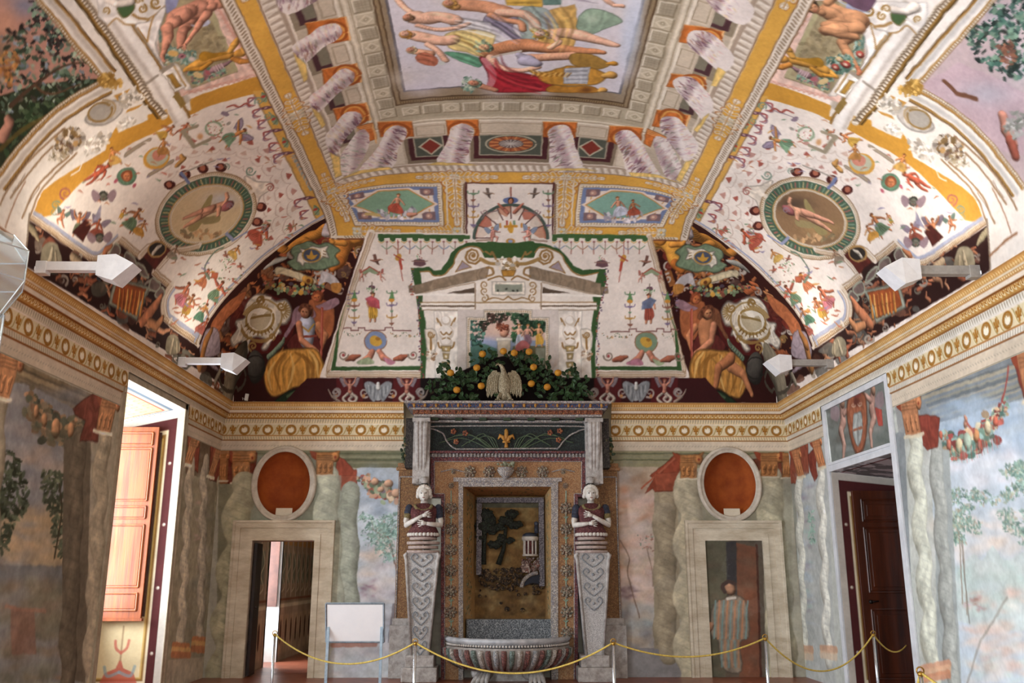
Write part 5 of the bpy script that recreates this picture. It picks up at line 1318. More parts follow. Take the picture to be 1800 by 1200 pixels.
# ================================================================== paint: the vault
V = VAULT
def metric(): V.mapper = vmet; V.T = None; V.eps = .02
def sight(m=False): V.mapper = vmir(vhit) if m else vhit; V.T = None; V.eps = 2.
OCH, OCH2, IV, DKM = 'd7a03f', 'c98f30', 'e3d8ce', '2b1411'
def vb(x0, x1, y0, y1, col, al=1):
    """band between painted offsets and depths"""
    a = vmet(np.array([[x0, y0], [x1, y1]])); V.band(a[0, 0], a[1, 0], a[0, 1], a[1, 1], col, al)
def both(f):
    for m in (False, True):
        sight(m); f(m)
    V.T = None
def paint_framework():
    metric()


    # ochre field round the painted colonnade
    vb(-2.70, 2.70, 5, 12.86, OCH)
    vb(-2.72, -2.60, 5, 12.86, 'd8ccbc'); vb(2.60, 2.72, 5, 12.86, 'd8ccbc')
    for s in (-1, 1):
        for o, w_, cc in ((2.715, .008, '7a5a3c'), (2.605, .007, '8a6a48')): V.line([(s*o, 5.6), (s*o, 12.86)], w_, cc)
        for y in np.arange(5.6, 12.8, .052): V.line([(s*2.64, y), (s*2.675, y+.03)], .011, '8f7a62')
    # dentil course
    for s in (-1, 1): vb(s*2.24, s*2.44, 5, 11.66, 'cdbfae'); 
    vb(-2.44, 2.44, 11.46, 11.66, 'cdbfae')
    for s in (-1, 1):
        V.line([(s*2.43, 5.6), (s*2.43, 11.66)], .008, '8f6f55'); V.line([(s*2.27, 5.6), (s*2.27, 11.5)], .022, 'a5917e'); V.line([(s*2.23, 5.6), (s*2.23, 11.47)], .014, 'dacdbd')
        for y in np.arange(5.6, 11.5, .105): V.line([(s*2.31, y), (s*2.40, y+.03)], [.022, .014], 'a89684'); V.line([(s*2.31, y+.045), (s*2.4, y+.06)], .014, 'ddd2c4')
    V.line([(-2.43, 11.655), (2.43, 11.655)], .008, '8f6f55'); V.line([(-2.3, 11.5), (2.3, 11.5)], .022, 'a5917e'); V.line([(-2.25, 11.465), (2.25, 11.465)], .012, 'dacdbd')
    for x in np.arange(-2.3, 2.35, .105): V.line([(x, 11.54), (x+.03, 11.63)], [.022, .014], 'a89684'); V.line([(x+.05, 11.54), (x+.07, 11.62)], .014, 'ddd2c4')
    # inside of the painted loggia
    vb(-2.22, 2.22, 5, 11.46, 'b7a792')
    # dark recesses behind the columns
    for s in (-1, 1):
        for k, yc in enumerate((6.55, 7.41, 8.27-.02, 9.12, 9.98)):
            y0, y1 = yc-.24+.45, yc+.20+.45-.05
            vb(s*1.99, s*2.22, y0-.12, y1+.06, '8a7c66'); vb(s*1.99, s*2.16, y0-.05, y1, '4a2c30'); vb(s*1.99, s*2.10, y0-.02, y1-.06, '77705e')
            vb(s*1.77, s*1.97, yc+.22, yc+.62, 'c2b29c'); V.line([(s*1.80, yc+.27), (s*1.94, yc+.27), (s*1.94, yc+.58), (s*1.80, yc+.58), (s*1.80, yc+.27)], .006, '95846c')
    vb(-1.98, 1.98, 10.52, 10.83, 'c2b29c')
    for x0, x1 in ((-1.24, -.87), (-.4, .4), (.88, 1.24)): V.line([(x0, 10.56), (x1, 10.56), (x1, 10.79), (x0, 10.79), (x0, 10.56)], .006, '95846c')
    for x0, x1 in ((-1.42, -.78), (-.55, .55), (.78, 1.42)):
        vb(x0, x1, 10.83, 11.45, '7c6c58'); vb(x0+.05, x1-.05, 10.83, 11.38, '4a2326'); vb(x0+.12, x1-.12, 10.83, 11.31, 'a39a84'); vb(x0+.14, x1-.14, 10.85, 11.29, '4f5348')
    for s in (-1, 1):
        V.poly([(s*1.08, 10.86), (s*1.25, 11.06), (s*1.08, 11.28), (s*.91, 11.06)], 'b0a78f'); V.poly([(s*1.08, 10.90), (s*1.21, 11.06), (s*1.08, 11.24), (s*.95, 11.06)], '7e2f24')
        V.poly([(s*1.44, 10.85), (s*1.74, 10.85), (s*1.84, 11.44), (s*1.46, 11.44)], 'cbbda9')
    V.line(circ(0, 11.05, .34, .2, n=30), .012, 'a8a088'); V.poly(circ(0, 11.05, .3, .175), 'a35a34')
    for i in range(24):
        t = i*math.pi/12; V.line([(.17*math.cos(t), 11.05+.1*math.sin(t)), (.29*math.cos(t), 11.05+.17*math.sin(t))], .008, 'd08a50' if i % 2 else '7a3a24')
    V.poly(circ(0, 11.05, .17, .1), '6a5c58')
    for i in range(16): t = i*math.pi/8; V.line([(0, 11.05), (.15*math.cos(t), 11.05+.09*math.sin(t))], .006, 'bdb3aa')
    # entablature and coffered band round the central picture
    vb(-1.78, 1.78, 5, 10.50, 'c4b7a0')
    for o, cc, w_ in ((1.775, 'ddd2c0', .016), (1.735, '9f8e76', .008), (1.70, 'd8ccb6', .014), (1.66, 'a5957c', .007)):
        V.line([(-o, 5.6), (-o, 8.72+o), (o, 8.72+o), (o, 5.6)], w_, cc)
    vb(-1.65, 1.65, 5, 10.36, 'aa9d84')
    def coffer(x, y, w_, h, kind):
        V.poly([(x-w_, y-h), (x+w_, y-h), (x+w_, y+h), (x-w_, y+h)], 'b8ab92' if kind else 'a39780')
        V.line([(x-w_, y+h), (x-w_, y-h), (x+w_, y-h)], .008, 'd6cbb6'); V.line([(x-w_, y+h), (x+w_, y+h), (x+w_, y-h)], .008, '82745c')
        if kind: V.line([(x, y-h*.7), (x+w_*.7, y), (x, y+h*.7), (x-w_*.7, y), (x, y-h*.7)], .006, 'd2c6ae'); V.dot(x, y, .026, '8d8068'); V.dot(x, y, .014, 'c5b9a0')
        else:
            for i in (-.4, 0, .4): V.line([(x+w_*i, y-h*.8), (x+w_*i, y+h*.8)], .004, '8a7c66'); V.line([(x-w_*.8, y+h*i), (x+w_*.8, y+h*i)], .004, '8a7c66')
    for i, y in enumerate(np.arange(10.14, 5.6, -.245)):
        for s in (-1, 1): coffer(s*1.54, y, .085 if i % 2 else .10, .105, i % 2 == 0)
    for i, x in enumerate(np.arange(-1.25, 1.3, .25)): coffer(x, 10.16, .105, .10, i % 2 == 0)
    vb(-1.43, 1.43, 5, 9.98, '5c4630'); vb(-1.41, 1.41, 5, 9.955, '8c7656'); vb(-1.37, 1.37, 5, 9.90, '4a3520'); vb(-1.355, 1.355, 5, 9.87, '8f7c62')
    for x in np.arange(-1.36, 1.37, .03): V.line([(x, 9.915), (x, 9.945)], .006, '5a4426')
    vb(-1.29, 1.29, 5, 9.68, 'cdc7cf')
    V.line([(-1.29, 5.6), (-1.29, 9.68), (1.29, 9.68), (1.29, 5.6)], .014, '5e5a60')
def paint_colonnade():
    LC = [[(538,41),(607,30),(616,70),(548,84)], [(566,122),(626,112),(635,144),(572,158)], [(586,192),(644,181),(651,211),(596,226)]]
    LS = [[(562,46),(590,41),(602,55),(590,72),(568,84),(535,112),(513,82),(545,60)], [(590,128),(608,120),(622,128),(622,142),(610,152),(590,168),(560,198),(548,188),(544,170),(568,150)],
          [(598,206),(612,196),(632,198),(637,210),(628,222),(602,250),(592,274),(580,268),(572,240),(588,220)]]
    RC = [[(1203,43),(1272,55),(1262,86),(1194,74)], [(1180,130),(1240,136),(1232,162),(1172,152)], [(1155,193),(1212,203),(1203,230),(1146,222)]]
    RS = [[(1208,65),(1220,53),(1253,60),(1290,100),(1272,128),(1233,100),(1212,82)], [(1183,142),(1200,134),(1222,140),(1255,180),(1240,214),(1222,196),(1190,160)], [(1160,218),(1165,206),(1185,205),(1198,213),(1228,255),(1215,280),(1205,285),(1186,262),(1164,234)]]
    BC = [[(664,215),(724,213),(727,240),(668,241)], [(784,211),(840,210),(842,238),(788,238)], [(955,214),(1014,215),(1011,242),(956,241)], [(1072,221),(1130,225),(1125,253),(1068,249)]]
    BS = [[(676,232),(692,221),(712,224),(715,238),(700,262),(690,295),(632,302),(642,285),(660,265),(672,242)], [(792,226),(812,217),(832,224),(832,238),(824,262),(822,289),(768,286),(780,260),(789,240)],
          [(963,232),(975,221),(995,220),(1006,232),(1012,260),(1024,297),(970,298),(966,250)], [(1080,242),(1090,230),(1110,230),(1124,244),(1132,258),(1150,292),(1158,308),(1105,304),(1094,272)]]
    PL = [[(628,222),(655,216),(662,244),(650,248),(640,236)], [(1138,226),(1170,240),(1164,247),(1150,242),(1143,258),(1131,252)]]
    PS = [[(628,232),(643,228),(650,247),(640,276),(622,300),(600,308),(592,290),(606,262)], [(1148,244),(1168,242),(1184,262),(1200,300),(1190,318),(1172,312),(1158,285)]]
    sight()
    # extra ones cut by the top of the view
    LC.append([(512,-42),(584,-54),(596,-14),(520,0)]); LS.append([(530,-36),(566,-40),(580,-22),(556,2),(506,26),(484,-4),(512,-22)]); RC.append([(1226,-46),(1306,-30),(1296,4),(1214,-10)]); RS.append([(1228,-20),(1246,-38),(1284,-26),(1326,16),(1306,44),(1262,22)])
    r = np.random.default_rng(3)
    def shaft(p, axis, tint):
        p = smooth(p, 3, True); wn, cov = V.mask(p)
        if wn is None: return
        full = np.zeros((V.nv, V.nu), np.float32); full[wn[2]:wn[3], wn[0]:wn[1]] = cov; V.clip = full
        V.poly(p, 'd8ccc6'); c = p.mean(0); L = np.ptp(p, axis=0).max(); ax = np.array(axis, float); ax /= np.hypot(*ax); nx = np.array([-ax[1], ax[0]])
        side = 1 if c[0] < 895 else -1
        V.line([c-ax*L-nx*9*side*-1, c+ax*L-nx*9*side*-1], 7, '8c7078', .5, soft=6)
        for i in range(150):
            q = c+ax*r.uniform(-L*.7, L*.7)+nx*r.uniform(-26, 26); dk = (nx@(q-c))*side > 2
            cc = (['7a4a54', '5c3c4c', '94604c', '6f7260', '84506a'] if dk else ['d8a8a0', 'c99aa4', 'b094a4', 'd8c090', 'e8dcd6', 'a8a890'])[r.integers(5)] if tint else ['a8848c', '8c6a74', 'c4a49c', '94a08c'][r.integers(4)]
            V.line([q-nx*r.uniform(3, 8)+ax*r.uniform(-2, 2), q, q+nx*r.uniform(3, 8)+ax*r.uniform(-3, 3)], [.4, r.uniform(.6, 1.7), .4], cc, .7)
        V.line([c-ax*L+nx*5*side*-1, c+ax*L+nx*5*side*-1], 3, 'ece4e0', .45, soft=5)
        V.clip = None
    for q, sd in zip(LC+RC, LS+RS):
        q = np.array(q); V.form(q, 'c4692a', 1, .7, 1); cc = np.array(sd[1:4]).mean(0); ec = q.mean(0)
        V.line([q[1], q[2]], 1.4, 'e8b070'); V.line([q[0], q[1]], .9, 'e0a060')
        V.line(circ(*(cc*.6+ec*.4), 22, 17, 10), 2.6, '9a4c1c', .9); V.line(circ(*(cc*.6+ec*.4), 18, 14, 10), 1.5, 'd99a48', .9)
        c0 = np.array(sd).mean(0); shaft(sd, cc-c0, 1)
    for q, sd in zip(BC, BS):
        q = np.array(q); V.form(q, 'c4692a', 1, .7, 1); cc = np.array(sd[:3]).mean(0); ec = q.mean(0)
        V.line([q[0], q[1]], .9, 'e8b070'); V.line(circ(ec[0], ec[1]+4, 24, 14), 2.4, '9a4c1c', .9); V.line(circ(ec[0], ec[1]+5, 20, 11), 1.3, 'd99a48', .9)
        c0 = np.array(sd).mean(0); shaft(sd, cc-c0, 1)
    for q, sd in zip(PL, PS):
        V.form(q, 'c4692a', 1, .7, 1)
        for i in range(3): V.line(np.array(q)[:3]+[0, i*3+2], .7, 'e0a868')
        c0 = np.array(sd).mean(0); shaft(sd, np.array(sd[0])-c0, 0)
    for p in ([(770,285),(822,288),(838,291),(750,290)], [(968,297),(1024,296),(1050,300),(962,300)], [(632,300),(684,294),(690,298),(600,314)], [(1105,303),(1158,308),(1180,318),(1200,322),(1110,310)],
              [(580,268),(596,276),(600,308),(590,312)], [(1205,285),(1220,280),(1196,320),(1188,316)], [(516,92),(538,114),(540,140),(534,144)], [(548,190),(562,198),(572,220),(566,225)], [(1262,118),(1275,126),(1258,152),(1250,150)], [(1240,204),(1248,200),(1226,232),(1220,228)]):
        V.form(p, 'e2bd6a', 1, .75, .6)
def paint_ochre():
    metric()
    # panels above the end wall
    for s in (-1, 1):
        a = [(s*.98, 11.88), (s*2.46, 11.88), (s*2.32, 12.66), (s*.98, 12.66)]
        c = np.array([s*1.70, 12.27]); P_ = np.array(a)
        sh = lambda k: [tuple(c+(p-c)*np.array([1-k/.74, 1-k/.39])) for p in P_]
        V.poly(P_, 'd8ccb8'); V.line(P_[[0, 1, 2, 3, 0]], .008, '8a6a48'); V.poly(sh(.035), 'b09a7a')
        q = np.array(sh(.05)); beads(V, q[[0, 1, 2, 3, 0]], .045, .014, 'e4d9c6')
        V.poly(sh(.07), '6f7fa6'); V.poly(sh(.135), 'e0d2c6'); V.poly(sh(.20), 'c78f48'); V.poly(sh(.215), 'dccabc')
        # lozenge with a seated figure on cloud
        lz = lambda k: [(s*(1.05+k), 12.27), (s*(1.45+k*.3), 11.97+k*.6), (s*(1.92-k*.3), 11.97+k*.6), (s*(2.34-k), 12.27), (s*(1.92-k*.3), 12.55-k*.6), (s*(1.45+k*.3), 12.55-k*.6)]
        for qx, qy in ((1.2, 12.05), (2.2, 12.05), (1.2, 12.48), (2.15, 12.48)):
            V.poly([(s*(qx-.1), qy-.07), (s*(qx+.1), qy-.07), (s*(qx+.1), qy+.07), (s*(qx-.1), qy+.07)], '7a6266'); V.dot(s*qx, qy, .05, 'b08478'); V.dot(s*qx-.01, qy, .02, 'd8b8a0')
        V.poly(lz(0), 'dccabc'); V.poly(lz(.05), 'c78f48'); V.poly(lz(.08), '7fa488' if s < 0 else '7ba696')
    sight()
    for x, y, sgn in ((694, 375, 1), (1092, 380, -1)):
        foliage(V, [(x-40, y-8), (x+40, y-8), (x+30, y+8), (x-30, y+8)], 30, 3, 7, ['b9b4bc', 'cfc8cc', '9a94a4'], 5)
        fig(V, x, y+4, 42, 8*sgn, 'sit', 'c98e72', 'b8503c' if sgn > 0 else 'b9bed0', None, '8a5a30', sgn)
        if sgn < 0: fig(V, x+24, y+2, 34, -10, 'sit', 'b87a54', 'a04a34')
        else: V.line([(x-28, y+3), (x-50, y+1)], 3, 'c4a868'); V.limb([(x+26, y+2), (x+36, y+1)], [5, 3], 'c48a74')
    metric()
    # arabesques
    for s in (-1, 1):
        rosette(V, s*.79, 11.76, .085); spray(V, s*.79, 11.76, .62, 0 if s < 0 else 180, 5); spray(V, s*.79, 11.76, .55, 180 if s < 0 else 0, 5); spray(V, s*.79, 11.80, .85, 90, 6, .9)
        rosette(V, s*.79, 12.74, .085); spray(V, s*.86, 12.745, .55, 0 if s > 0 else 180, 5, .9)
        rosette(V, s*2.50, 11.72, .10); spray(V, s*2.46, 11.74, .55, 180 if s > 0 else 0, 5, .9); spray(V, s*2.5, 11.78, .8, 96 if s > 0 else 84, 6, .9)
        rosette(V, s*2.30, 12.75, .09); spray(V, s*2.25, 12.75, .6, 180 if s > 0 else 0, 5, .9)
        spray(V, s*2.52, 11.66, .55, -90, 4, .9)
        for y0, L in ((9.55, .5), (6.9, .5)): rosette(V, s*2.52, y0, .11); spray(V, s*2.52, y0, L, 90, 4, 1.2); spray(V, s*2.52, y0, L, -90, 4, 1.2)
    for s in (-1, 1):
        V.poly([(s*.69, 11.86), (s*.62, 11.86), (s*.64, 12.86), (s*.74, 12.86)], 'd5c8b4'); V.line([(s*.655, 11.9), (s*.69, 12.86)], .012, '7a5c40')
        V.line([(s*.625, 11.87), (s*.645, 12.86)], .016, '4e2422')
        for y in np.arange(11.92, 12.84, .045): V.line([(s*.675, y), (s*.70, y+.01)], .008, 'a8967c')
        V.line([(s*.91, 11.86), (s*.93, 12.62)], .012, 'd5c8b4')
    V.poly([(-.61, 11.88), (.61, 11.88), (.64, 12.9), (-.64, 12.9)], IV); V.line([(-.63, 11.88), (.63, 11.88)], .012, '5a3028')
    V.line([(-2.62, 12.84), (-.7, 12.84)], .022, 'd5c8b4'); V.line([(2.55, 12.84), (.7, 12.84)], .022, 'd5c8b4'); V.line([(-2.6, 12.875), (-.7, 12.875)], .012, '6a4030'); V.line([(2.55, 12.875), (.7, 12.875)], .012, '6a4030')
    for x in np.arange(.74, 2.5, .045):
        for s in (-1, 1): V.line([(s*x, 12.83), (s*x+.02, 12.85)], .008, '8a7458')
def paint_centre():
    """the central picture: a generic company of reclining and standing figures among clouds"""
    sight()
    F_, F2, F3 = 'd8aa92', 'c48a68', 'cf9a7c'
    for i in range(60): V.blob(rng.uniform(690, 1110), rng.uniform(-60, 165), rng.uniform(20, 50), rng.uniform(10, 26), ['c9c3d4', 'd6d0d8', 'dcd2c8', 'bfc2d4', 'd9ccd2'][rng.integers(5)], .5)
    for x in (1100, 1110, 1118): V.blob(x, 60, 14, 90, 'c3cfe4', .5, 8)
    V.form([(960, 20), (1010, 8), (1018, 55), (1000, 100), (935, 88), (958, 50)], 'd4a75a', 1, .8)
    V.form(smooth([(915, 15), (955, 14), (972, 30), (982, 55), (955, 60), (925, 75), (912, 50)], 4, True), '93a39c', 1, .8); V.blob(965, 40, 12, 22, '8a7e96', .8, -20)
    V.form(smooth([(855, 25), (880, 10), (910, 30), (900, 50), (925, 80), (880, 72), (850, 50)], 4, True), '8b8398')
    # reclining group left
    V.form(smooth([(790, 30), (830, 36), (870, 42), (905, 58), (900, 75), (860, 70), (820, 62), (795, 48)], 4, True), 'ccc8cc'); V.line(smooth([(870, 42), (885, 50), (905, 66)]), 5, '5e5468', .9)
    V.limb(smooth([(700, 0), (712, 14), (722, 22)]), 5, F_); V.limb(smooth([(722, 28), (745, 32), (775, 30), (800, 36)]), [7, 11, 12, 14, 13, 11, 12, 13, 14, 14, 13, 13, 12, 12, 12, 12, 12, 12, 11][:19], F_)
    V.limb(smooth([(735, 44), (765, 52), (800, 50), (822, 42)]), 4.5, F_); V.limb([(716, 30), (722, 32)], 6, '9a6a50')
    V.form(smooth([(785, 60), (830, 52), (865, 58), (870, 70), (850, 98), (820, 92), (790, 84)], 4, True), 'dcc27c'); V.line(smooth([(800, 62), (830, 80), (850, 92)]), 3, 'b98a3c', .8); V.line(smooth([(840, 56), (866, 64)]), 4, 'e6dcae', .9)
    V.limb(smooth([(728, 62), (752, 68), (778, 72), (796, 70)]), 11, F_); V.limb(smooth([(752, 78), (770, 90), (783, 106)]), 5, F_); V.limb([(710, 60), (718, 62)], 7, 'c79448'); V.limb([(720, 60), (724, 61)], 5, F_)
    V.form(smooth([(782, 92), (815, 94), (846, 104), (843, 118), (822, 112), (800, 104)], 4, True), '5f9a78')
    V.limb([(720, 88), (738, 92), (755, 95)], [5, 7, 8], F3); V.form(smooth([(730, 100), (748, 92), (770, 104), (764, 116), (740, 112)], 4, True), 'b4674c'); V.dot(776, 111, 4.5, 'c8ccc8')
    # upper reclining nude
    V.limb(smooth([(800, 8), (830, 10), (862, 14), (890, 22)]), 13, F2, .6); V.limb(smooth([(880, 22), (915, 24), (935, 34), (942, 52)]), [9]*18+[7], F_); V.limb(smooth([(862, 26), (890, 36), (914, 40), (919, 52)]), 5.5, F2); V.limb([(788, 6), (800, 12)], 8, 'cf9a5c'); V.form([(886, -8), (954, -6), (953, 12), (890, 9)], 'd2a544')
    V.form([(955, -6), (985, -6), (986, 9), (955, 9)], '5f7d74')
    for q in ([(1000, -6), (1040, 4), (1050, 6), (1010, 0)],): V.form(smooth(q, 4, True), 'b3a4b8')
    V.limb([(1060, -4), (1080, 10), (1096, 11)], 4, F_)
    # standing figure with wine-red cloak
    V.form(smooth([(850, 100), (868, 118), (905, 126), (960, 140), (972, 158), (900, 162), (862, 158), (858, 130), (844, 104)], 4, True), 'a3202c'); V.line(smooth([(852, 104), (866, 130), (862, 150)]), 5, 'c87880', .9); V.line(smooth([(885, 135), (910, 150), (950, 156)]), 3, 'd04448', .7); V.line(smooth([(880, 128), (920, 140), (950, 152)]), 3, '701420', .7)
    V.limb(smooth([(858, 92), (890, 84), (925, 80), (960, 84), (1010, 88), (1060, 92)]), np.interp(np.arange(31), [0, 10, 20, 30], [13, 16, 11, 5]), 'bf8058'); V.limb(smooth([(930, 102), (970, 100), (1010, 98)]), [9]*12+[6], F3); V.limb(smooth([(862, 100), (880, 118), (915, 124), (945, 118)]), 5.5, F_)
    V.limb([(850, 82), (858, 86)], 8, F3); foliage(V, circ(843, 80, 12, 13), 40, 2, 4, ['8fae98', '6f9080', 'a9c0a4'], 4); V.line([(866, 100), (915, 90)], 2.2, 'b8b0a4')
    V.limb([(912, 96), (926, 106), (944, 112)], [5, 13, 8], 'a9a6c0')
    # child and sack
    V.form(smooth([(1014, 40), (1030, 18), (1060, 18), (1090, 32), (1092, 40), (1060, 52), (1040, 60), (1018, 54)], 4, True), '8fa890'); V.blob(1040, 34, 14, 9, 'b9ccb4', .8)
    V.limb(smooth([(966, 60), (995, 58), (1018, 62), (1055, 72), (1084, 80)]), np.interp(np.arange(25), [0, 12, 24], [11, 12, 5]), F_); V.limb([(972, 62), (984, 74), (968, 84)], 5, F_); V.limb([(948, 58), (955, 60)], 9, 'd6a890'); foliage(V, circ(940, 58, 7, 10), 30, 2, 3.5, ['c9a040', 'b98a34', 'dcc070'], 3)
    # gilded vessels
    G = 'c48a30'
    V.form(smooth([(1000, 102), (1010, 94), (1040, 96), (1065, 108), (1070, 116), (1050, 122), (1020, 118), (1005, 112)], 4, True), 'a27a34'); V.limb([(1068, 112), (1078, 112)], [3, 6], G)
    V.form(smooth([(930, 124), (950, 128), (990, 118), (1000, 116), (1040, 120), (1060, 128), (1066, 134), (1055, 146), (1030, 150), (985, 150), (955, 144), (945, 134)], 4, True), G); V.form([(992, 120), (1038, 118), (1032, 148), (990, 147)], 'a9aab0')
    for i in range(7): V.line([(995, 122+i*3.6), (1032, 121+i*3.6)], .8, ['d4d6dc', '7a7c86'][i % 2], .8)
    V.limb([(1062, 134), (1074, 132)], [5, 9], 'd4a050'); V.form(smooth([(970, 150), (1000, 152), (1040, 152), (1050, 162), (990, 163), (960, 160)], 4, True), 'b87c28'); V.blob(1030, 158, 14, 6, '6a3c18', .9); V.limb([(1054, 160), (1060, 158)], [3, 6], 'd4a050')
    for i in range(14): V.line(smooth([(932+i*5, 122+i*1.1), (938+i*5, 128), (934+i*5, 134)], 3), .9, ['e6b860', '8a5a1c'][i % 2], .8)
    foliage(V, circ(823, 148, 12, 15), 45, 2, 4.5, ['8fae98', '5f8070', 'b9c8b0'], 8); V.limb([(832, 146), (848, 152), (870, 158)], [7, 6, 5], 'cf8e70')
    # heads and folds that bring the company to life
    face(V, 716, 31, 7, 90, 'c98e72', '8a6a4c'); face(V, 712, 60, 8, 85, 'd8a890', 'c48a3c'); face(V, 722, 88, 7, 80, 'c08a70', 'cdb890'); face(V, 790, 6, 9, 80, 'd0987a', 'd09c4c'); face(V, 852, 84, 9, 70, 'd39a80', '6a8a70', 1); face(V, 834, 147, 8, 75, 'cf8e70', '7f9a84'); face(V, 950, 60, 9, 85, 'd8a48c', 'c9a040')
    folds(V, [(800, 66), (830, 76), (852, 90)], 7, 2.2, 'dcc27c', 1, 12); folds(V, [(800, 40), (840, 48), (880, 60)], 6, 2, 'ccc8cc', 2, 9); folds(V, [(866, 112), (890, 136), (950, 150)], 8, 2.6, 'a3202c', 3, 14); folds(V, [(800, 98), (822, 104), (842, 112)], 4, 1.6, '5f9a78', 4, 6)
    folds(V, [(925, 20), (945, 40), (975, 56)], 6, 2.2, '93a39c', 5, 14); folds(V, [(860, 30), (885, 48), (915, 68)], 6, 2.2, '8b8398', 6, 12); folds(V, [(970, 20), (990, 50), (975, 88)], 5, 2.4, 'd4a75a', 7, 18); folds(V, [(890, 2), (920, 2), (950, 1)], 4, 2, 'd2a544', 8, 7); folds(V, [(735, 100), (750, 104), (766, 108)], 4, 1.6, 'b4674c', 9, 7)
    for x, y, rx, ry, k_ in ((760, 26, 10, 4, .8), (790, 30, 8, 5, .78), (752, 64, 7, 4, .8), (780, 70, 8, 5, 1.12), (830, 6, 9, 5, .8), (862, 16, 9, 5, 1.1), (900, 82, 12, 4, .78), (940, 80, 12, 4, 1.12), (985, 86, 14, 3, .8), (870, 96, 10, 4, 1.12), (1000, 60, 8, 4, 1.1), (1030, 66, 8, 3, .82)):
        V.blob(x, y, rx, ry, np.clip(C3('c48e70')*k_, 0, 1), .45)
    V.limb([(700, 128), (712, 120), (722, 118)], .1, 'c9c3d4')
    metric(); vb(-1.60, -1.43, 5, 9.98, 'aa9d84', 0)
def end_field():
    sight()
    c = V
    V.poly([(650, 408), (1146, 414), (1210, 664), (566, 664)], IV)
    V.line([(652, 408), (568, 662), (772, 662)], 6, IV)
    for side in ([(655, 410), (616, 520), (575, 658), (700, 658), (772, 658)], [(1140, 414), (1172, 530), (1204, 658), (1100, 658), (1008, 658)]):
        sm = np.array(side, float); fl = -1 if side[0][0] < 900 else 1
        P_ = np.vstack([smooth(sm[:3], 8), sm[3:]]); moulding(V, P_, .85, False, fl)
    V.poly([(609, 533), (596, 578), (590, 644), (768, 643), (768, 650), (582, 651), (592, 585)], '38592f'); V.poly([(1172, 531), (1186, 580), (1190, 644), (1016, 644), (1016, 650), (1199, 651), (1190, 585)], '38592f')
    # scalloped green hem
    for x0, x1 in ((664, 826), (968, 1136)):
        V.poly([(x0, 411), (x1, 413), (x1, 420), (x0, 418)], '3f6236')
        for x in np.arange(x0+6, x1, 20): V.blob(x, 420, 5, 4.5, '3f6236', 1, hard=3); V.line([(x-5, 424), (x, 427), (x+5, 424)], .7, 'c9a050')
        for x in np.arange(x0+16, x1-4, 20):
            V.dot(x, 425, 2, 'a86a6a'); V.line([(x, 425), (x, 436)], .6, '8a6a5a'); V.line(smooth([(x-9, 432), (x, 438), (x+9, 432)], 3), .8, ['7a8aa8', 'a87a5a', '7a9a7a'][int(x) % 3]); V.line([(x, 438), (x, 446)], .7, '9a5a4a')
    # grotesques either side, in the frame of the crop (560,380)
    for m in (0, 1):
        sg = 1 if m == 0 else -1; X = lambda x: (x if m == 0 else 1789-x)
        def P(x, y, dy=0): return (560+X(x)/2.647, 380+(y+(6 if m else 0))/2.647)
        cl = (('b84a58', 'c99a34') if m == 0 else ('5a6a8c', 'a04a3a'))
        x, y = P(252, 490); fig(V, x, y, 55, 0, 'stand', 'c98a68', cl[1]); V.form([P(215, 385), P(245, 370), P(282, 392), P(285, 430), P(240, 420)], cl[0], .9)
        x, y = P(195, 300); fig(V, x, y, 19, 20*sg, 'fly', 'c98a78', None, 'b8685c'); x, y = P(298, 300); fig(V, x, y, 19, -20*sg, 'fly', 'c98a78', None, 'b8685c')
        V.poly([P(200, 262), P(238, 232), P(282, 262), P(262, 270), P(240, 258), P(215, 272)], '8a9a78'); V.line([P(200, 262), P(238, 234), P(282, 262)], 1, 'a84a3a')
        x, y = P(248, 345); V.blob(x, y-6, 6, 3.5, '6a4a58', 1, hard=3); foliage(V, circ(x, y-1, 11, 4), 16, 1.2, 2.2, ['6f9a6a', '8ab080'], 3); V.line([(x, y-14), (x, y+6)], .8, '7a6a5a')
        x, y = P(265, 205); bird(V, x, y, 22, 0, sg, '9a6a5a')
        for q in (165, 340):
            x, y = P(q, 510); candel(V, x, y, 62, seed=q); x, y = P(q, 385); V.poly([(x-5, y), (x+5, y), (x, y-16)], '5f8a58'); V.blob(x, y+2, 5, 3, 'c98a34', 1, hard=3)
        x, y = P(372, 190); V.line([P(368, 110), P(372, 200), P(392, 300)], .7, 'a85a4a'); V.blob(x, y, 5, 7, 'c9923c', 1, 30, hard=3); V.line([(x-8, y-5), (x+8, y+5)], 1.2, 'a8483a'); V.line([P(380, 205), P(384, 245)], 2, 'b84a3a')
        x, y = P(470, 225); V.poly([(x-11, y), (x-9, y-8), (x, y-11), (x+9, y-8), (x+11, y), (x, y+3)], '6a4a50'); V.line([(x-13, y-6), (x+13, y-6)], .8, '8a6a5a'); foliage(V, circ(x, y-14, 8, 5), 10, 1, 2, ['6f9a6a', 'a86a5a'], 5)
        V.line([P(115, 520), P(150, 520), P(150, 532), P(185, 532), P(185, 518), P(215, 518), P(215, 530), P(310, 530), P(310, 518), P(345, 518), P(345, 530), P(430, 532)], .9, '7a4a44')
        for a_, b_ in ((120, 200), (330, 400), (400, 470)): q0, q1 = P(a_, 535), P(b_, 535); garland(V, q0, q1, 9*1, 3.6, ['6f8a5a', 'a87a5a', 'c9a070', '5a7a5a'], 26, a_)
        x, y = P(265, 580); V.poly(circ(x, y, 20, 18), '7d8fb4' if m == 0 else '7a9478'); V.line(circ(x, y, 20, 18), .8, '9a6a4a'); V.blob(x, y, 11, 9, 'd1a23c', 1, 30, hard=3); V.blob(x+4, y-4, 4, 3, 'a8742a', 1, hard=3)
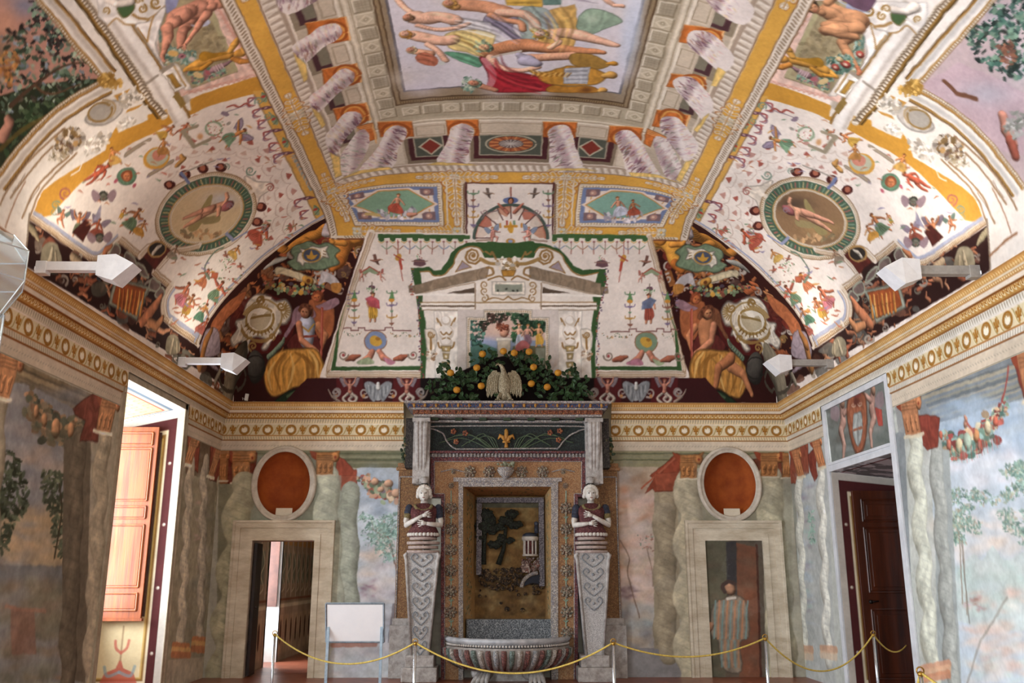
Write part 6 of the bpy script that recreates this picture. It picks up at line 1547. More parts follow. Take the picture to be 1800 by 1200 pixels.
        for j, q in ((1, 235), (-1, 300)):
            x, y = P(q, 678); V.limb([(x+j*sg*6, y-18), (x, y-8), (x-j*sg*12, y-2)], [5, 6, 4], 'c48068'); V.form(smooth([(x, y-8), (x-j*sg*20, y-2), (x-j*sg*18, y+3), (x+8, y+3)], 3, True), ['9aa884', 'b8788c'][q > 250], 1)
        for q in (160, 385): x, y = P(q, 668); V.limb([(x-12, y-1), (x, y-4), (x+12, y-8)], [3, 6, 2], '9a5a44')
        for q in (115, 440): x, y = P(q, 645); curl(V, x, y, 9, '8a7a6a', 1.4, 0, 1 if q < 300 else -1); V.dot(x, y, 2.5, 'a84a4a')
        x, y = P(130, 330); candel(V, x+3, y+40, 30, seed=9)
def pavilion():
    """the umbrella canopy over the fountain's painted frontispiece"""
    sight(); c = V
    O = (900, 412)
    V.poly([(824, 328), (968, 328), (972, 470), (828, 470)], IV)
    arc = circ(898, 418, 64, 58, 0, 30, math.pi, 2*math.pi); V.line(arc, 3.2, '4a5a50'); V.line(circ(898, 418, 60, 54, 0, 30, math.pi, 2*math.pi), 1.6, 'b05040')
    for i in range(8):
        t0 = math.pi+i*math.pi/8; t1 = t0+math.pi/8; tm = (t0+t1)/2
        a = np.array([898+62*math.cos(t0), 418+56*math.sin(t0)]); b = np.array([898+62*math.cos(t1), 418+56*math.sin(t1)]); m = np.array([898+40*math.cos(tm), 418+38*math.sin(tm)])
        V.poly([a, b, (898+50*math.cos(t1), 418+46*math.sin(t1)), m, (898+50*math.cos(t0), 418+46*math.sin(t0))], ['d8c4b4', 'b86a54', 'd0c0b0', 'c48a6c'][i % 4], .9); V.line([a, (898+36*math.cos(t0), 418+34*math.sin(t0))], .9, '5a3a34')
        q = (898+34*math.cos(tm), 418+30*math.sin(tm)); V.line([q, (q[0], q[1]+6)], 1.6, ['b05040', '6a8a6a', 'c98a40'][i % 3])
    V.poly([(892, 402), (898, 388), (904, 402), (900, 410), (896, 410)], 'd09a34'); V.line([(888, 398), (908, 398)], 2.4, 'c88a2c')
    for s in (-1, 1): fig(V, 898+s*27, 428, 32, s*14, 'kneel', 'd09082', None, '8a98b0', 'a8703c', s)
    V.poly(smooth([(858, 424), (898, 428), (938, 424), (934, 438), (912, 443), (898, 436), (882, 443), (862, 438)], 4, True), '38592f')
    V.line([(838, 423), (862, 421)], 2, 'a89080'); V.line([(934, 421), (960, 424)], 2, 'a89080'); V.blob(898, 424, 8, 5, 'c08a40', 1, hard=3); V.blob(898, 424, 4, 3, '8a9cc4', 1, hard=3)
    bird(V, 857, 340, 20, 10, 1); bird(V, 940, 340, 20, -10, -1)
    V.blob(898, 352, 14, 6, '5f70a0', 1, hard=3); mask(V, 898, 353, 5); V.line([(898, 330), (898, 345)], 1.2, '9a5a4a')
    for s in (-1, 1): V.limb([(898+s*6, 374), (898+s*14, 366), (898+s*22, 358)], [3, 3, 1.5], 'b8705c'); V.line(smooth([(898+s*22, 370), (898+s*40, 374), (898+s*52, 384)]), 1, '7a6a6a'); candel(V, 898+s*66, 400, 66, seed=4); curl(V, 898+s*46, 372, 6, '8a6a6a', 1.2, 0, s)
def frontispiece():
    sight(); c = crop(V, 700, 390, 4.615); r = np.random.default_rng(5)
    V.poly([(100,370),(250,365),(290,395),(350,385),(400,315),(430,250),(480,205),(560,170),(650,165),(1150,170),(1230,190),(1310,220),(1380,290),(1420,350),(1500,390),(1680,380),(1690,480),(1650,600),(1630,700),(1620,850),(1600,1000),(1600,1330),(180,1330),(180,900),(150,650),(130,500)], '38592f')
    V.poly([(180,402),(250,402),(290,435),(370,425),(440,350),(460,290),(500,230),(560,205),(660,210),(700,290),(1100,290),(1130,215),(1230,215),(1320,260),(1360,330),(1420,405),(1500,435),(1620,410),(1600,480),(1580,600),(1590,700),(1560,900),(1570,1330),(215,1330),(235,900),(200,700),(200,600),(190,490)], 'e6ddd2')
    GB = '97713e'
    V.line(smooth([(180,402),(250,402),(290,435),(370,425),(440,350),(460,290),(500,230),(560,205),(640,205),(690,245)]), 6, GB); V.line(smooth([(1110,245),(1150,205),(1230,215),(1320,260),(1360,330),(1420,405),(1500,435),(1620,410)]), 6, GB)
    for cx, s in ((605, 1), (1195, -1)):
        V.poly(circ(cx, 275, 74, 62), 'ddd2c4'); curl(V, cx, 275, 70, GB, 2.2, .5, s, .13); V.dot(cx, 275, 14, GB)
    V.poly([(465,405),(590,370),(520,315)], '9c8c96'); V.poly([(1225,370),(1355,415),(1300,320)], '9c8c96')
    for q in ([(465,405),(590,370),(520,315),(465,405)], [(1225,370),(1355,415),(1300,320),(1225,370)]): V.line(q, 4, GB)
    V.line(smooth([(670,300),(740,335),(810,340)]), 16, 'a5834c'); V.line(smooth([(970,340),(1050,335),(1140,300)]), 16, 'a5834c')
    for q in ([(130,515),(735,360),(720,455),(135,588)], [(1070,360),(1645,500),(1645,595),(1070,455)]): V.form(q, '8f7b64', 1, .8, 3)
    V.form([(88,518),(132,518),(132,572),(88,572)], '7f6c56', 1, .8, 3); V.form([(1648,525),(1700,525),(1700,580),(1648,580)], '7f6c56', 1, .8, 3)
    V.line([(140,592),(620,490)], 5, 'b09a80'); V.line([(1640,600),(1170,490)], 5, 'b09a80')
    V.poly([(395,577),(620,532),(620,580)], '5a4a3c'); V.poly([(1170,532),(1170,580),(1400,577)], '5a4a3c')
    V.line([(120,590),(620,590)], 9, 'efe8de'); V.line([(1165,590),(1660,600)], 9, 'efe8de')
    for x0, x1 in ((180, 625), (1155, 1610)):
        V.poly([(x0,655),(x1,655),(x1,712),(x0+10,712)], 'eee6dc'); V.line([(x0,652),(x1,652)], 5, GB, .8); V.line([(x0,682),(x1,682)], 9, 'cdbfa8')
        for x in np.arange(x0+8, x1, 17): V.line([(x,682),(x+6,682)], 6, '5a4636')
        V.line([(x0+10,714),(x1,714)], 4, 'a08a70')
    V.poly([(625,600),(680,470),(1110,470),(1160,600),(1160,650),(625,650)], 'e3d9cc'); V.line([(625,500),(625,705)], 5, '9a8268'); V.line([(1160,500),(1160,705)], 5, '9a8268'); V.line([(625,652),(1160,652)], 6, 'a5875c')
    V.form([(760,485),(1028,485),(1028,592),(760,592)], 'eadfce', 1, .6, 4); V.poly([(785,505),(1005,505),(1005,567),(785,567)], '8f9584')
    for x in (810, 875, 930, 965): V.blob(x, 545+(x % 7)*2, 14, 10, '2c2c26', .9, x, 2)
    for s, cx in ((1, 700), (-1, 1088)):
        for yy in (510, 560, 620): curl(V, cx, yy, 32, GB, 1.2, 1+yy, s, .16)
        V.line(smooth([(cx+s*20, 630), (cx+s*80, 615), (cx+s*150, 630), (893, 605)]), 5, GB)
    for s, cx in ((1, 760), (-1, 1030)):
        V.line(smooth([(cx-s*50, 240), (cx-s*10, 265), (cx, 245), (cx+s*30, 300)]), 8, GB, .9); V.line(smooth([(cx-s*40, 440), (cx+s*10, 420), (cx, 380), (cx-s*40, 370)]), 9, GB, .9); V.line(smooth([(cx-s*30, 470), (cx+s*60, 440), (cx+s*110, 470)]), 7, GB)
    foliage(V, circ(885, 340, 90, 62), 70, 12, 24, ['e8e0d4', 'c9bca8', '9a7c4c', 'd8cdbd', '8a6a3c'], 4, asp=.8); V.form([(835,392),(952,392),(935,440),(850,440)], 'b98434', 1, .6, 5)
    # side herms painted on pilasters
    for x0, x1 in ((292, 485), (1297, 1492)):
        V.form([(x0,722),(x1,722),(x1-8,1330),(x0+8,1330)], 'e9e0d5', 1, .75, 4); m = (x0+x1)/2
        V.blob(m, 800, 40, 40, 'cdbfae', 1, hard=3); V.blob(m-5, 793, 30, 30, 'efe8df', 1, hard=3); V.blob(m, 900, 62, 60, 'cfc2b2', 1, hard=3); V.blob(m-6, 890, 50, 48, 'efe8df', 1, hard=3); V.blob(m, 970, 48, 40, 'cfc2b2', 1, hard=3); V.blob(m-4, 962, 38, 30, 'ece4da', 1, hard=3)
        for s in (-1, 1): V.line(smooth([(m+s*40, 840), (m+s*62, 800), (m+s*76, 780), (m+s*68, 810)]), 5, GB); V.line(smooth([(m, 900), (m+s*24, 915), (m+s*44, 890)]), 6, GB); V.line(smooth([(m+s*10, 940), (m+s*32, 950)]), 5, GB); V.line(smooth([(m+s*64, 980), (m+s*50, 1020), (m, 1028)]), 7, GB)
        for yy, wd in ((1030, 40), (1090, 26), (1160, 30), (1230, 22)): V.form([(m-wd, yy-24), (m+wd, yy-24), (m+wd*.7, yy+20), (m-wd*.7, yy+20)], 'b59a62', 1, .6, 5); V.dot(m, yy, 10, 'e8dcc6')
    for s, cx in ((1, 265), (-1, 1528)):
        V.form(smooth([(cx-48, 880), (cx-30, 870), (cx+10, 866), (cx+44, 900), (cx+44, 1010), (cx+10, 1050), (cx-30, 1030), (cx-44, 960)], 3, True), 'e3d8c8', 1, .65, 5); curl(V, cx, 915, 30, GB, 1.8, 0, s, .2); V.line([(cx, 940), (cx, 1030)], 9, GB)
        foliage(V, circ(cx, 1085, 46, 44), 40, 9, 18, ['d8cdbd', 'a8876a', 'e6ddd0', '8a6a4c'], 6, asp=.8)
    for i in range(46):
        yy = 380+i*21; 
        for xx in ((108 if yy < 600 else 165+(yy-600)*.04), (1690-(0 if yy < 500 else min(70, (yy-500)*.25)))): V.blob(xx+r.uniform(-14, 14), yy, r.uniform(7, 14), r.uniform(5, 9), ['7a3a44', '5a4a58', 'a8604c', '8a7a8a'][r.integers(4)], .9, r.uniform(0, 180), 3)
    # painted landscape in the stepped frame
    fr = [(698,712),(1082,712),(1082,775),(1225,775),(1225,1330),(555,1330),(555,775),(698,775)]
    V.poly([(485,712),(1300,712),(1300,1330),(485,1330)], 'cfc4bc'); V.form(fr, 'dcd0be', 1, .55, 4); q = np.array([(710,726),(1070,726),(1070,790),(1210,790),(1210,1330),(570,1330),(570,790),(710,790)]); beads(V, q, 17, 6, 'a98f6c')
    inn = [(722,738),(1060,738),(1060,800),(1196,800),(1196,1330),(585,1330),(585,800),(722,800)]
    wn, cov = V.mask(inn); full = np.zeros((V.nv, V.nu), np.float32); full[wn[2]:wn[3], wn[0]:wn[1]] = cov; V.clip = full
    V.poly(inn, 'd3b3a4'); V.poly([(585,960),(1200,960),(1200,1330),(585,1330)], '8a9ab4'); V.blob(720, 960, 130, 40, '9aa4c8', .8); V.blob(840, 870, 90, 50, 'e0bfa4', .8)
    foliage(V, [(585,790),(660,790),(700,870),(680,1000),(700,1330),(585,1330)], 190, 10, 24, ['2c4c44', '3c6a5c', '24382c', '5a8a78'], 11); foliage(V, [(650,738),(850,738),(900,780),(820,830),(730,830),(690,900)], 170, 8, 18, ['3a2c28', '4a342c', '2c3c2c', '5c4438'], 12)
    foliage(V, [(870,738),(1060,738),(1060,800),(1196,800),(1196,900),(1100,930),(960,840),(930,800)], 230, 10, 24, ['24402c', '1c3020', '3a6040', '2c4a34'], 13); foliage(V, [(940,850),(1010,860),(960,980),(915,950)], 50, 10, 20, ['3a6a44', '2c5034'], 14)
    V.poly([(585,1010),(700,990),(810,1030),(810,1330),(585,1330)], '4f7468'); V.poly([(930,1010),(1200,1000),(1200,1330),(930,1330)], '6d6c4c')
    V.form([(805,960),(910,960),(905,1160),(810,1160)], 'c7bba6', 1, .7, 3); V.form([(796,940),(922,940),(922,962),(796,962)], 'e2d8c8', 1, .7, 3); V.limb([(862, 880), (858, 905)], [40, 34], 'd39a80'); foliage(V, circ(845, 850, 52, 30), 60, 8, 14, ['8a4a34', '6a3424', 'a8644a'], 15); V.dot(880, 880, 4, '4a2018'); V.line([(880, 912), (896, 910)], 3, '8a3028')
    V.form([(1112,1020),(1190,1020),(1186,1160),(1116,1160)], '9aa08c', 1, .7, 3); c.T = (700, 390, 1/4.615, 0, 1)
    V.clip = full
    for x, y, k, cl, ps, sk in ((985, 1020, 205, 'b9c4d4', 'offer', 'd6a68c'), (1050, 1010, 190, '8a6a78', 'stand', 'c4907a'), (1145, 1010, 195, 'd8a840', 'offer', 'd09a70')):
        X, Y = 700+x/4.615, 390+y/4.615; fig(V, X, Y, k/4.615, 0, ps, sk, cl, None, 'a8703c')
    crop(V, 700, 390, 4.615); V.form(smooth([(960,1000),(1010,960),(1060,990),(1040,1060),(960,1060)], 3, True), 'b05a58', .9)
    V.clip = None; V.T = None
def base_strip():
    """dark frieze at the foot of the end cove, either side of the citrus branches"""
    sight()
    V.poly([(540, 664), (1240, 664), (1260, 722), (520, 722)], '3a1516')
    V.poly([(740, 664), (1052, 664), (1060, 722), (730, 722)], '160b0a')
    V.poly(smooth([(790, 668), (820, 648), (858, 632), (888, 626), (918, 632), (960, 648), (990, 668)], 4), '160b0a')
    for x0, sg in ((669, 1), (1122, -1)):
        for k in (-1, 1):
            x = x0+k*50-4; V.poly([(x-24, 664), (x+24, 664), (x+24, 708), (x-24, 708)], '5c1c1e', .8); fig(V, x, 706, 42, 0, 'up', 'b87c6a', 'a89a94', '8a7c84', '8a5038', 1, True)
            for s in (-1, 1): curl(V, x+s*26, 690, 9, 'a49a94', 1.2, 1, s, .2); V.limb(smooth([(x+s*4, 692), (x+s*12, 700), (x+s*5, 708)]), 2.6, 'a8a096'); V.dot(x+s*24, 696, 3, 'b8804c')
        x = x0-4; V.blob(x, 690, 10, 14, 'a3a8ac', 1, hard=3)
        for s in (-1, 1):
            V.form(smooth([(x, 682), (x+s*14, 670), (x+s*24, 674), (x+s*18, 694), (x+s*6, 706)], 3, True), '84898e')
            for i in range(4): V.line([(x+s*(5+i*4), 680-i), (x+s*(7+i*3), 700-i*4)], .6, 'b4b8ba' if i % 2 else '54585c')
            curl(V, x+s*74, 688, 9, '8a807c', 1.4, 1, s, .2); V.limb(smooth([(x+s*68, 706), (x+s*80, 698), (x+s*88, 684)]), [3, 2, 1], '8a7a70')
        V.limb([(x, 682), (x, 674)], [4, 3], 'c0c4c6')
# ------------------------------------------------------------------ the side coves, the corners and the arched frames
def crowd(poly, n, k0, k1, seed, skins, cloths, curls=('8f8478', 'a89c8c', '6f6a5c')):
    """a press of small painted bodies, drapery and scrolls"""
    r = np.random.default_rng(seed); P_ = np.asarray(poly, float); lo, hi = P_.min(0), P_.max(0); b = np.roll(P_, -1, 0)
    wn, cov = V.mask(poly)
    if wn is None: return
    old = V.clip; full = np.zeros((V.nv, V.nu), np.float32); full[wn[2]:wn[3], wn[0]:wn[1]] = cov; V.clip = full if old is None else full*old
    k = 0
    for _ in range(n*5):
        if k >= n: break
        q = lo+(hi-lo)*r.random(2); m = (P_[:, 1] > q[1]) != (b[:, 1] > q[1]); xs = P_[m, 0]+(q[1]-P_[m, 1])*(b[m, 0]-P_[m, 0])/(b[m, 1]-P_[m, 1])
        if (xs < q[0]).sum() % 2 == 0: continue
        k += 1; z = r.uniform(k0, k1); t = r.integers(5); a = r.uniform(0, 6.28)
        if t == 0: V.form(smooth(q+z*.5*np.stack([np.cos(np.arange(6)*1.05+a)*r.uniform(.5, 1, 6), np.sin(np.arange(6)*1.05+a)*r.uniform(.5, 1, 6)], 1), 3, True), cloths[r.integers(len(cloths))], .85)
        elif t == 1: curl(V, q[0], q[1], z*.3, curls[r.integers(len(curls))], 1.3, a, 1 if r.random() > .5 else -1, .22)
        else:
            sk = C3(skins[r.integers(len(skins))])*r.uniform(.75, 1.05); d = np.array([math.cos(a), math.sin(a)]); e = np.array([-d[1], d[0]])
            V.limb([q, q+d*z*.3+e*z*.08, q+d*z*.55-e*z*.1], [z*.11, z*.085, z*.05], sk)
            if t == 2: V.limb([q-d*z*.1, q-d*z*.16], z*.09, sk*1.05)
            if t == 4: V.limb([q+e*z*.1, q+e*z*.4-d*z*.1], [z*.06, z*.04], sk*.9)
    V.clip = old
FIELD = [(448,165),(430,169),(354,192),(308,220),(256,240),(217,261),(152,313),(121,344),(90,378),(60,384),(156,452),(175,455),(211,424),(246,450),(262,432),(307,436),(270,478),(300,503),(290,522),(286,559),(350,604),(370,560),(430,490),(500,430),(576,385)]
def side_field(m):
    pal = ('c4604a', 'a85a3c', 'b87a50', 'c98a3a', '6f8a6a', '8a7ea0')
    # dark lunette ground
    V.poly([(30,380),(58,376),(156,440),(175,445),(211,410),(246,440),(300,420),(310,440),(280,478),(310,503),(300,522),(296,556),(352,596),(420,712),(52,472),(20,452)], '2b120f')
    V.poly([(60,372),(75,335),(105,312),(120,303),(150,285),(185,265),(193,240),(205,222),(235,210),(300,190),(470,130),(590,385),(560,395),(440,190),(354,194),(256,242),(152,315),(93,390)], OCH2)
    V.poly(FIELD, IV)
    # ochre strip with vases beside the beaded border
    V.poly([(444,160),(474,158),(580,378),(556,386)], 'd3a048'); V.line([(447,166),(556,384)], .8, '9a7a50'); V.line([(474,160),(578,380)], .9, 'b08a58')
    V.poly([(510,272),(528,272),(560,332),(545,336)], '8f9a96')
    for i in range(8): t = i/8; x, y = 516+33*t, 276+56*t; V.line([(x-4, y+2), (x-4, y-4), (x+5, y-4), (x+5, y+3), (x, y+3)], .9, 'c9a078')
    for i in range(11):
        t = (i+.5)/11; x, y = 452+(553-452)*t, 160+(378-160)*t
        if .50 < t < .78: continue
        if i % 2: V.line([(x-12, y+1), (x+2, y), (x+14, y-1)], [1, 4, 1], '6a4450'); V.dot(x+1, y, 2, 'b8948c')
        else: V.blob(x+8, y+2, 5, 9, '7f9478', .9, -25, 3); V.dot(x+6, y, 3, 'b03a34'); V.line(smooth([(x+4, y-7), (x+12, y), (x+6, y+9)], 3), 1, '5f7a5c')
        for j in range(2): V.line(smooth([(x-8, y+2), (x-20, y+4+j*8), (x-18, y+14+j*4), (x-8, y+15)], 4), [1.8, .7], ['a04a48', '8a6a78'][j])
    # oval medallion
    C, A = (362, 376), -24
    E = lambda rx, ry, n=60: circ(C[0], C[1], rx, ry, A, n)
    # scalloped tent pattern behind it
    for ring, (rx, ry) in enumerate(((113, 90), (135, 108), (158, 127))):
        for i in range(13):
            t = math.radians(-105+i*13); ca, sa = math.cos(math.radians(A)), math.sin(math.radians(A))
            f = lambda tt, k: (C[0]+rx*k*math.cos(tt)*ca-ry*k*math.sin(tt)*sa, C[1]+rx*k*math.cos(tt)*sa+ry*k*math.sin(tt)*ca)
            a, b, mid = f(t-.05, 1), f(t+.05, 1), f(t, .93)
            if a[0] > 548-(383-a[1])*.46 or a[1] < 205: continue
            V.poly([a, f(t, 1.06), b, f(t, .985)], ['c9a998', 'a04a3c', 'b88478'][(i+ring) % 3], .9); V.line(smooth([f(t-.11, 1), f(t-.07, .945), f(t+.07, .945), f(t+.11, 1)], 3), .5, 'b39a8c', .8)
    for t0 in np.linspace(-112, 40, 9):
        t = math.radians(t0); ca, sa = math.cos(math.radians(A)), math.sin(math.radians(A)); x, y = C[0]+100*math.cos(t)*ca-78*math.sin(t)*sa, C[1]+100*math.cos(t)*sa+78*math.sin(t)*ca
        if 18 > t0 > -38: continue
        V.blob(x, y, 10, 8, '4a1c18', 1, 0, 3); V.blob(x-1, y-1, 5, 5, 'a86048', 1, 0, 3)
    V.form(smooth([(430,310),(448,318),(462,320),(478,322),(474,334),(458,346),(448,362)], 3, True), 'ded2c2', 1, .6, 1)
    V.poly(E(93, 70), 'd9ccba'); V.line(E(92, 69), .8, '8a6a48'); V.line(E(89, 66), 1.5, 'a58a64'); beads(V, E(89, 66), 3.6, 1, 'e8dccc'); V.poly(E(85, 62), '47604c')
    for i in range(64):
        t = i*2*math.pi/64; ca, sa = math.cos(math.radians(A)), math.sin(math.radians(A)); f = lambda k: (C[0]+85*k*math.cos(t)*ca-62*k*math.sin(t)*sa, C[1]+85*k*math.cos(t)*sa+62*k*math.sin(t)*ca)
        V.line([f(.96), (f(.84)[0]+2, f(.84)[1]+1)], .8, ['7f9a80', 'b0605a', 'c9b07a'][i % 3])
    V.poly(E(70, 50), 'b08a50'); V.poly(E(67.5, 48), 'ddd0bc'); beads(V, E(66, 46.5), 3, .9, '9a8a70'); V.poly(E(64, 45), 'cdb58c' if not m else '8a6a4a')
    wn, cov = V.mask(E(64, 45)); full = np.zeros((V.nv, V.nu), np.float32); full[wn[2]:wn[3], wn[0]:wn[1]] = cov; V.clip = full
    V.blob(392, 350, 36, 16, 'b9bcc4' if not m else '4a3a30', .8); V.blob(340, 395, 40, 18, 'd3b98c' if not m else 'b8925a', .7); foliage(V, [(310,405),(420,405),(400,420),(330,420)], 40, 3, 6, ['a8845c', 'c49a6c', '8a7a58'], 3)
    V.poly(smooth([(330,402),(350,372),(368,344),(374,346),(362,380),(345,405)], 3, True), '9a8a58'); V.poly(smooth([(350,385),(385,378),(384,390),(360,394)], 3, True), '948458')
    V.limb([(394, 360), (372, 368), (350, 382), (325, 398)], [8, 8, 6, 3], 'd29a7c'); V.limb([(372, 366), (352, 372), (322, 384)], [7, 5, 2.5], 'cf947a'); V.limb([(392, 362), (400, 348), (398, 340)], [4, 3, 2.5], 'd29a7c'); V.limb([(399, 362), (401, 362)], 9, '9a5a5c'); V.limb([(385, 366), (384, 378)], [4, 3], 'd29a7c')
    V.clip = None
    # mouldings of the field's lower edge
    P1 = np.vstack([[(56, 380), (100, 411), (142, 441)], smooth([(142, 441), (156, 450), (172, 453), (186, 444), (211, 420)], 4)[1:]]); moulding(V, P1, 1, True, -1); moulding(V, [(211, 420), (228, 435), (247, 449)], 1, False, -1); moulding(V, [(247, 449), (262, 434), (276, 428)], 1, False, -1)
    moulding(V, smooth([(300, 440), (325, 438), (350, 432)], 4)[::-1], .9, False, 1); moulding(V, [(305, 437), (288, 457), (271, 477)], 1, False, -1); moulding(V, [(271, 477), (286, 490), (301, 502)], 1, False, -1)
    moulding(V, smooth([(301, 502), (291, 518), (287, 535), (290, 556), (300, 566)], 4), 1, True, -1); moulding(V, [(300, 566), (325, 584), (350, 602)], 1, True, -1)
    moulding(V, smooth([(350, 602), (370, 560), (400, 520), (430, 490), (465, 457), (500, 431), (540, 405), (580, 382)], 4), 1, True, -1)
    # small dark roundel between the two halves
    V.form([(252,452),(278,428),(300,440),(272,474)], '5a2018'); V.poly(circ(276, 438, 15, 12, -20), '2c2420'); V.line(circ(276, 438, 16, 13, -20), 1.4, 'a88048'); V.limb([(270, 444), (276, 436), (283, 432)], [4, 4, 2.5], 'b8b0a4')
    # figures of the grotesques: (x, y foot, height, angle, pose, skin, cloth, wings, flip)
    L = [(150,322,58,52,'stand','b8563c',None,None,1), (205,292,36,-20,'sit','c9824e','c99a48',None,1), (275,245,42,55,'walk','c07a4c','c49a3c',None,1), (310,240,34,40,'walk','b8684a',None,None,-1), (390,250,50,62,'fly','c98a4c','6f9474','9a8aa0',1),
         (103,398,32,20,'kneel','b8704c',None,'5f7468',1), (135,415,44,8,'up','c07a50','6f7a5c','7a6a78',1), (165,420,40,20,'sit','a8583c','8a4434','8a7a8a',-1), (222,405,50,35,'walk','b07048','5f7a5c',None,1), (240,416,34,25,'sit','c08a58','c98f38',None,1), (210,385,24,30,'stand','c07a4c','c99a3c',None,1),
         (350,506,40,30,'walk','b8684a','c07048',None,1), (310,540,52,32,'kneel','b8684a','c4707a',None,1), (322,556,46,26,'stand','a8704a','c0923c',None,1), (345,566,40,30,'walk','b07a5a','4f7a60',None,-1), (350,590,36,25,'sit','b05a44','a85a4c',None,1), (368,530,46,35,'fly','b8604a','6a8a6a',None,1),
         (440,428,50,42,'sit','b8583c','b0503c',None,1), (405,455,30,30,'sit','c0844c','c9a04c',None,1), (505,405,22,55,'fly','c08a70','b8604c',None,1), (300,458,30,20,'sit','a08068','8a7a68',None,1)]
    for i, q in enumerate(L): fig(V, q[0]+(6 if m else 0), q[1], q[2], q[3]*(1 if not m else 1.1), q[4], q[5], q[6], q[7], '6b3c22', q[8])
    for (x0, y0, x1, y1, h) in ((222,272,262,246,5), (262,308,302,284,5)): V.line([(x0, y0), (x1, y1)], h*.8, '8f8070'); V.line([(x0, y0), (x1, y1)], h*.4, 'a3937c')
    V.poly(circ(275, 278, 24, 19, -20), 'cf983c'); V.poly(circ(277, 276, 20, 15, -20), 'b3b49c'); V.poly(circ(280, 272, 13, 10, -20), 'c9826c'); V.poly([(250,250),(290,246),(304,276),(288,262)], IV); fig(V, 288, 275, 34, -5, 'sit', 'c08048', 'b88040'); V.limb([(312, 290), (322, 280), (318, 272)], [5, 5, 2], 'b88a4c')
    V.line([(322,230),(342,258),(368,246)], 3.4, '988d76'); V.line([(322,230),(346,222)], 3.4, '988d76'); V.line(circ(376, 226, 14, 12), 1.6, '8aa080'); V.blob(352, 240, 7, 7, 'c98a4c', .8, 0, 2); foliage(V, circ(378, 224, 18, 15), 36, 1, 2, ['9ab088', 'b05a5a', 'a8784c'], 5)
    V.form(circ(223, 310, 17, 15, -20), '5f8468', 1, .7, 1); mask(V, 223, 310, 9, 'c97a4c', '8a4a2c'); V.dot(204, 318, 3.5, 'b85a6a'); V.dot(236, 326, 3.5, 'b85a6a')
    for x, y, s_ in ((182, 345, 13), (175, 418, 12)): mask(V, x, y, s_*.6, '6a6a5c', '3a3c34'); [V.poly(smooth([(x+j*5, y), (x+j*18, y-12), (x+j*22, y-2), (x+j*14, y+10)], 3, True), '8a7078', .9) for j in (-1, 1)]
    V.form([(128,408),(152,384),(160,398),(146,424)], '4a1e18', 1, .7, 1); V.form([(165,384),(178,360),(176,384),(160,392)], '8a8498', .9)
    for x, y, rr, f in ((115, 340, 11, 1), (98, 360, 8, -1), (455, 178, 8, 1), (470, 205, 8, 1), (398, 292, 6, -1), (440, 300, 9, 1), (475, 330, 8, 1), (405, 362, 6, 1), (95, 372, 6, 1), (325, 520, 5, 1), (465, 400, 7, 1), (355, 350, 0.1, 1)): curl(V, x, y, rr, ['8a7a88', 'a05a50', '6f8a78'][int(x) % 3], 1.5, x, f, .14)
    V.line(smooth([(400,188),(412,184),(420,188),(432,182),(440,186)], 4), 1.6, 'a0483c'); V.line([(390,200),(436,184)], .8, '7a6a78'); V.blob(396, 200, 7, 4, '8a7888', 1, 20, 3); V.dot(402, 217, 3.5, '9a948a')
    V.line([(378,282),(322,304),(328,314)], 1.4, '9a9488'); V.line([(318,304),(332,322)], 2.2, '6a76a0'); V.line([(398,410),(410,422),(434,408)], 2, '8a90b0')
    V.line(smooth([(470,376),(450,400),(420,408)], 3), .1, IV); garland(V, (366, 470), (440, 470), 22, 5, ['7a8a68', '9aa888', 'a8604c'], 40, 7); V.line(smooth([(368,490),(360,470),(378,442),(392,436)], 5), 1.6, '6f7f6c'); bird(V, 397, 448, 14, 0, 1, 'b0705c'); bird(V, 422, 468, 14, 20, 1, 'b0705c'); foliage(V, circ(400, 465, 16, 13), 30, 1.2, 2, ['a86a5a', '7a9a6a'], 3); V.form([(372, 478), (384, 480), (382, 490), (372, 488)], 'b05a3c', 1, .7, .6)
    r = np.random.default_rng(12)
    for i in range(170):
        x, y = [(r.uniform(100, 330), r.uniform(250, 400)), (r.uniform(330, 540), r.uniform(200, 300)), (r.uniform(300, 420), r.uniform(450, 570)), (r.uniform(400, 540), r.uniform(380, 440))][i % 4]
        if not inside(FIELD, x, y) or ((x-C[0])/98)**2+((y-C[1])/78)**2 < 1.1: continue
        V.line(smooth([(x-r.uniform(2, 7), y+r.uniform(-4, 4)), (x, y), (x+r.uniform(2, 7), y+r.uniform(-5, 5))], 3), [.4, 1.2, .4], pal[r.integers(6)], .9)
def inside(P_, x, y):
    P_ = np.asarray(P_, float); b = np.roll(P_, -1, 0); m = (P_[:, 1] > y) != (b[:, 1] > y); xs = P_[m, 0]+(y-P_[m, 1])*(b[m, 0]-P_[m, 0])/(b[m, 1]-P_[m, 1]); return (xs < x).sum() % 2 == 1
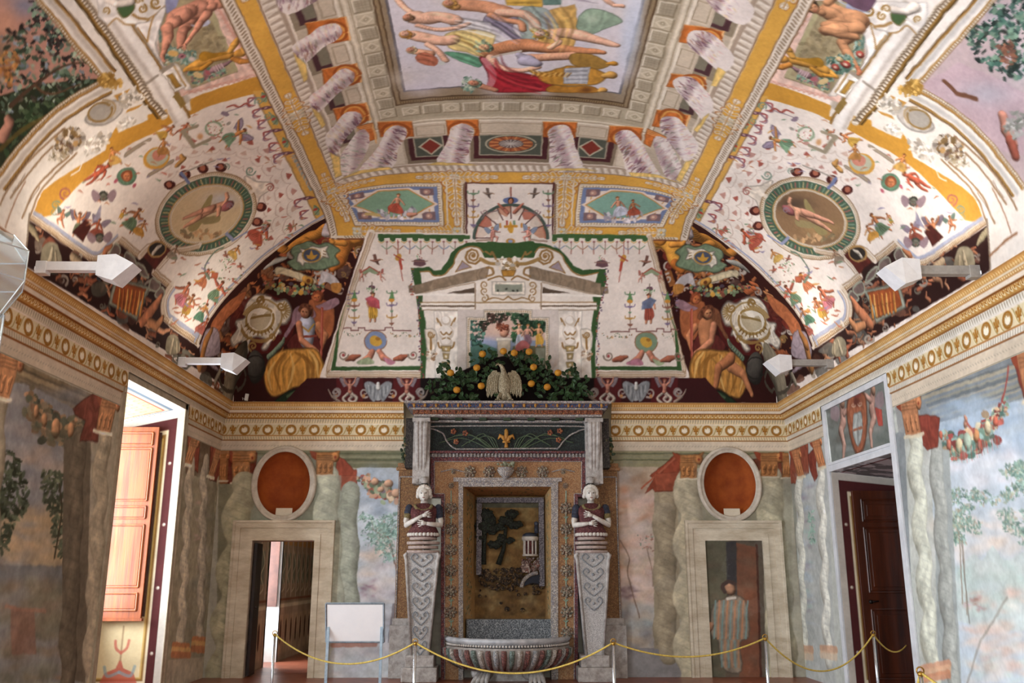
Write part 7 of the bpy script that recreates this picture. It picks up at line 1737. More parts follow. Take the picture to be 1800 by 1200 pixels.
def dark_frieze(m):
    SK, CL = ('b07050', 'a86044', '94583c', 'c08a68'), ('4a2a20', '6a4434', '7a6a5c', '8a4a34', '4c4a40', '5c5a54')
    crowd([(60,395),(120,430),(165,462),(205,440),(245,462),(262,480),(280,510),(280,560),(340,610),(400,700),(300,634),(180,550),(65,470)], 120, 16, 40, 21+m, SK, CL)
    for x, y, rx, ry in ((90, 448, 16, 22), (304, 604, 11, 16)): V.form(smooth([(x-rx, y+ry), (x-rx, y-ry*.4), (x-rx*.4, y-ry), (x+rx*.5, y-ry), (x+rx, y-ry*.3), (x+rx, y+ry)], 4, True), '8a8068'); V.limb([(x-4, y+ry*.8), (x, y), (x+2, y-ry*.6)], [rx*.35, rx*.3, rx*.2], 'a89c84'); V.limb([(x+8, y+ry*.8), (x+8, y-4)], [3, 3], '9a8e76')
    V.limb(smooth([(50, 395), (60, 408), (68, 422)], 4), [5, 6, 2], '94886c'); V.limb(smooth([(128, 452), (138, 462), (146, 470)], 3), [6, 7, 3], 'a38e72')
    V.form([(203,490),(264,504),(241,562),(191,534)], '8f9484', 1, .6, 1.5); V.form([(207,496),(257,508),(238,553),(197,531)], 'a04c22', 1, .7, 1)
    for i in range(7): V.limb([(208+i*6.5, 540+i*2.0), (210+i*6.8, 522+i*1.5), (211+i*7, 508+i)], [3.2, 3, 2], ['c8843c', 'b8662c', 'd89a50'][i % 3])
    for q in ([(203,428),(212,440),(204,455),(196,460),(192,448)], [(222,444),(236,452),(238,468),(226,472),(218,460)], [(268,488),(282,500),(276,512),(262,506)], [(284,505),(290,515),(282,526),(272,518)], [(240,462),(252,468),(262,488),(248,482)]):
        p = smooth(q, 4, True); V.form(p, '6c5a54'); V.line(p, 1.3, '9aa08c', .9)
    V.limb([(160, 478), (170, 470), (186, 462), (196, 452)], [6, 7, 6, 3], 'b0704c'); V.limb([(154, 468), (158, 466)], 6, 'b8805c'); V.limb([(182, 455), (186, 440), (196, 432)], [5, 6, 3], 'b0704c')
    V.limb([(250, 565), (262, 552), (275, 535), (284, 520)], [7, 9, 8, 4], 'b8724e'); V.limb([(262, 566), (276, 572), (285, 560)], [5, 6, 5], 'b07850')
    V.form(smooth([(356,606),(368,585),(384,590),(392,630),(386,652),(366,640),(352,624)], 4, True), '94828a'); V.limb([(352, 640), (362, 618), (372, 604)], [8, 8, 5], 'a07040')
def corner(m):
    V.poly([(580,380),(592,404),(657,410),(612,520),(568,662),(564,712),(414,712),(350,604),(370,560),(430,490),(500,430)], '34130f')
    V.poly([(556,670),(568,655),(564,712),(540,712)], '180c0a')
    old = V.clip
    SK, CL = ('b86c40', 'a85a34', 'c08050'), ('7a2c20', '4a1c18', '8a5a3c', '5a4038', 'a0622e')
    crowd([(575,395),(500,440),(440,495),(400,540),(366,590),(400,690),(420,640),(420,560),(470,510),(560,500),(600,520),(640,420)], 150, 16, 40, 31+m, SK, CL, ('9a8a80', 'b0a498', '8a6a3c'))
    c = crop(V, 340, 380, 3.6375)
    V.poly(circ(440, 690, 210, 190), '5a1a18', .8)
    # diagonal drapery along the frame
    V.form(smooth([(260,520),(340,480),(290,580),(210,660),(160,740),(110,720),(130,660),(200,570)], 4, True), 'b0623a'); V.form(smooth([(90,720),(150,720),(170,800),(160,880),(80,900),(40,860),(60,780)], 4, True), '9a8890'); V.limb([(60, 880), (80, 800), (110, 740)], [26, 28, 20], 'a06a38')
    # gilt nudes and the lily shield
    V.limb(smooth([(600,215),(660,170),(740,130),(800,110),(840,60)]), [24, 40, 44, 34, 18], 'd08c38'); V.limb([(700, 150), (760, 190), (690, 230)], [22, 18, 12], 'c88434'); V.limb([(565, 205), (580, 215)], 20, 'b87830')
    V.limb(smooth([(1060,160),(1000,150),(950,200),(930,280),(880,320)]), [30, 52, 52, 46, 30], 'c47a30' if not m else 'cf963a'); V.limb([(1030, 150), (1050, 145)], 30, 'c4802f'); V.limb([(960, 170), (890, 165), (880, 150)], [22, 18, 12], 'd08c38'); V.limb([(940, 290), (890, 340)], [30, 20], 'b86a28')
    V.limb(smooth([(860,50),(850,110),(900,100)]), [18, 26, 14], 'aca4ac')
    V.form(smooth([(640,195),(690,175),(740,160),(800,182),(860,168),(935,215),(905,250),(930,300),(860,330),(800,345),(740,338),(660,345),(598,295),(640,270),(622,235)], 4, True), '6f8468', 1, .5, 5); V.form(smooth([(660,285),(672,240),(690,225),(680,205),(720,212),(760,192),(810,200),(860,190),(850,225),(868,265),(830,262),(800,285),(760,300),(715,298),(700,318),(682,300)], 4, True), 'ddd3c3', 1, .45, 5)
    for x, y in ((700, 232), (840, 222), (838, 240), (836, 256), (720, 214)): V.line([(x-8, y), (x+8, y+4)], 3, '7c6440')
    V.poly(circ(755, 250, 58, 42), '4a5268'); V.line(circ(755, 250, 58, 42), 4, 'b08840'); V.poly([(755,215),(770,250),(795,245),(780,268),(755,280),(730,268),(715,245),(740,250)], 'c99638')
    V.form(smooth([(520,340),(560,325),(740,385),(790,420),(740,440),(700,415),(560,370),(530,375)], 4, True), 'cdbf9c', 1, .6, 4); V.limb([(745, 415), (720, 405)], 26, 'b8883c'); V.dot(735, 412, 13, '6a3c1c')
    garland(V, (450, 420), (850, 440), 45, 42, ['4f6a4c', '6f8a60', 'c9963c', 'b0604c', '5a4a58', '8aa078', 'd0b070'], 110, 5)
    V.form(smooth([(830,350),(900,380),(940,440),(900,450),(850,420),(800,440),(810,400)], 4, True), 'b8b2b4'); V.form(smooth([(880,430),(945,430),(935,490),(890,480)], 3, True), 'b87c38')
    V.limb(smooth([(460,330),(520,290),(590,270)]), [10, 24, 12], '9a9c98')
    # white strapwork cartouche
    W_ = smooth([(325,600),(350,545),(400,500),(470,505),(530,545),(590,535),(625,600),(600,680),(545,695),(560,745),(515,745),(500,790),(465,850),(435,840),(460,790),(400,770),(360,800),(350,870),(300,880),(310,800),(255,830),(240,780),(280,720),(270,670),(330,650)], 4, True)
    V.form(W_, 'd6ccbb', 1, .5, 7); V.poly(circ(425, 660, 88, 78, -20), 'e2dacb'); V.line(circ(425, 660, 90, 80, -20), 7, '9a7c44'); V.poly(smooth([(360,690),(380,620),(430,640),(480,600),(500,640),(470,700),(420,730)], 3, True), 'b9aa8c'); V.line(smooth([(370,650),(420,640),(490,630)]), 7, '8a7040')
    V.line(smooth([(335,610),(380,560),(450,530),(520,560),(560,610),(560,680),(520,740)]), 6, 'a08450', .9); V.line(smooth([(300,700),(330,760),(400,795),(470,790),(520,755)]), 8, '94733c', .9); V.line(smooth([(280,780),(300,720),(285,690)]), 6, 'efe8db', .9); V.line(smooth([(330,830),(340,790),(370,775)]), 7, '94733c', .8); V.line(smooth([(470,810),(520,770),(545,730)]), 6, 'efe8db', .9); V.line(smooth([(385,520),(440,515),(490,525)]), 6, 'efe8db', .9)
    for x, y, rr, f, a in ((560, 575, 30, 1, 0), (425, 535, 32, -1, 1), (380, 830, 30, 1, 2), (500, 770, 24, -1, 2)): curl(V, x, y, rr, '94733c', 1.4, a, f, .24)
    for i in range(9): t = -1.2+i*.3; V.line([(560+28*math.cos(t), 600+28*math.sin(t)), (560+58*math.cos(t), 600+56*math.sin(t))], 4, '9a7c44')
    for i in range(12): t = 3.6+i*.14; V.line([(425+96*math.cos(t), 670+92*math.sin(t)), (425+118*math.cos(t), 670+112*math.sin(t))], 5, 'a98c58')
    for i in range(9): t = .7+i*.25; V.line([(425+88*math.cos(t), 660+82*math.sin(t)), (425+104*math.cos(t), 660+100*math.sin(t))], 5, '7c5c2c')
    # putto, seated figure with staff
    V.limb([(790, 520), (800, 520)], 36, 'b8683a'); V.form(smooth([(740,540),(850,540),(900,600),(880,760),(800,780),(760,650)], 4, True), 'a05a34'); V.form(smooth([(820,560),(910,520),(930,560),(850,600),(780,580)], 3, True), '94707a')
    V.form(smooth([(640,600),(690,570),(760,590),(780,640),(740,660),(660,680),(600,770),(580,760),(620,690)], 4, True), '94707c' if not m else '7a4a30')
    V.limb([(800, 700), (840, 760), (815, 840)], [26, 22, 18], 'b87850'); V.line([(822, 590), (815, 910)], 9, '9a4434'); V.line([(819, 590), (812, 910)], 3, 'c87058')
    V.form(smooth([(600,840),(620,780),(680,740),(780,750),(810,860),(700,880)], 4, True), '5c2420'); V.limb([(735, 640), (730, 690), (725, 780)], [24, 52, 48], 'a9b4cc' if not m else 'b87a54'); V.limb([(725, 700), (722, 790)], [60, 50], 'a7b0c8' if not m else 'b0744e')
    if not m: V.line([(690, 700), (735, 735), (770, 690)], 5, 'b08838'); V.line([(675, 768), (785, 765)], 6, '8a3c2c')
    V.limb([(675, 690), (690, 790), (790, 870)], [24, 22, 18], 'c08060'); V.limb([(712, 600), (715, 615)], 36, 'b87e5c'); V.line(smooth([(680, 600), (700, 570), (750, 585), (755, 630)]), 12, '6a3c28'); face(V, 716, 612, 36, 8, 'b87e5c' if not m else 'a87450', '6a3c28'); V.line([(700, 605), (700, 606)], 4, '3a2018'); face(V, 795, 520, 34, -10, 'b8683a', '8a4428')
    V.form(smooth([(640,850),(760,845),(810,890),(835,980),(815,1080),(780,1115),(735,1085),(640,1095),(560,1140),(500,1150),(460,1080),(455,990),(500,900),(570,860)], 4, True), 'cb8f3c' if not m else 'b98038', 1, .5, 6)
    folds(V, [(620, 870), (560, 960), (560, 1110)], 7, 9, 'cb8f3c' if not m else 'b98038', 3, 70); folds(V, [(740, 860), (770, 960), (760, 1080)], 6, 8, 'cb8f3c' if not m else 'b98038', 4, 50)
    for q in ([(650,870),(720,920),(730,1080)], [(760,870),(800,950),(780,1090)], [(580,880),(520,980),(560,1120)], [(700,880),(760,960),(750,1060)]): V.line(smooth(q), [6, 12, 4], '8a5a20', .7)
    for q in ([(620,880),(640,980),(600,1110)], [(740,860),(785,930),(800,1040)], [(520,930),(480,1010),(500,1110)]): V.line(smooth(q), [5, 11, 3], 'e6bc6c', .7)
    if m: V.limb([(560, 950), (480, 1000), (420, 1130)], [34, 26, 16], 'b87850'); V.limb([(560, 900), (640, 960), (660, 1080)], [36, 30, 18], 'a86a44')
    # helmets and shields at the foot
    V.limb([(250, 1030), (252, 1034)], 96, '7c7462'); V.line(circ(250, 1030, 84, 92, 10), 5, '4a4236'); V.limb([(395, 960), (397, 964)], 76, '45423e'); V.line(circ(395, 960, 66, 70), 3, '24211e'); V.limb(smooth([(140,1050),(180,960),(170,900)]), [14, 18, 10], '8a8474'); V.limb(smooth([(480,900),(560,820),(580,780)]), [16, 14, 8], '6f8470')
    V.form(smooth([(560,1150),(640,1110),(760,1120),(860,1160),(860,1195),(540,1195)], 3, True), '1e2c1c'); V.line(smooth([(600,1150),(700,1105),(790,1130)]), 8, '44583c')
    V.T = None
def right_nude():
    """the reclining youth with cloak painted over the right-hand pier"""
    sight(); crop(V, 1371, 0, 3.133); sk = C3('b9855f')
    V.form(smooth([(290,-30),(520,-30),(500,50),(430,60),(380,20)], 4, True), '6a4c60'); V.line(smooth([(330,10),(420,50),(490,70)]), 5, 'a3b0c0', .8)
    V.limb([(400, 190), (360, 215), (338, 238)], [36, 32, 26], sk*.86); V.limb([(338, 238), (372, 290), (400, 330), (428, 372)], [26, 27, 18, 11], sk*.95); V.limb([(428, 372), (440, 395), (430, 412)], [13, 14, 8], 'b06a4c')
    V.limb([(235, 62), (290, 70), (350, 85), (430, 110)], [34, 62, 50, 58], sk); V.limb([(430, 110), (340, 125), (250, 140)], [46, 38, 26], sk*.95); V.limb([(425, 150), (340, 160), (245, 172)], [44, 40, 30], sk*1.05); V.limb([(245, 170), (330, 192), (420, 205)], [24, 24, 20], sk*.9)
    V.limb([(262, 20), (300, -10), (340, -30)], [20, 18, 15], sk); V.limb([(232, 68), (215, 62)], 20, sk*.95)
    for q in ([(270, 40), (330, 60), (360, 110)], [(300, 110), (360, 120), (430, 118)], [(250, 190), (330, 184), (400, 180)], [(345, 240), (365, 238)], [(240, 90), (270, 110), (310, 112)]): V.line(smooth(q, 5), [1, 4, 1], sk*.55, .6, soft=3)
    for x, y, rx, ry in ((290, 55, 28, 18), (340, 80, 24, 14), (330, 158, 50, 12), (375, 290, 9, 22), (245, 165, 14, 12)): V.blob(x, y, rx, ry, np.clip(sk*1.22, 0, 1), .6)
    face(V, 180, 44, 36, -20, 'c08a64', '3a281c', -1)
    foliage(V, circ(345, 350, 62, 56), 90, 7, 15, ['4f7468', '6a8f80', '3c5c50', '8aa898'], 61); 
    for x, y, k in ((362, 356, 24), (330, 330, 18), (305, 372, 20), (440, 300, 20)): V.limb([(x, y), (x+2, y)], k, ['a8443c', 'b8a07c', 'c4ae7c', '9a4440'][k % 4]); V.dot(x, y, k*.4, 'd3b49c')
    V.T = None
def arch_frames(m):
    WH, GD, SH = 'e0d9d0', 'a5793a', 'b3a698'
    V.poly([(-60,-60),(300,-60),(330,150),(335,195),(300,190),(235,210),(205,222),(193,240),(185,265),(150,285),(120,303),(105,312),(75,335),(52,376),(46,470),(-10,432),(-60,400)], WH)
    # great landscape beyond the frame
    land = [(-80,-80),(10,-80),(66,0),(185,141),(150,160),(100,193),(55,235),(20,277),(-10,315),(-80,420)]
    wn, cov = V.mask(land); full = np.zeros((V.nv, V.nu), np.float32); full[wn[2]:wn[3], wn[0]:wn[1]] = cov; V.clip = full
    V.poly(land, 'b58474' if not m else 'b4a0a2'); V.blob(40, 10, 40, 26, '7c8098' if not m else 'a8a0ac', .9); V.blob(8, 38, 26, 40, 'cc9478' if not m else 'c4b0b4', .8); V.blob(-10, 100, 50, 40, '7a6a50' if not m else 'a8a8b0', .8)
    if not m:
        V.poly([(-80,200),(60,150),(180,138),(150,160),(-20,330),(-80,420)], '28301e')
        foliage(V, [(0,60),(60,30),(110,60),(175,132),(150,160),(80,190),(0,200)], 320, 3, 8, ['2c3a2c', '3c5240', '5c7460', '8fa48c', '241e1c', '4a4238', '7a8a98'], 41); foliage(V, [(45,0),(62,0),(120,70),(100,90),(60,50)], 70, 3, 7, ['2c2424', '3a4a44', '6f8a74', '1e1a1c'], 42)
        foliage(V, [(-20,90),(30,85),(40,120),(20,150),(-20,160)], 60, 3, 7, ['b0743c', 'c08a4c', '8a5a30'], 43); foliage(V, [(0,230),(60,180),(120,175),(60,215),(10,270)], 90, 4, 10, ['2c4428', '1e2c1c', '4a6040'], 44)
        V.line(smooth([(20,185),(60,150),(110,118),(150,110)]), [5, 3.5, 2, 1], '4c3828'); V.line(smooth([(60,150),(90,165),(140,150)]), [2, 1.5], '5c402c'); V.limb([(6, 238), (16, 218), (12, 208)], [12, 10, 6], 'b08070'); V.blob(4, 142, 6, 7, 'b0a49c', .9, 0, 2)
        V.line(smooth([(0,262),(40,228),(80,205)]), 4, '6a5420', .7)
    else:
        foliage(V, [(95,-40),(60,0),(100,50),(80,90),(20,130),(-30,100),(-40,-40)], 330, 3, 9, ['2c4440', '3c6054', '4f7a68', '28342c', '6a8a74', '1e2c28'], 51); foliage(V, [(20,50),(50,60),(30,110),(10,90)], 30, 3, 8, ['8a5a44', '6a4438'], 52)
        V.poly([(110,95),(185,141),(100,193),(40,250),(-10,260),(-10,150)], 'b59ca4'); V.blob(60, 150, 60, 26, 'a8a4b0', .8); V.blob(10, 200, 30, 30, '8a7a80', .7)
        V.line([(135,128),(112,150),(78,160)], 4, '6a4430'); V.limb([(30, 190), (22, 215), (8, 240)], [9, 12, 8], 'b07868'); V.limb([(14, 236), (4, 262)], [10, 8], '9a5040'); foliage(V, [(-20,190),(10,180),(30,210),(0,230)], 50, 4, 8, ['9a9a98', '8a8a84', '6f746c'], 53)
    V.clip = None
    p1 = [(12,-80),(66,-2),(120,64),(183,141)]; p2 = smooth([(183,141),(150,158),(100,191),(55,233),(20,275),(-12,318)], 6)
    for p, s_ in ((p1, -1), (p2, -1)):
        o = lambda a: offset(np.asarray(p, float), a*s_)
        V.line(o(-1), 3.4, '8a6a44'); beads(V, o(-1), 5.4, 2.0, 'd8d0c0'); V.line(o(4.5), 2.4, GD); V.line(o(7), .9, '6a4c28'); V.line(o(14), 8, 'e3ddd5'); V.line(o(16), 4.5, 'a9a6a4' if m else 'b0a498', .7, soft=3); V.line(o(24), 2.2, '9a7030'); V.line(o(27), 1.3, '5c4020')
    V.poly([(170,138),(186,126),(196,130),(206,140),(218,146),(200,152),(184,156),(174,150)], 'a87f35'); foliage(V, [(170,138),(190,128),(212,140),(215,150),(184,158)], 30, 3, 7, ['b98e40', '8a6426', 'cfa858'], 6)
    # ribbed moulding and shaft
    q = np.array([(122,-30),(148,0),(200,72),(243,138),(262,172),(290,205)], float); V.line(q, 6.5, 'cbbda6'); d = np.concatenate([[0], np.cumsum(np.hypot(*np.diff(q, axis=0).T))])
    for t in np.arange(0, d[-1], 6.2): x, y = np.interp(t, d, q[:, 0]), np.interp(t, d, q[:, 1]); V.line([(x-5, y+1), (x, y-3), (x+6, y-1)], [1.4, 1.8, 1], '6f5c48'); V.line([(x-4, y+4), (x+5, y+2)], 1.2, 'efe9e0')
    V.line(q+[-9, 2], 2.8, '8a6428'); V.line(q+[-12.5, 3], 1.5, '4c3818')
    sh = np.array([(185,0),(222,55),(275,135),(305,185),(318,212)], float); V.line(sh, 13, 'dcd5ce'); V.line(sh+[3, 0], 6, 'eeeae4', .8, soft=4); V.line(sh+[-9, 4], 3, 'b5aaa0', .6, soft=3); V.line(sh+[15, -6], 2.4, '8f6a34'); V.line(sh[:4]+[19, -7], 1, '5c4428'); V.line(sh[:4]+[24, -8], 6, 'a99d8e', .8, soft=3); V.line([(252,150),(278,132)], 2.5, '7c7060', .7)
    V.T = (180, 0, 1/6, 0, 1)
    V.form([(700,-60),(1300,-60),(1680,790),(1500,840),(830,1020),(800,900),(650,700),(570,520),(600,330),(650,150)], 'dcb9aa', 1, .8, 3)
    for i in range(16): t = i/16; V.line(smooth([(1180+t*420, 60+t*720), (1230+t*420, 90+t*700), (1250+t*400, 150+t*680)], 3), 9, 'c98a78', .5)
    for i in range(12): t = i/12; V.line(smooth([(860+t*700, 1000-t*180), (920+t*700, 960-t*180), (990+t*690, 980-t*190)], 3), 8, 'c98a78', .5)
    V.form([(720,-60),(1130,-60),(1150,60),(1430,760),(960,925),(820,800),(600,650),(590,380),(660,100)], '9a8c6a', 1, .7, 4); V.line([(1120,60),(1400,740),(960,890)], 22, 'a8a078', .9)
    foliage(V, [(900,350),(1200,260),(1330,560),(950,560)], 60, 18, 40, ['8c7c58', '7c6e50', 'a49472'], 8, al=.5)
    foliage(V, [(590,330),(680,320),(720,500),(1000,540),(990,640),(850,690),(650,690)], 170, 16, 34, ['6a8a7c', '4f7468', '8fa89c', '5a7a6c', 'a8b0a0'], 9); V.blob(740, 565, 55, 34, 'd3a860', 1, 10, 3); V.blob(835, 595, 42, 30, 'a87078', 1, 0, 3); V.dot(835, 597, 13, '5a3038'); V.blob(940, 625, 46, 34, 'cdbcb4', 1, 0, 2)
    foliage(V, [(900,760),(1000,730),(1250,700),(1290,760),(1100,860),(960,890)], 110, 14, 30, ['6a8a78', '4f6a5c', '8fa490', '9a6a6c'], 10); V.blob(1010, 795, 55, 30, 'cdb27c', 1, 20, 3); V.blob(1110, 770, 30, 26, 'a85a60', 1, 0, 3); V.limb([(1180, 730), (1290, 680), (1400, 620)], [44, 26, 10], '8a6a74')
    for i in range(4): V.line([(1170+i*26, 700-i*10), (1200+i*26, 760-i*14)], 6, 'c8b0b0')
    sk = 'cc8c74' if not m else 'b98260'
    V.form(smooth([(680,-60),(800,-60),(790,60),(720,120),(670,130)], 3, True), '8c8fb4')
    if not m:
        V.limb([(930, 200), (870, 300), (850, 330)], [78, 66, 56], C3(sk)*.93); V.limb([(850, 330), (835, 400), (822, 480), (800, 500)], [54, 50, 30, 18], C3(sk)*.9)
        V.limb([(1130, 60), (1000, 100), (900, 130), (800, 180)], [88, 118, 96, 112], sk); V.limb([(1235, 20), (1250, 36)], 60, C3(sk)*.9); V.limb([(1170, 60), (1150, 62)], 44, C3(sk)*.95)
        V.limb([(850, 170), (760, 230), (680, 290)], [92, 78, 58], C3(sk)*1.04); V.limb([(680, 290), (690, 400), (660, 500), (628, 600)], [56, 58, 38, 22], sk); V.limb([(628, 590), (640, 640), (655, 650)], [24, 20, 12], sk)
        for q in ([(720, 130), (800, 210), (905, 250)], [(880, 60), (900, 130), (960, 190)], [(1010, 30), (1000, 100), (1040, 170)], [(650, 330), (700, 350), (735, 320)], [(800, 330), (850, 350), (905, 330)], [(930, 110), (945, 130)], [(640, 520), (675, 515)]): V.line(smooth(q, 5), [3, 8, 3], C3(sk)*.6, .6, soft=6)
        for x, y, rx, ry in ((1060, 60, 50, 34), (1050, 150, 40, 26), (860, 110, 46, 30), (760, 220, 50, 24), (675, 300, 26, 20), (705, 430, 16, 50), (850, 330, 26, 16)): V.blob(x, y, rx, ry, np.clip(C3(sk)*1.2, 0, 1), .6, -25)
        V.form(smooth([(930,262),(1010,282),(1090,205),(1140,240),(1080,278),(960,292)], 3, True), 'b4b8cc')
        V.limb([(1100, 150), (1030, 250), (980, 330)], [54, 40, 30], C3(sk)*.97); V.limb([(980, 330), (920, 410), (872, 465)], [30, 26, 17], sk)
        for dx, dy in ((-40, 25), (-22, 48), (-4, 60), (10, 52)): V.limb([(870, 465), (870+dx*.6, 465+dy*.6), (870+dx, 465+dy)], [9, 7, 5], sk)
    V.limb([(880, 735), (1000, 670), (1150, 610), (1340, 580)], [28, 52, 58, 50], 'c9923c'); V.limb([(900, 740), (1050, 720), (1140, 660)], [14, 34, 26], 'b8822e'); V.form(smooth([(1020,590),(1080,540),(1200,560),(1330,560),(1200,600),(1050,640)], 3, True), 'a8781f'); V.limb([(1440, 560), (1470, 565)], 46, 'c08a3a'); V.limb([(1350, 540), (1400, 460), (1430, 400)], [30, 40, 16], 'cf9a44'); V.limb([(1380, 620), (1470, 650), (1550, 645)], [26, 34, 24], 'b87a34'); V.limb([(1480, 510), (1510, 550)], [22, 26], 'cf9a44')
    # white console, scroll and pedestal
    V.form([(-40,170),(60,265),(150,175),(240,250),(440,262),(560,215),(660,90),(670,-60),(-60,-60)], 'ebe5de', 1, .6, 5); V.line(smooth([(60,265),(150,190),(240,250),(330,262),(440,262),(500,190),(580,130),(660,60)]), 7, GD)
    V.poly(smooth([(160,100),(190,50),(330,50),(310,130),(230,185)], 4, True), '47633a'); V.line(smooth([(160,100),(190,50),(330,50),(310,130),(230,185)], 4, True), 6, '6a5a2c'); V.limb([(80, -20), (160, 40), (300, 20)], [60, 40, 50], 'ddd6cf')
    for x, y, rr, f in ((420, 90, 50, 1), (40, 110, 40, -1), (560, 30, 60, 1), (380, 10, 46, -1)): curl(V, x, y, rr, '98712f', 1.3, x, f, .22)
    V.line([(320, 155), (390, 195), (490, 200)], 14, 'a5804a')
    V.form(smooth([(350,265),(460,440),(560,590),(655,720),(600,600),(560,480),(585,340),(640,210),(668,80),(600,110),(500,220)], 5, True), 'ece6e0', 1, .55, 7); V.line([(470, 440), (490, 330), (540, 160)], 7, GD); V.line([(370, 290), (470, 440)], 7, GD)
    V.form([(740,655),(800,690),(950,940),(870,950)], 'd8d0c6', 1, .6, 4); V.form([(630,775),(745,700),(880,915),(765,968)], 'e8e2da', 1, .6, 5); V.form([(680,795),(735,778),(832,905),(775,928)], 'a57c30', 1, .6, 6); V.line([(755, 705), (880, 905)], 7, 'b08a50')
    V.poly([(745,1020),(800,965),(885,1090),(835,1145)], '8a7038'); V.poly([(600,740),(700,690),(745,660),(760,690),(640,770)], '8f8576')
    V.T = (0, 140, 1/4.615, 0, 1)
    # roundel, shell and fruit on the arch
    V.form(smooth([(690,330),(760,240),(860,180),(960,170),(990,250),(900,340),(780,370)], 4, True), 'b7b0a8', 1, .6, 7); V.poly(circ(815, 262, 96, 66, -25), '9f988e'); V.line(circ(815, 262, 100, 72, -25), 8, '8a6a34'); V.line(circ(830, 250, 110, 80, -25, 20, -1.2, 1.2), 7, 'a58a60')
    V.poly([(920,130),(1060,70),(985,180),(960,175)], 'bf8a3a'); V.poly([(1000,300),(1030,245),(1165,195),(1120,230)], 'bf8a3a'); V.poly([(930,340),(1000,280),(1200,200),(1200,330),(1100,370),(960,430)], 'ddd6cc')
    foliage(V, [(960,130),(1100,60),(1180,160),(1000,240)], 60, 14, 34, ['d0c9be', 'b3aa9c', 'e6e0d6', '9a907f'], 5, al=.8); foliage(V, [(720,480),(880,410),(900,460),(830,570),(700,620),(690,560)], 70, 14, 30, ['d8d1c6', 'b9b0a4', 'e6e0d6', 'a89c8c'], 6, al=.8); foliage(V, [(940,350),(1050,290),(1110,340),(980,420)], 40, 12, 26, ['d8d1c6', 'b3a99a', 'e9e4da'], 7, al=.8)
    foliage(V, circ(570, 490, 130, 90, -30), 120, 14, 32, ['8a6a3c', 'b9aea0', '5a4a38', 'd0c6b8', '6a5040', 'a8804a', '9a8f84'], 8, asp=.8); foliage(V, circ(480, 600, 90, 60, -35), 50, 12, 26, ['c9c0b2', 'a89c88', '8a7a5c'], 9, al=.8)
    for q in ([(430,540),(330,640),(210,790),(90,960)], [(560,620),(420,740),(280,900),(180,1120)], [(520,400),(380,520),(200,700),(60,900),(0,1010)], [(620,600),(470,740),(330,900),(240,1120)]): V.line(smooth(q), 9, '8a6844', .85)
    for x, y in ((110, 880), (230, 980)): V.line(smooth([(x+90, y-110), (x+60, y-60), (x+40, y-30), (x, y+30)]), 4, '7c6450', .9)
    V.line([(800,420),(640,740),(580,770)], 5, 'e8e2da'); V.T = None
    # outer limb of the arch and its impost
    V.poly([(-40,455),(-20,330),(30,280),(60,262),(75,335),(52,376),(46,472)], 'cabfb2', .0); V.line(smooth([(44,470),(48,420),(52,376)]), 2, '8a7a68'); V.line(smooth([(10,400),(24,360),(44,320)]), 1.3, '8f5f3c', .8); V.line([(0,400),(20,414),(46,440)], 1.6, '8f5f3c')

# ================================================================== paint: the walls (pixel places seen on each wall)
def twist(c, x0, y0, x1, y1, w_, col, n=4, amp=.28, ph=0, base=True, edge=.62):
    """a painted twisted column running down from (x0, y0)"""
    t = np.linspace(0, 1, 60); env = np.ones(60); ww = w_*(1+.10*np.cos(t*n*2*math.pi*1.0+ph+1.5)) ; 
    px_ = x0+(x1-x0)*t+w_*amp*.6*np.sin(t*n*2*math.pi+ph); py_ = y0+(y1-y0)*t
    c.limb(np.stack([px_, py_], 1), ww*.5, col, .76, 1.06)
    for i in range(int(n*7)):
        f = (i+.5)/(n*7); x = np.interp(f, t, px_); y = np.interp(f, t, py_)
        c.line(smooth([(x-w_*.46, y-w_*.16), (x, y+w_*.04), (x+w_*.46, y+w_*.26)], 3), [.3, w_*.022, .3], C3(col)*.78, .4)
    for i in range(int(n)):
        f = (i+.62)/n
        if f > 1: continue
        x = np.interp(f, t, px_); y = np.interp(f, t, py_); c.line(smooth([(x-w_*.5, y-w_*.3), (x, y+w_*.05), (x+w_*.5, y+w_*.38)], 3), [1, w_*.06, 1], C3(col)*.7, .22, soft=w_*.08)
def cap(c, x, y, w_, h, a=0, col='a8703f', red='8c3c26'):
    """a painted composite capital seen at a slant, its bell below"""
    c.at(x, y, 1, a); c.form([(-w_*.62, -h*.5), (-w_*.4, -h*.42), (w_*.4, -h*.42), (w_*.62, -h*.52), (w_*.5, -h*.22), (w_*.34, -h*.1), (w_*.32, h*.48), (-w_*.32, h*.48), (-w_*.34, -h*.1), (-w_*.5, -h*.22)], col, 1, .6, .8)
    c.poly([(-w_*.62, -h*.5), (-w_*.34, -h*.4), (-w_*.34, -h*.08), (-w_*.5, -h*.2)], red, .9); c.limb([(w_*.42, -h*.24), (w_*.42, -h*.2)], w_*.17, C3(col)*1.08); c.dot(w_*.42, -h*.22, w_*.05, red)
    for i in range(3):
        u = (-.2+i*.2)*w_; c.limb([(u, h*.34), (u, h*.16), (u+w_*.03, h*.06)], [w_*.07, w_*.09, w_*.05], C3(col)*1.1); c.line([(u, h*.32), (u, h*.1)], w_*.012, C3(col)*.6)
    for i in range(3): c.line([(-w_*.3, -h*.12-i*h*.08), (w_*.3, -h*.12-i*h*.08)], w_*.02, C3(col)*.7, .8)
    c.line([(-w_*.4, h*.5), (w_*.4, h*.5)], h*.03, 'cfc3a6', .9); c.off()
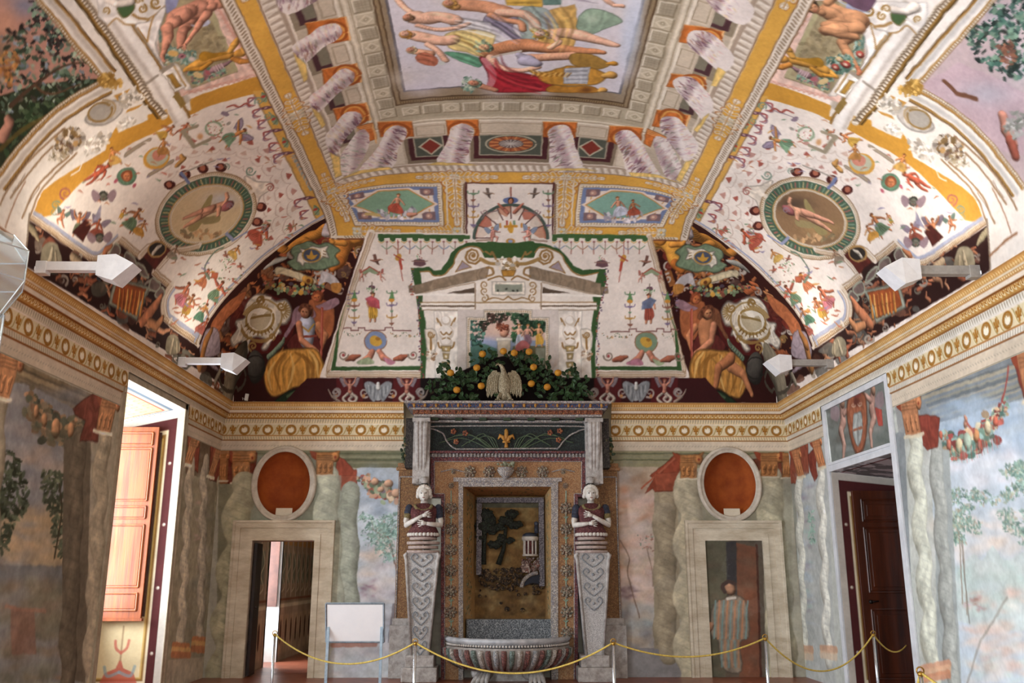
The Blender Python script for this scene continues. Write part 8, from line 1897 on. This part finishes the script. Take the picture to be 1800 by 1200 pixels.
def soft_patches(c, box, cols, n, r0, r1, seed, al=.5, asp=.5):
    r = np.random.default_rng(seed)
    for _ in range(n): c.blob(r.uniform(box[0], box[2]), r.uniform(box[1], box[3]), r.uniform(r0, r1), r.uniform(r0, r1)*asp, cols[r.integers(len(cols))], al, r.uniform(-30, 30))
def tree(c, x, y, h, lean, cols, seed, crown=.5, trunk='5a4c38'):
    r = np.random.default_rng(seed); c.line(smooth([(x, y), (x+lean*.3, y-h*.4), (x+lean, y-h)]), [h*.018, h*.01], trunk, .9)
    for _ in range(int(22)):
        a = r.uniform(0, 6.28); d = r.uniform(0, crown*h); qx, qy = x+lean+d*math.cos(a)*.8, y-h+d*math.sin(a)*.6; c.line([(x+lean, y-h*.85), (qx, qy)], [.8, .4], trunk, .5)
        foliage(c, circ(qx, qy, h*.10, h*.07), 12, h*.016, h*.034, cols, int(r.integers(9999)), al=.85, asp=.4)
def clumps(c, poly, k, rr, n, r0, r1, cols, seed, al=.7):
    r = np.random.default_rng(seed); P_ = np.asarray(poly, float); lo, hi = P_.min(0), P_.max(0)
    while k > 0:
        q = lo+(hi-lo)*r.random(2)
        if not inside(P_, *q): continue
        k -= 1; z = rr*r.uniform(.6, 1.3); c.line([(q[0], q[1]), (q[0]+r.uniform(-8, 8), q[1]+r.uniform(4, 14))], .5, '7a6c5a', .5)
        foliage(c, circ(q[0], q[1], z, z*.55, r.uniform(-40, 40)), n, r0, r1, cols, int(r.integers(99999)), asp=.42, al=al)
def paint_back():
    c = BACK; c.mapper = c.mapper; c.eps = 2.
    c.img[:] = C3('a6a08c')
    c.band(XL, XR, 0, 3.5, 'a8a492')
    # painted beam under the cornice
    for x0, x1 in ((398, 720), (1060, 1392)):
        c.poly([(x0, 788), (x1, 788), (x1, 822), (x0, 822)], '74755a' if x0 < 900 else '8f8a68')
        for i, yy in enumerate((797, 803, 808, 813)): c.line([(x0, yy), (x1, yy)], [1.2, 2.2, 1, 1.6][i], ['5a6048', '8c8c70', '4c543e', '8a886c'][i], .8)
    # left stretch
    c.poly([(384, 820), (460, 820), (450, 1200), (380, 1200)], '7f7b62'); c.poly([(440, 800), (560, 800), (560, 930), (440, 930)], '7c7f6e')
    c.form([(400, 795), (452, 795), (450, 850), (398, 850)], '6a2c1c'); c.poly([(384, 790), (402, 790), (400, 850), (386, 850)], '8a5430')
    cap(c, 424, 818, 46, 62); twist(c, 426, 850, 392, 1180, 48, 'a9a588', 3.6, .2, .6); cap(c, 392, 816, 20, 58)
    c.poly([(560, 850), (634, 850), (634, 1200), (560, 1200)], '9da394'); c.form([(592, 800), (606, 808), (622, 826), (630, 824), (632, 834), (648, 842), (640, 846), (628, 860), (628, 862), (600, 862), (590, 850)], '9c4a36')
    c.form([(596, 836), (628, 836), (626, 860), (604, 860)], 'a35640')
    c.poly([(628, 822), (704, 822), (704, 1135), (628, 1135)], 'b9c6d2')
    soft_patches(c, (635, 822, 700, 900), ['8fa0b4', 'a9b8c8', '9caabc'], 30, 14, 30, 1); soft_patches(c, (632, 890, 700, 960), ['d3dde6', 'c4d0dc'], 20, 12, 26, 2); soft_patches(c, (632, 950, 700, 1060), ['dcc8bc', 'd8bfa8', 'd3d0d4', 'c9b8bc'], 46, 10, 26, 3); soft_patches(c, (632, 1030, 700, 1140), ['9a8a94', 'b4b0b8', '8a96a0', 'c0bcc0'], 40, 8, 24, 4); c.poly([(690, 1060), (702, 1060), (702, 1140), (680, 1140)], '6a6064', .7)
    garland(c, (636, 836), (704, 872), 10, 17, ['6f8068', '8a9a7c', 'c49a80', 'b87a5c', 'd0b898', '7a6a78', 'a8584c'], 150, 3)
    for x, y, k in ((658, 846, 6), (682, 850, 7), (668, 860, 5), (696, 866, 8)): c.limb([(x, y), (x+2, y)], k, 'cda184')
    for x, y, h in ((694, 960, 66), (700, 990, 90)): tree(c, x, y+30, h, -22, ['7fa39a', '94b4a8', '6a9086', 'a8c0b4'], x, .55, '8a6a5c')
    clumps(c, [(636, 908), (698, 905), (698, 985), (664, 980), (636, 930)], 26, 11, 14, 1.8, 4, ['84a89e', '9cbab0', '6f948a', '7a9a88'], 5); soft_patches(c, (636, 1020, 660, 1050), ['8a6478', '9a7888'], 10, 4, 10, 6)
    c.poly([(552, 835), (600, 835), (604, 1200), (560, 1200)], '98a090', .6)
    twist(c, 612, 862, 612, 1190, 36, '9ba498', 3.4, .22, 1.0); twist(c, 574, 835, 588, 1190, 42, 'b7bfae', 3.6, .2, .2); cap(c, 571, 813, 44, 44)
    c.poly([(590, 1128), (700, 1130), (700, 1200), (560, 1200)], 'b4bcc4', .8); soft_patches(c, (560, 1130, 690, 1200), ['c4ccd4', 'a8a4b0', 'd3c8c8'], 30, 8, 30, 9); c.line([(584, 1134), (660, 1132)], 4, 'a86a58', .7)
    # right stretch
    c.poly([(1084, 820), (1156, 820), (1156, 1140), (1084, 1140)], 'b3a08a')
    soft_patches(c, (1086, 830, 1156, 940), ['b8ada0', 'a8958a', 'c4b8a8', 'a07a5c', '94847a'], 60, 8, 28, 11); soft_patches(c, (1086, 860, 1150, 1060), ['b87a58', 'c49a84', 'a86e4c', 'c9b0a4', 'd0b8b0', 'b4a09c'], 70, 8, 24, 12); soft_patches(c, (1090, 930, 1150, 1080), ['cfc0b8', 'c8b4b0', 'bda49a'], 36, 8, 22, 13)
    soft_patches(c, (1086, 1060, 1200, 1150), ['8a9498', '9aa0a4', '6f6a6e', 'b0b0b0'], 46, 10, 30, 14); soft_patches(c, (1086, 1025, 1120, 1050), ['6a5058', '5a444c'], 10, 5, 12, 15); c.poly([(1086, 1138), (1210, 1138), (1200, 1200), (1086, 1200)], '77737a', .7)
    c.line(smooth([(1090, 950), (1106, 980), (1104, 1010), (1124, 1085)]), 1.1, '6f5848', .8); c.line(smooth([(1136, 960), (1146, 1000), (1148, 1030)]), .9, '7a6250', .7); foliage(c, [(1120, 940), (1150, 935), (1150, 970), (1126, 965)], 26, 1.5, 3, ['9a6a5c', 'a8847a', '7a8a7a'], 5)
    c.poly([(1150, 845), (1194, 845), (1196, 1140), (1150, 1140)], '94886f'); twist(c, 1170, 860, 1172, 1150, 38, '9a8f78', 3.2, .16, .4)
    c.form([(1135, 866), (1150, 840), (1142, 836), (1156, 824), (1168, 816), (1190, 796), (1198, 800), (1196, 862), (1152, 864), (1148, 858)], '93432c'); c.line([(1128, 858), (1192, 800)], 1.6, 'a85a40'); c.form([(1150, 832), (1196, 830), (1192, 862), (1154, 862)], '994c34')
    c.poly([(1190, 840), (1392, 840), (1390, 1200), (1200, 1200)], '8f8a76'); c.poly([(1232, 800), (1330, 800), (1340, 930), (1225, 930)], '88836e')
    twist(c, 1211, 842, 1212, 1190, 44, 'b3ac94', 3.8, .2, 3.2); cap(c, 1210, 818, 44, 46)
    c.form([(1320, 808), (1372, 800), (1376, 838), (1322, 836)], '6f3a28'); twist(c, 1354, 838, 1380, 1190, 44, 'aca890', 3.8, .24, 0); cap(c, 1352, 815, 44, 46); cap(c, 1382, 816, 20, 48); c.poly([(1376, 840), (1392, 838), (1396, 1200), (1388, 1200)], '9c9a88', .6)
    # the painted doorway with a man in a striped robe stepping out
    c.poly([(1236, 950), (1342, 950), (1346, 1200), (1246, 1200)], '5a4f42'); c.poly([(1236, 950), (1278, 950), (1276, 1200), (1246, 1200)], '5d5a48'); c.poly([(1276, 952), (1295, 952), (1296, 1130), (1280, 1130)], '3c3a3c'); c.poly([(1294, 954), (1330, 962), (1336, 1200), (1300, 1200)], '7a4a34'); c.line([(1330, 958), (1338, 1200)], 2, '4c2a20')
    soft_patches(c, (1240, 950, 1340, 1200), ['6a5f4e', '4c4238', '7a6250'], 46, 8, 26, 16, .3)
    old = [(1272, 1052), (1254, 1064), (1248, 1100), (1252, 1120), (1262, 1124), (1266, 1160), (1278, 1180), (1304, 1178), (1300, 1130), (1316, 1118), (1314, 1072), (1306, 1052), (1288, 1044)]
    c.form(smooth(old, 3, True), '8a7a68', .95); 
    for i in range(9): x = 1256+i*7; c.line(smooth([(x+2, 1056), (x, 1090), (x-1, 1122)]), 1.6, ['6f8f8c', 'b87a54'][i % 2], .85)
    for i in range(6): x = 1268+i*6; c.line([(x, 1126), (x+1, 1172)], 1.5, ['6a8a88', 'a87450'][i % 2], .8)
    c.limb([(1284, 1036), (1283, 1030)], 10, 'a0785f'); c.line(smooth([(1274, 1040), (1270, 1030), (1280, 1022), (1292, 1026)]), 3.4, '4a3a34'); c.limb([(1250, 1098), (1244, 1112)], [5, 4], 'a0785f'); c.line([(1278, 1052), (1292, 1050)], 2.4, 'c9beb0')
    c.mute(.86, 1.04).mottle(.12, .6, 81).mottle(.12, .12, 82).mottle(.05, .03, 83).warp(.006, .1, 7)
    stain = fbm(c.nv, c.nu, .35/c.d, 5, 84)[..., None]; c.img[:] = np.where(stain > .6, c.img*.9+.06, c.img)

def paint_left():
    c = LEFT; c.eps = 2.; c.img[:] = C3('857d66')
    c.band(7, D, 0, 4, '8a826a')
    c.poly([(-10, 600), (222, 712), (222, 760), (-10, 690)], 'b3a88f', .0)
    c.poly([(-20, 612), (205, 712), (196, 760), (40, 700), (-20, 670)], '6c5c40')
    for i in range(9): c.line([(30+i*2, 645+i*9), (190, 712+i*6)], [1.6, 2.6, 1.2][i % 3], ['4c4230', '8a7852', '5a4e38'][i % 3], .8)
    c.poly([(28, 672), (60, 680), (150, 730), (150, 1200), (-20, 1200), (-20, 700)], '6f7378'); soft_patches(c, (0, 690, 150, 900), ['5a6068', '6c7078', '787470', '8a7c74'], 60, 14, 40, 21); soft_patches(c, (50, 780, 140, 840), ['94806c', '8a7868'], 16, 12, 26, 22)
    soft_patches(c, (0, 890, 140, 1000), ['a88a5c', 'a0845c', '94805c', '8a7a5c'], 60, 14, 34, 23, .7); c.poly([(-20, 992), (118, 995), (118, 1030), (-20, 1030)], '5a6064', .8); soft_patches(c, (-10, 1020, 130, 1200), ['6a6850', '74705a', '5c5c48', '7a6a54'], 60, 14, 40, 24, .7)
    c.poly([(18, 1065), (60, 1070), (64, 1150), (20, 1150)], '84503e', .6); c.line([(10, 1066), (80, 1074)], 2.5, '94624a', .7); soft_patches(c, (100, 1150, 180, 1195), ['8a5a34', '94683c'], 12, 8, 20, 25, .6)
    T_ = ['2e3a2a', '3a4834', '46543c', '28301f']
    foliage(c, [(-10, 780), (30, 800), (50, 860), (46, 900), (20, 930), (10, 980), (-20, 980)], 260, 4, 9, T_, 26, asp=.4); foliage(c, [(72, 830), (100, 826), (128, 840), (124, 900), (118, 980), (100, 980), (90, 900), (74, 880)], 200, 4, 8, ['3c4832', '4a5840', '343e2c', '5c6448'], 27, asp=.4); c.line(smooth([(96, 980), (108, 900), (104, 850)]), 2, '3a3424')
    garland(c, (52, 690), (148, 735), 42, 26, ['5c5c44', '6f6448', '8a6a44', '4c5240', '7a6a50', '946a48'], 260, 8)
    for x, y, k in ((78, 738, 7), (98, 752, 11), (124, 755, 8), (64, 722, 6)): c.limb([(x, y-2), (x, y+3)], k, 'a8764a')
    for i in range(40): x = 56+i*2.4; c.line([(x, 748+i*.8), (x+2, 775+i*.4-abs(i-20)*.6)], [1.2, .5], '4a4c38', .7)
    c.poly([(112, 770), (160, 778), (150, 1200), (108, 1190)], '5c5240'); twist(c, 138, 776, 118, 1200, 40, '5f5644', 3.4, .14, .5); c.form([(128, 718), (150, 700), (168, 690), (178, 694), (172, 776), (140, 774), (150, 740), (132, 728)], '703224')
    twist(c, 183, 756, 158, 1210, 34, '938a70', 4.4, .22, .4); cap(c, 188, 724, 40, 74, 12, 'a3683a')
    c.poly([(-30, 610), (14, 622), (10, 700), (-30, 690)], '8a5a34'); twist(c, 0, 690, -34, 1200, 40, '8a826a', 4, .2, 2); cap(c, 10, 656, 52, 90, 14, 'a3683a')
    # beyond the window, to the corner
    c.poly([(320, 730), (420, 780), (420, 1200), (290, 1200)], '7a7258'); c.poly([(326, 756), (398, 788), (396, 850), (326, 832)], '5c4a34'); soft_patches(c, (340, 790, 390, 1100), ['6a6e5c', '7c7a68', '8a8074'], 40, 6, 18, 28)
    c.form([(330, 760), (352, 770), (348, 830), (330, 822)], '7c3220'); c.form([(370, 778), (392, 788), (390, 850), (368, 842)], '7c3220'); soft_patches(c, (345, 880, 356, 1000), ['a07a74', '8a8078'], 10, 4, 8, 29)
    twist(c, 335, 812, 318, 1140, 22, 'a09880', 5, .2, .4); twist(c, 360, 812, 352, 1135, 20, '968f7c', 5, .2, 1.4); twist(c, 384, 850, 378, 1135, 16, '8f886c', 5, .2, .4); cap(c, 337, 790, 20, 56, 16, 'a3683a'); cap(c, 378, 812, 16, 56, 16, 'a3683a')
    for x, y, w_ in ((318, 1150, 28), (352, 1140, 26), (376, 1138, 20)):
        for j in range(3): c.line([(x-w_*.5-j, y-16+j*8), (x+w_*.5+j, y-14+j*8)], 3.4, ['b0602c', 'c08a40', 'a85c30'][j], .9)
    c.poly([(296, 1160), (396, 1150), (400, 1210), (290, 1210)], '94856c', .8)
    c.mute(.62, 1.38).mottle(.14, .6, 91).mottle(.16, .1, 92).mottle(.06, .03, 93).warp(.007, .1, 9)
def paint_right():
    c = RIGHT; c.eps = 2.; c.img[:] = C3('aeb4ae'); c.band(7, D, 0, 4, 'b0b4ac')
    # between the corner and the door
    c.poly([(1386, 770), (1452, 750), (1470, 1210), (1396, 1210)], 'a8aca8'); c.form([(1390, 790), (1420, 776), (1422, 830), (1400, 850), (1388, 850)], '8a4430'); c.form([(1420, 800), (1438, 780), (1440, 830), (1432, 846), (1424, 826)], '7c3426'); soft_patches(c, (1405, 830, 1425, 1100), ['8fb0a8', 'a9b4c0', '9aaab8', '8a7a88'], 40, 5, 14, 31)
    c.poly([(1386, 850), (1400, 850), (1404, 1210), (1394, 1210)], '8c8c80'); twist(c, 1404, 842, 1414, 1160, 20, 'c9ccc4', 4.5, .22, 2); twist(c, 1441, 820, 1456, 1160, 22, 'd0d3cc', 4.5, .2, 0); cap(c, 1402, 812, 18, 54, -14, 'b9764a'); cap(c, 1438, 792, 20, 62, -14, 'b9764a')
    foliage(c, [(1418, 900), (1430, 895), (1434, 960), (1424, 960)], 50, 2, 4.5, ['7fa090', '94b4a4'], 32, asp=.4)
    for x in (1414, 1456):
        for j in range(2): c.line([(x-13, 1140+j*10), (x+14, 1142+j*12)], 4, ['c48a64', 'cdb090'][j], .7)
    # arms held by two winged boys above the door
    c.poly([(1450, 716), (1560, 664), (1576, 790), (1462, 822)], '6c726c'); soft_patches(c, (1455, 690, 1570, 810), ['565e58', '7c8480', '8a8a84', '5c5a54'], 60, 6, 20, 33, .6)
    for s, x, y in ((1, 1480, 752), (-1, 1534, 730)):
        c.limb([(x, y-38), (x+s*2, y-12), (x-s*2, y+6)], [7, 8, 7], 'a58074'); c.limb([(x-s*2, y+4), (x+s*4, y+30), (x+s*2, y+54)], [6, 5, 3], 'ab877a'); c.limb([(x, y-46), (x+1, y-44)], 6, '94705c'); c.limb([(x+s*4, y-26), (x+s*14, y-36)], [4, 3], 'a58074'); c.poly(smooth([(x-s*4, y-30), (x-s*16, y-44), (x-s*20, y-20), (x-s*8, y-12)], 3, True), '8a7478', .8)
    c.form(smooth([(1502, 690), (1520, 694), (1524, 740), (1520, 780), (1508, 798), (1498, 780), (1490, 740), (1490, 704)], 4, True), '94553a', 1, .55, 2); c.form(smooth([(1506, 726), (1514, 726), (1516, 760), (1508, 784), (1500, 764), (1500, 730)], 3, True), '9aa09c', 1, .6, 1); c.blob(1506, 706, 8, 12, '5c2c24', .9, 0, 2); curl(c, 1500, 712, 4, 'b89a84'); curl(c, 1512, 710, 4, 'b89a84', fl=-1); c.line([(1501, 756), (1515, 752)], 1.4, '94553a'); c.line([(1508, 728), (1508, 780)], .8, '6a6a68'); c.blob(1506, 694, 8, 5, '7c3a34', .9, 0, 3)
    c.form([(1538, 716), (1550, 720), (1552, 748), (1544, 748)], 'b04438', .95)
    c.line([(1450, 716), (1462, 822)], 2, 'd4d8d4')
    # the open landscape with garland
    c.poly([(1568, 680), (1840, 560), (1840, 700), (1640, 745), (1580, 765)], '8f9290')
    c.poly([(1612, 690), (1800, 610), (1840, 600), (1840, 700), (1650, 752), (1620, 740)], '7c8488')
    for i in range(12): c.line([(1618+i*3, 694+i*4.6), (1800, 634+i*5.5)], [1.4, 2.6, 1.1][i % 3], ['5c6468', 'a49a80', '74808a', '8f8c78'][i % 4], .8)
    c.poly([(1640, 745), (1840, 690), (1840, 1260), (1660, 1240), (1640, 900)], 'b4c2cc')
    soft_patches(c, (1650, 700, 1800, 800), ['8fa8c0', 'a0b4c6', '94a8bc'], 60, 12, 36, 35, .6); soft_patches(c, (1650, 770, 1800, 900), ['d6dade', 'cdd3da', 'b8c4d0', 'd8d0d4'], 50, 12, 34, 36, .6); soft_patches(c, (1650, 900, 1800, 980), ['dccfc4', 'd8c8b8', 'd4d4d4'], 40, 12, 34, 37, .6)
    c.poly(smooth([(1680, 1010), (1710, 975), (1726, 985), (1745, 960), (1765, 985), (1800, 970), (1840, 980), (1840, 1100), (1680, 1090)], 3, True), 'b9c6c2', .8); soft_patches(c, (1680, 990, 1800, 1060), ['a8bfb8', 'c4ccc8', 'b4c4bc'], 36, 12, 34, 38, .5); soft_patches(c, (1700, 1040, 1800, 1200), ['d6bcae', 'cdb4a4', 'b8ccc4', 'd8cec4', 'c9a494'], 80, 8, 26, 39, .5)
    c.line([(1770, 1050), (1722, 1130), (1700, 1200)], 2, '8a8478', .6); soft_patches(c, (1696, 1045, 1730, 1075), ['c8a8c0', 'b48a84', 'a87868'], 14, 4, 10, 40, .6)
    G_ = ['7a9c90', '8aa89a', '9cb8aa', '6a8c80', '9aa88c', 'a89c88', '5f7f74']
    clumps(c, [(1666, 866), (1690, 850), (1728, 862), (1742, 890), (1733, 920), (1705, 935), (1688, 960), (1676, 955), (1668, 920)], 34, 12, 22, 1.8, 4.4, G_, 41); clumps(c, [(1780, 810), (1840, 780), (1840, 960), (1790, 950), (1765, 940), (1752, 890), (1756, 850)], 44, 15, 24, 2, 5, G_, 42)
    c.line([(1686, 935), (1692, 1060)], 1.4, '8f8474'); c.line([(1692, 950), (1700, 1080)], 1.2, '94897a'); c.line(smooth([(1704, 1095), (1694, 1000), (1690, 950)]), .8, '6a6458')
    garland(c, (1628, 748), (1766, 706), 56, 22, ['5c8478', '7a9c88', 'b45c50', 'd0b088', '8fb0a8', 'a04844', 'c9c0a0', '6a7c6c'], 380, 43)
    for x, y, k, cc in ((1686, 782, 9, 'cdc29c'), (1700, 774, 10, '9fb4a4'), (1716, 764, 8, 'c48a5c'), (1736, 750, 8, 'd3c8a8'), (1750, 738, 6, 'b8604c'), (1668, 780, 6, 'c0705c'), (1722, 780, 6, 'b05044'), (1654, 764, 5, 'b8604c')): c.limb([(x, y), (x, y+3)], k, cc)
    c.limb([(1697, 746), (1698, 738), (1696, 732)], [5, 4, 2.5], 'b0806c'); c.line([(1700, 744), (1712, 758)], 2, 'a8584c')
    for i in range(34): x = 1656+i*3; c.line([(x, 796-i*.8), (x+2, 822-abs(i-14)*.9-i*.6)], [1.2, .5], ['5c8478', '8fae98', 'b0604c'][i % 3], .7)
    c.line(smooth([(1762, 706), (1768, 680), (1772, 645)]), [2, 1.4], '9c4038')
    # painted column, its shadow, and curtain-like reds behind the capitals
    c.poly([(1640, 790), (1668, 790), (1690, 1210), (1650, 1210)], '98a09e'); twist(c, 1644, 786, 1676, 1210, 34, 'a1a8a5', 4, .12, 1.5); c.form([(1604, 742), (1616, 730), (1640, 730), (1652, 734), (1648, 786), (1630, 790), (1612, 770)], '84392c')
    c.poly([(1570, 760), (1590, 760), (1610, 1210), (1600, 1210)], '7f8688'); twist(c, 1606, 764, 1642, 1220, 36, 'c4cabd', 4.6, .2, .4); cap(c, 1600, 728, 42, 76, -10, 'b0744c')
    for j in range(3): c.line([(1620, 1176+j*9), (1668, 1166+j*9)], 5, ['c98a68', 'd0a480', 'c4805c'][j], .8)
    c.form([(1780, 628), (1840, 600), (1840, 690), (1800, 700)], '84392c'); cap(c, 1812, 655, 56, 96, -10, 'b0744c')
    c.mute(.85, 1.06).mottle(.08, .6, 101).mottle(.10, .1, 102).mottle(.04, .03, 103).warp(.007, .1, 12)
both(side_field); both(dark_frieze); both(corner); both(arch_frames); right_nude()
paint_framework(); paint_ochre(); paint_colonnade(); paint_centre()
end_field(); pavilion(); frontispiece(); base_strip()
V.mute(.88, 1.0).warp(.006, .12, 5).mottle(.10, .5, 71).mottle(.05, .04, 72)
paint_back(); paint_left(); paint_right()
build_vault(); build_walls()
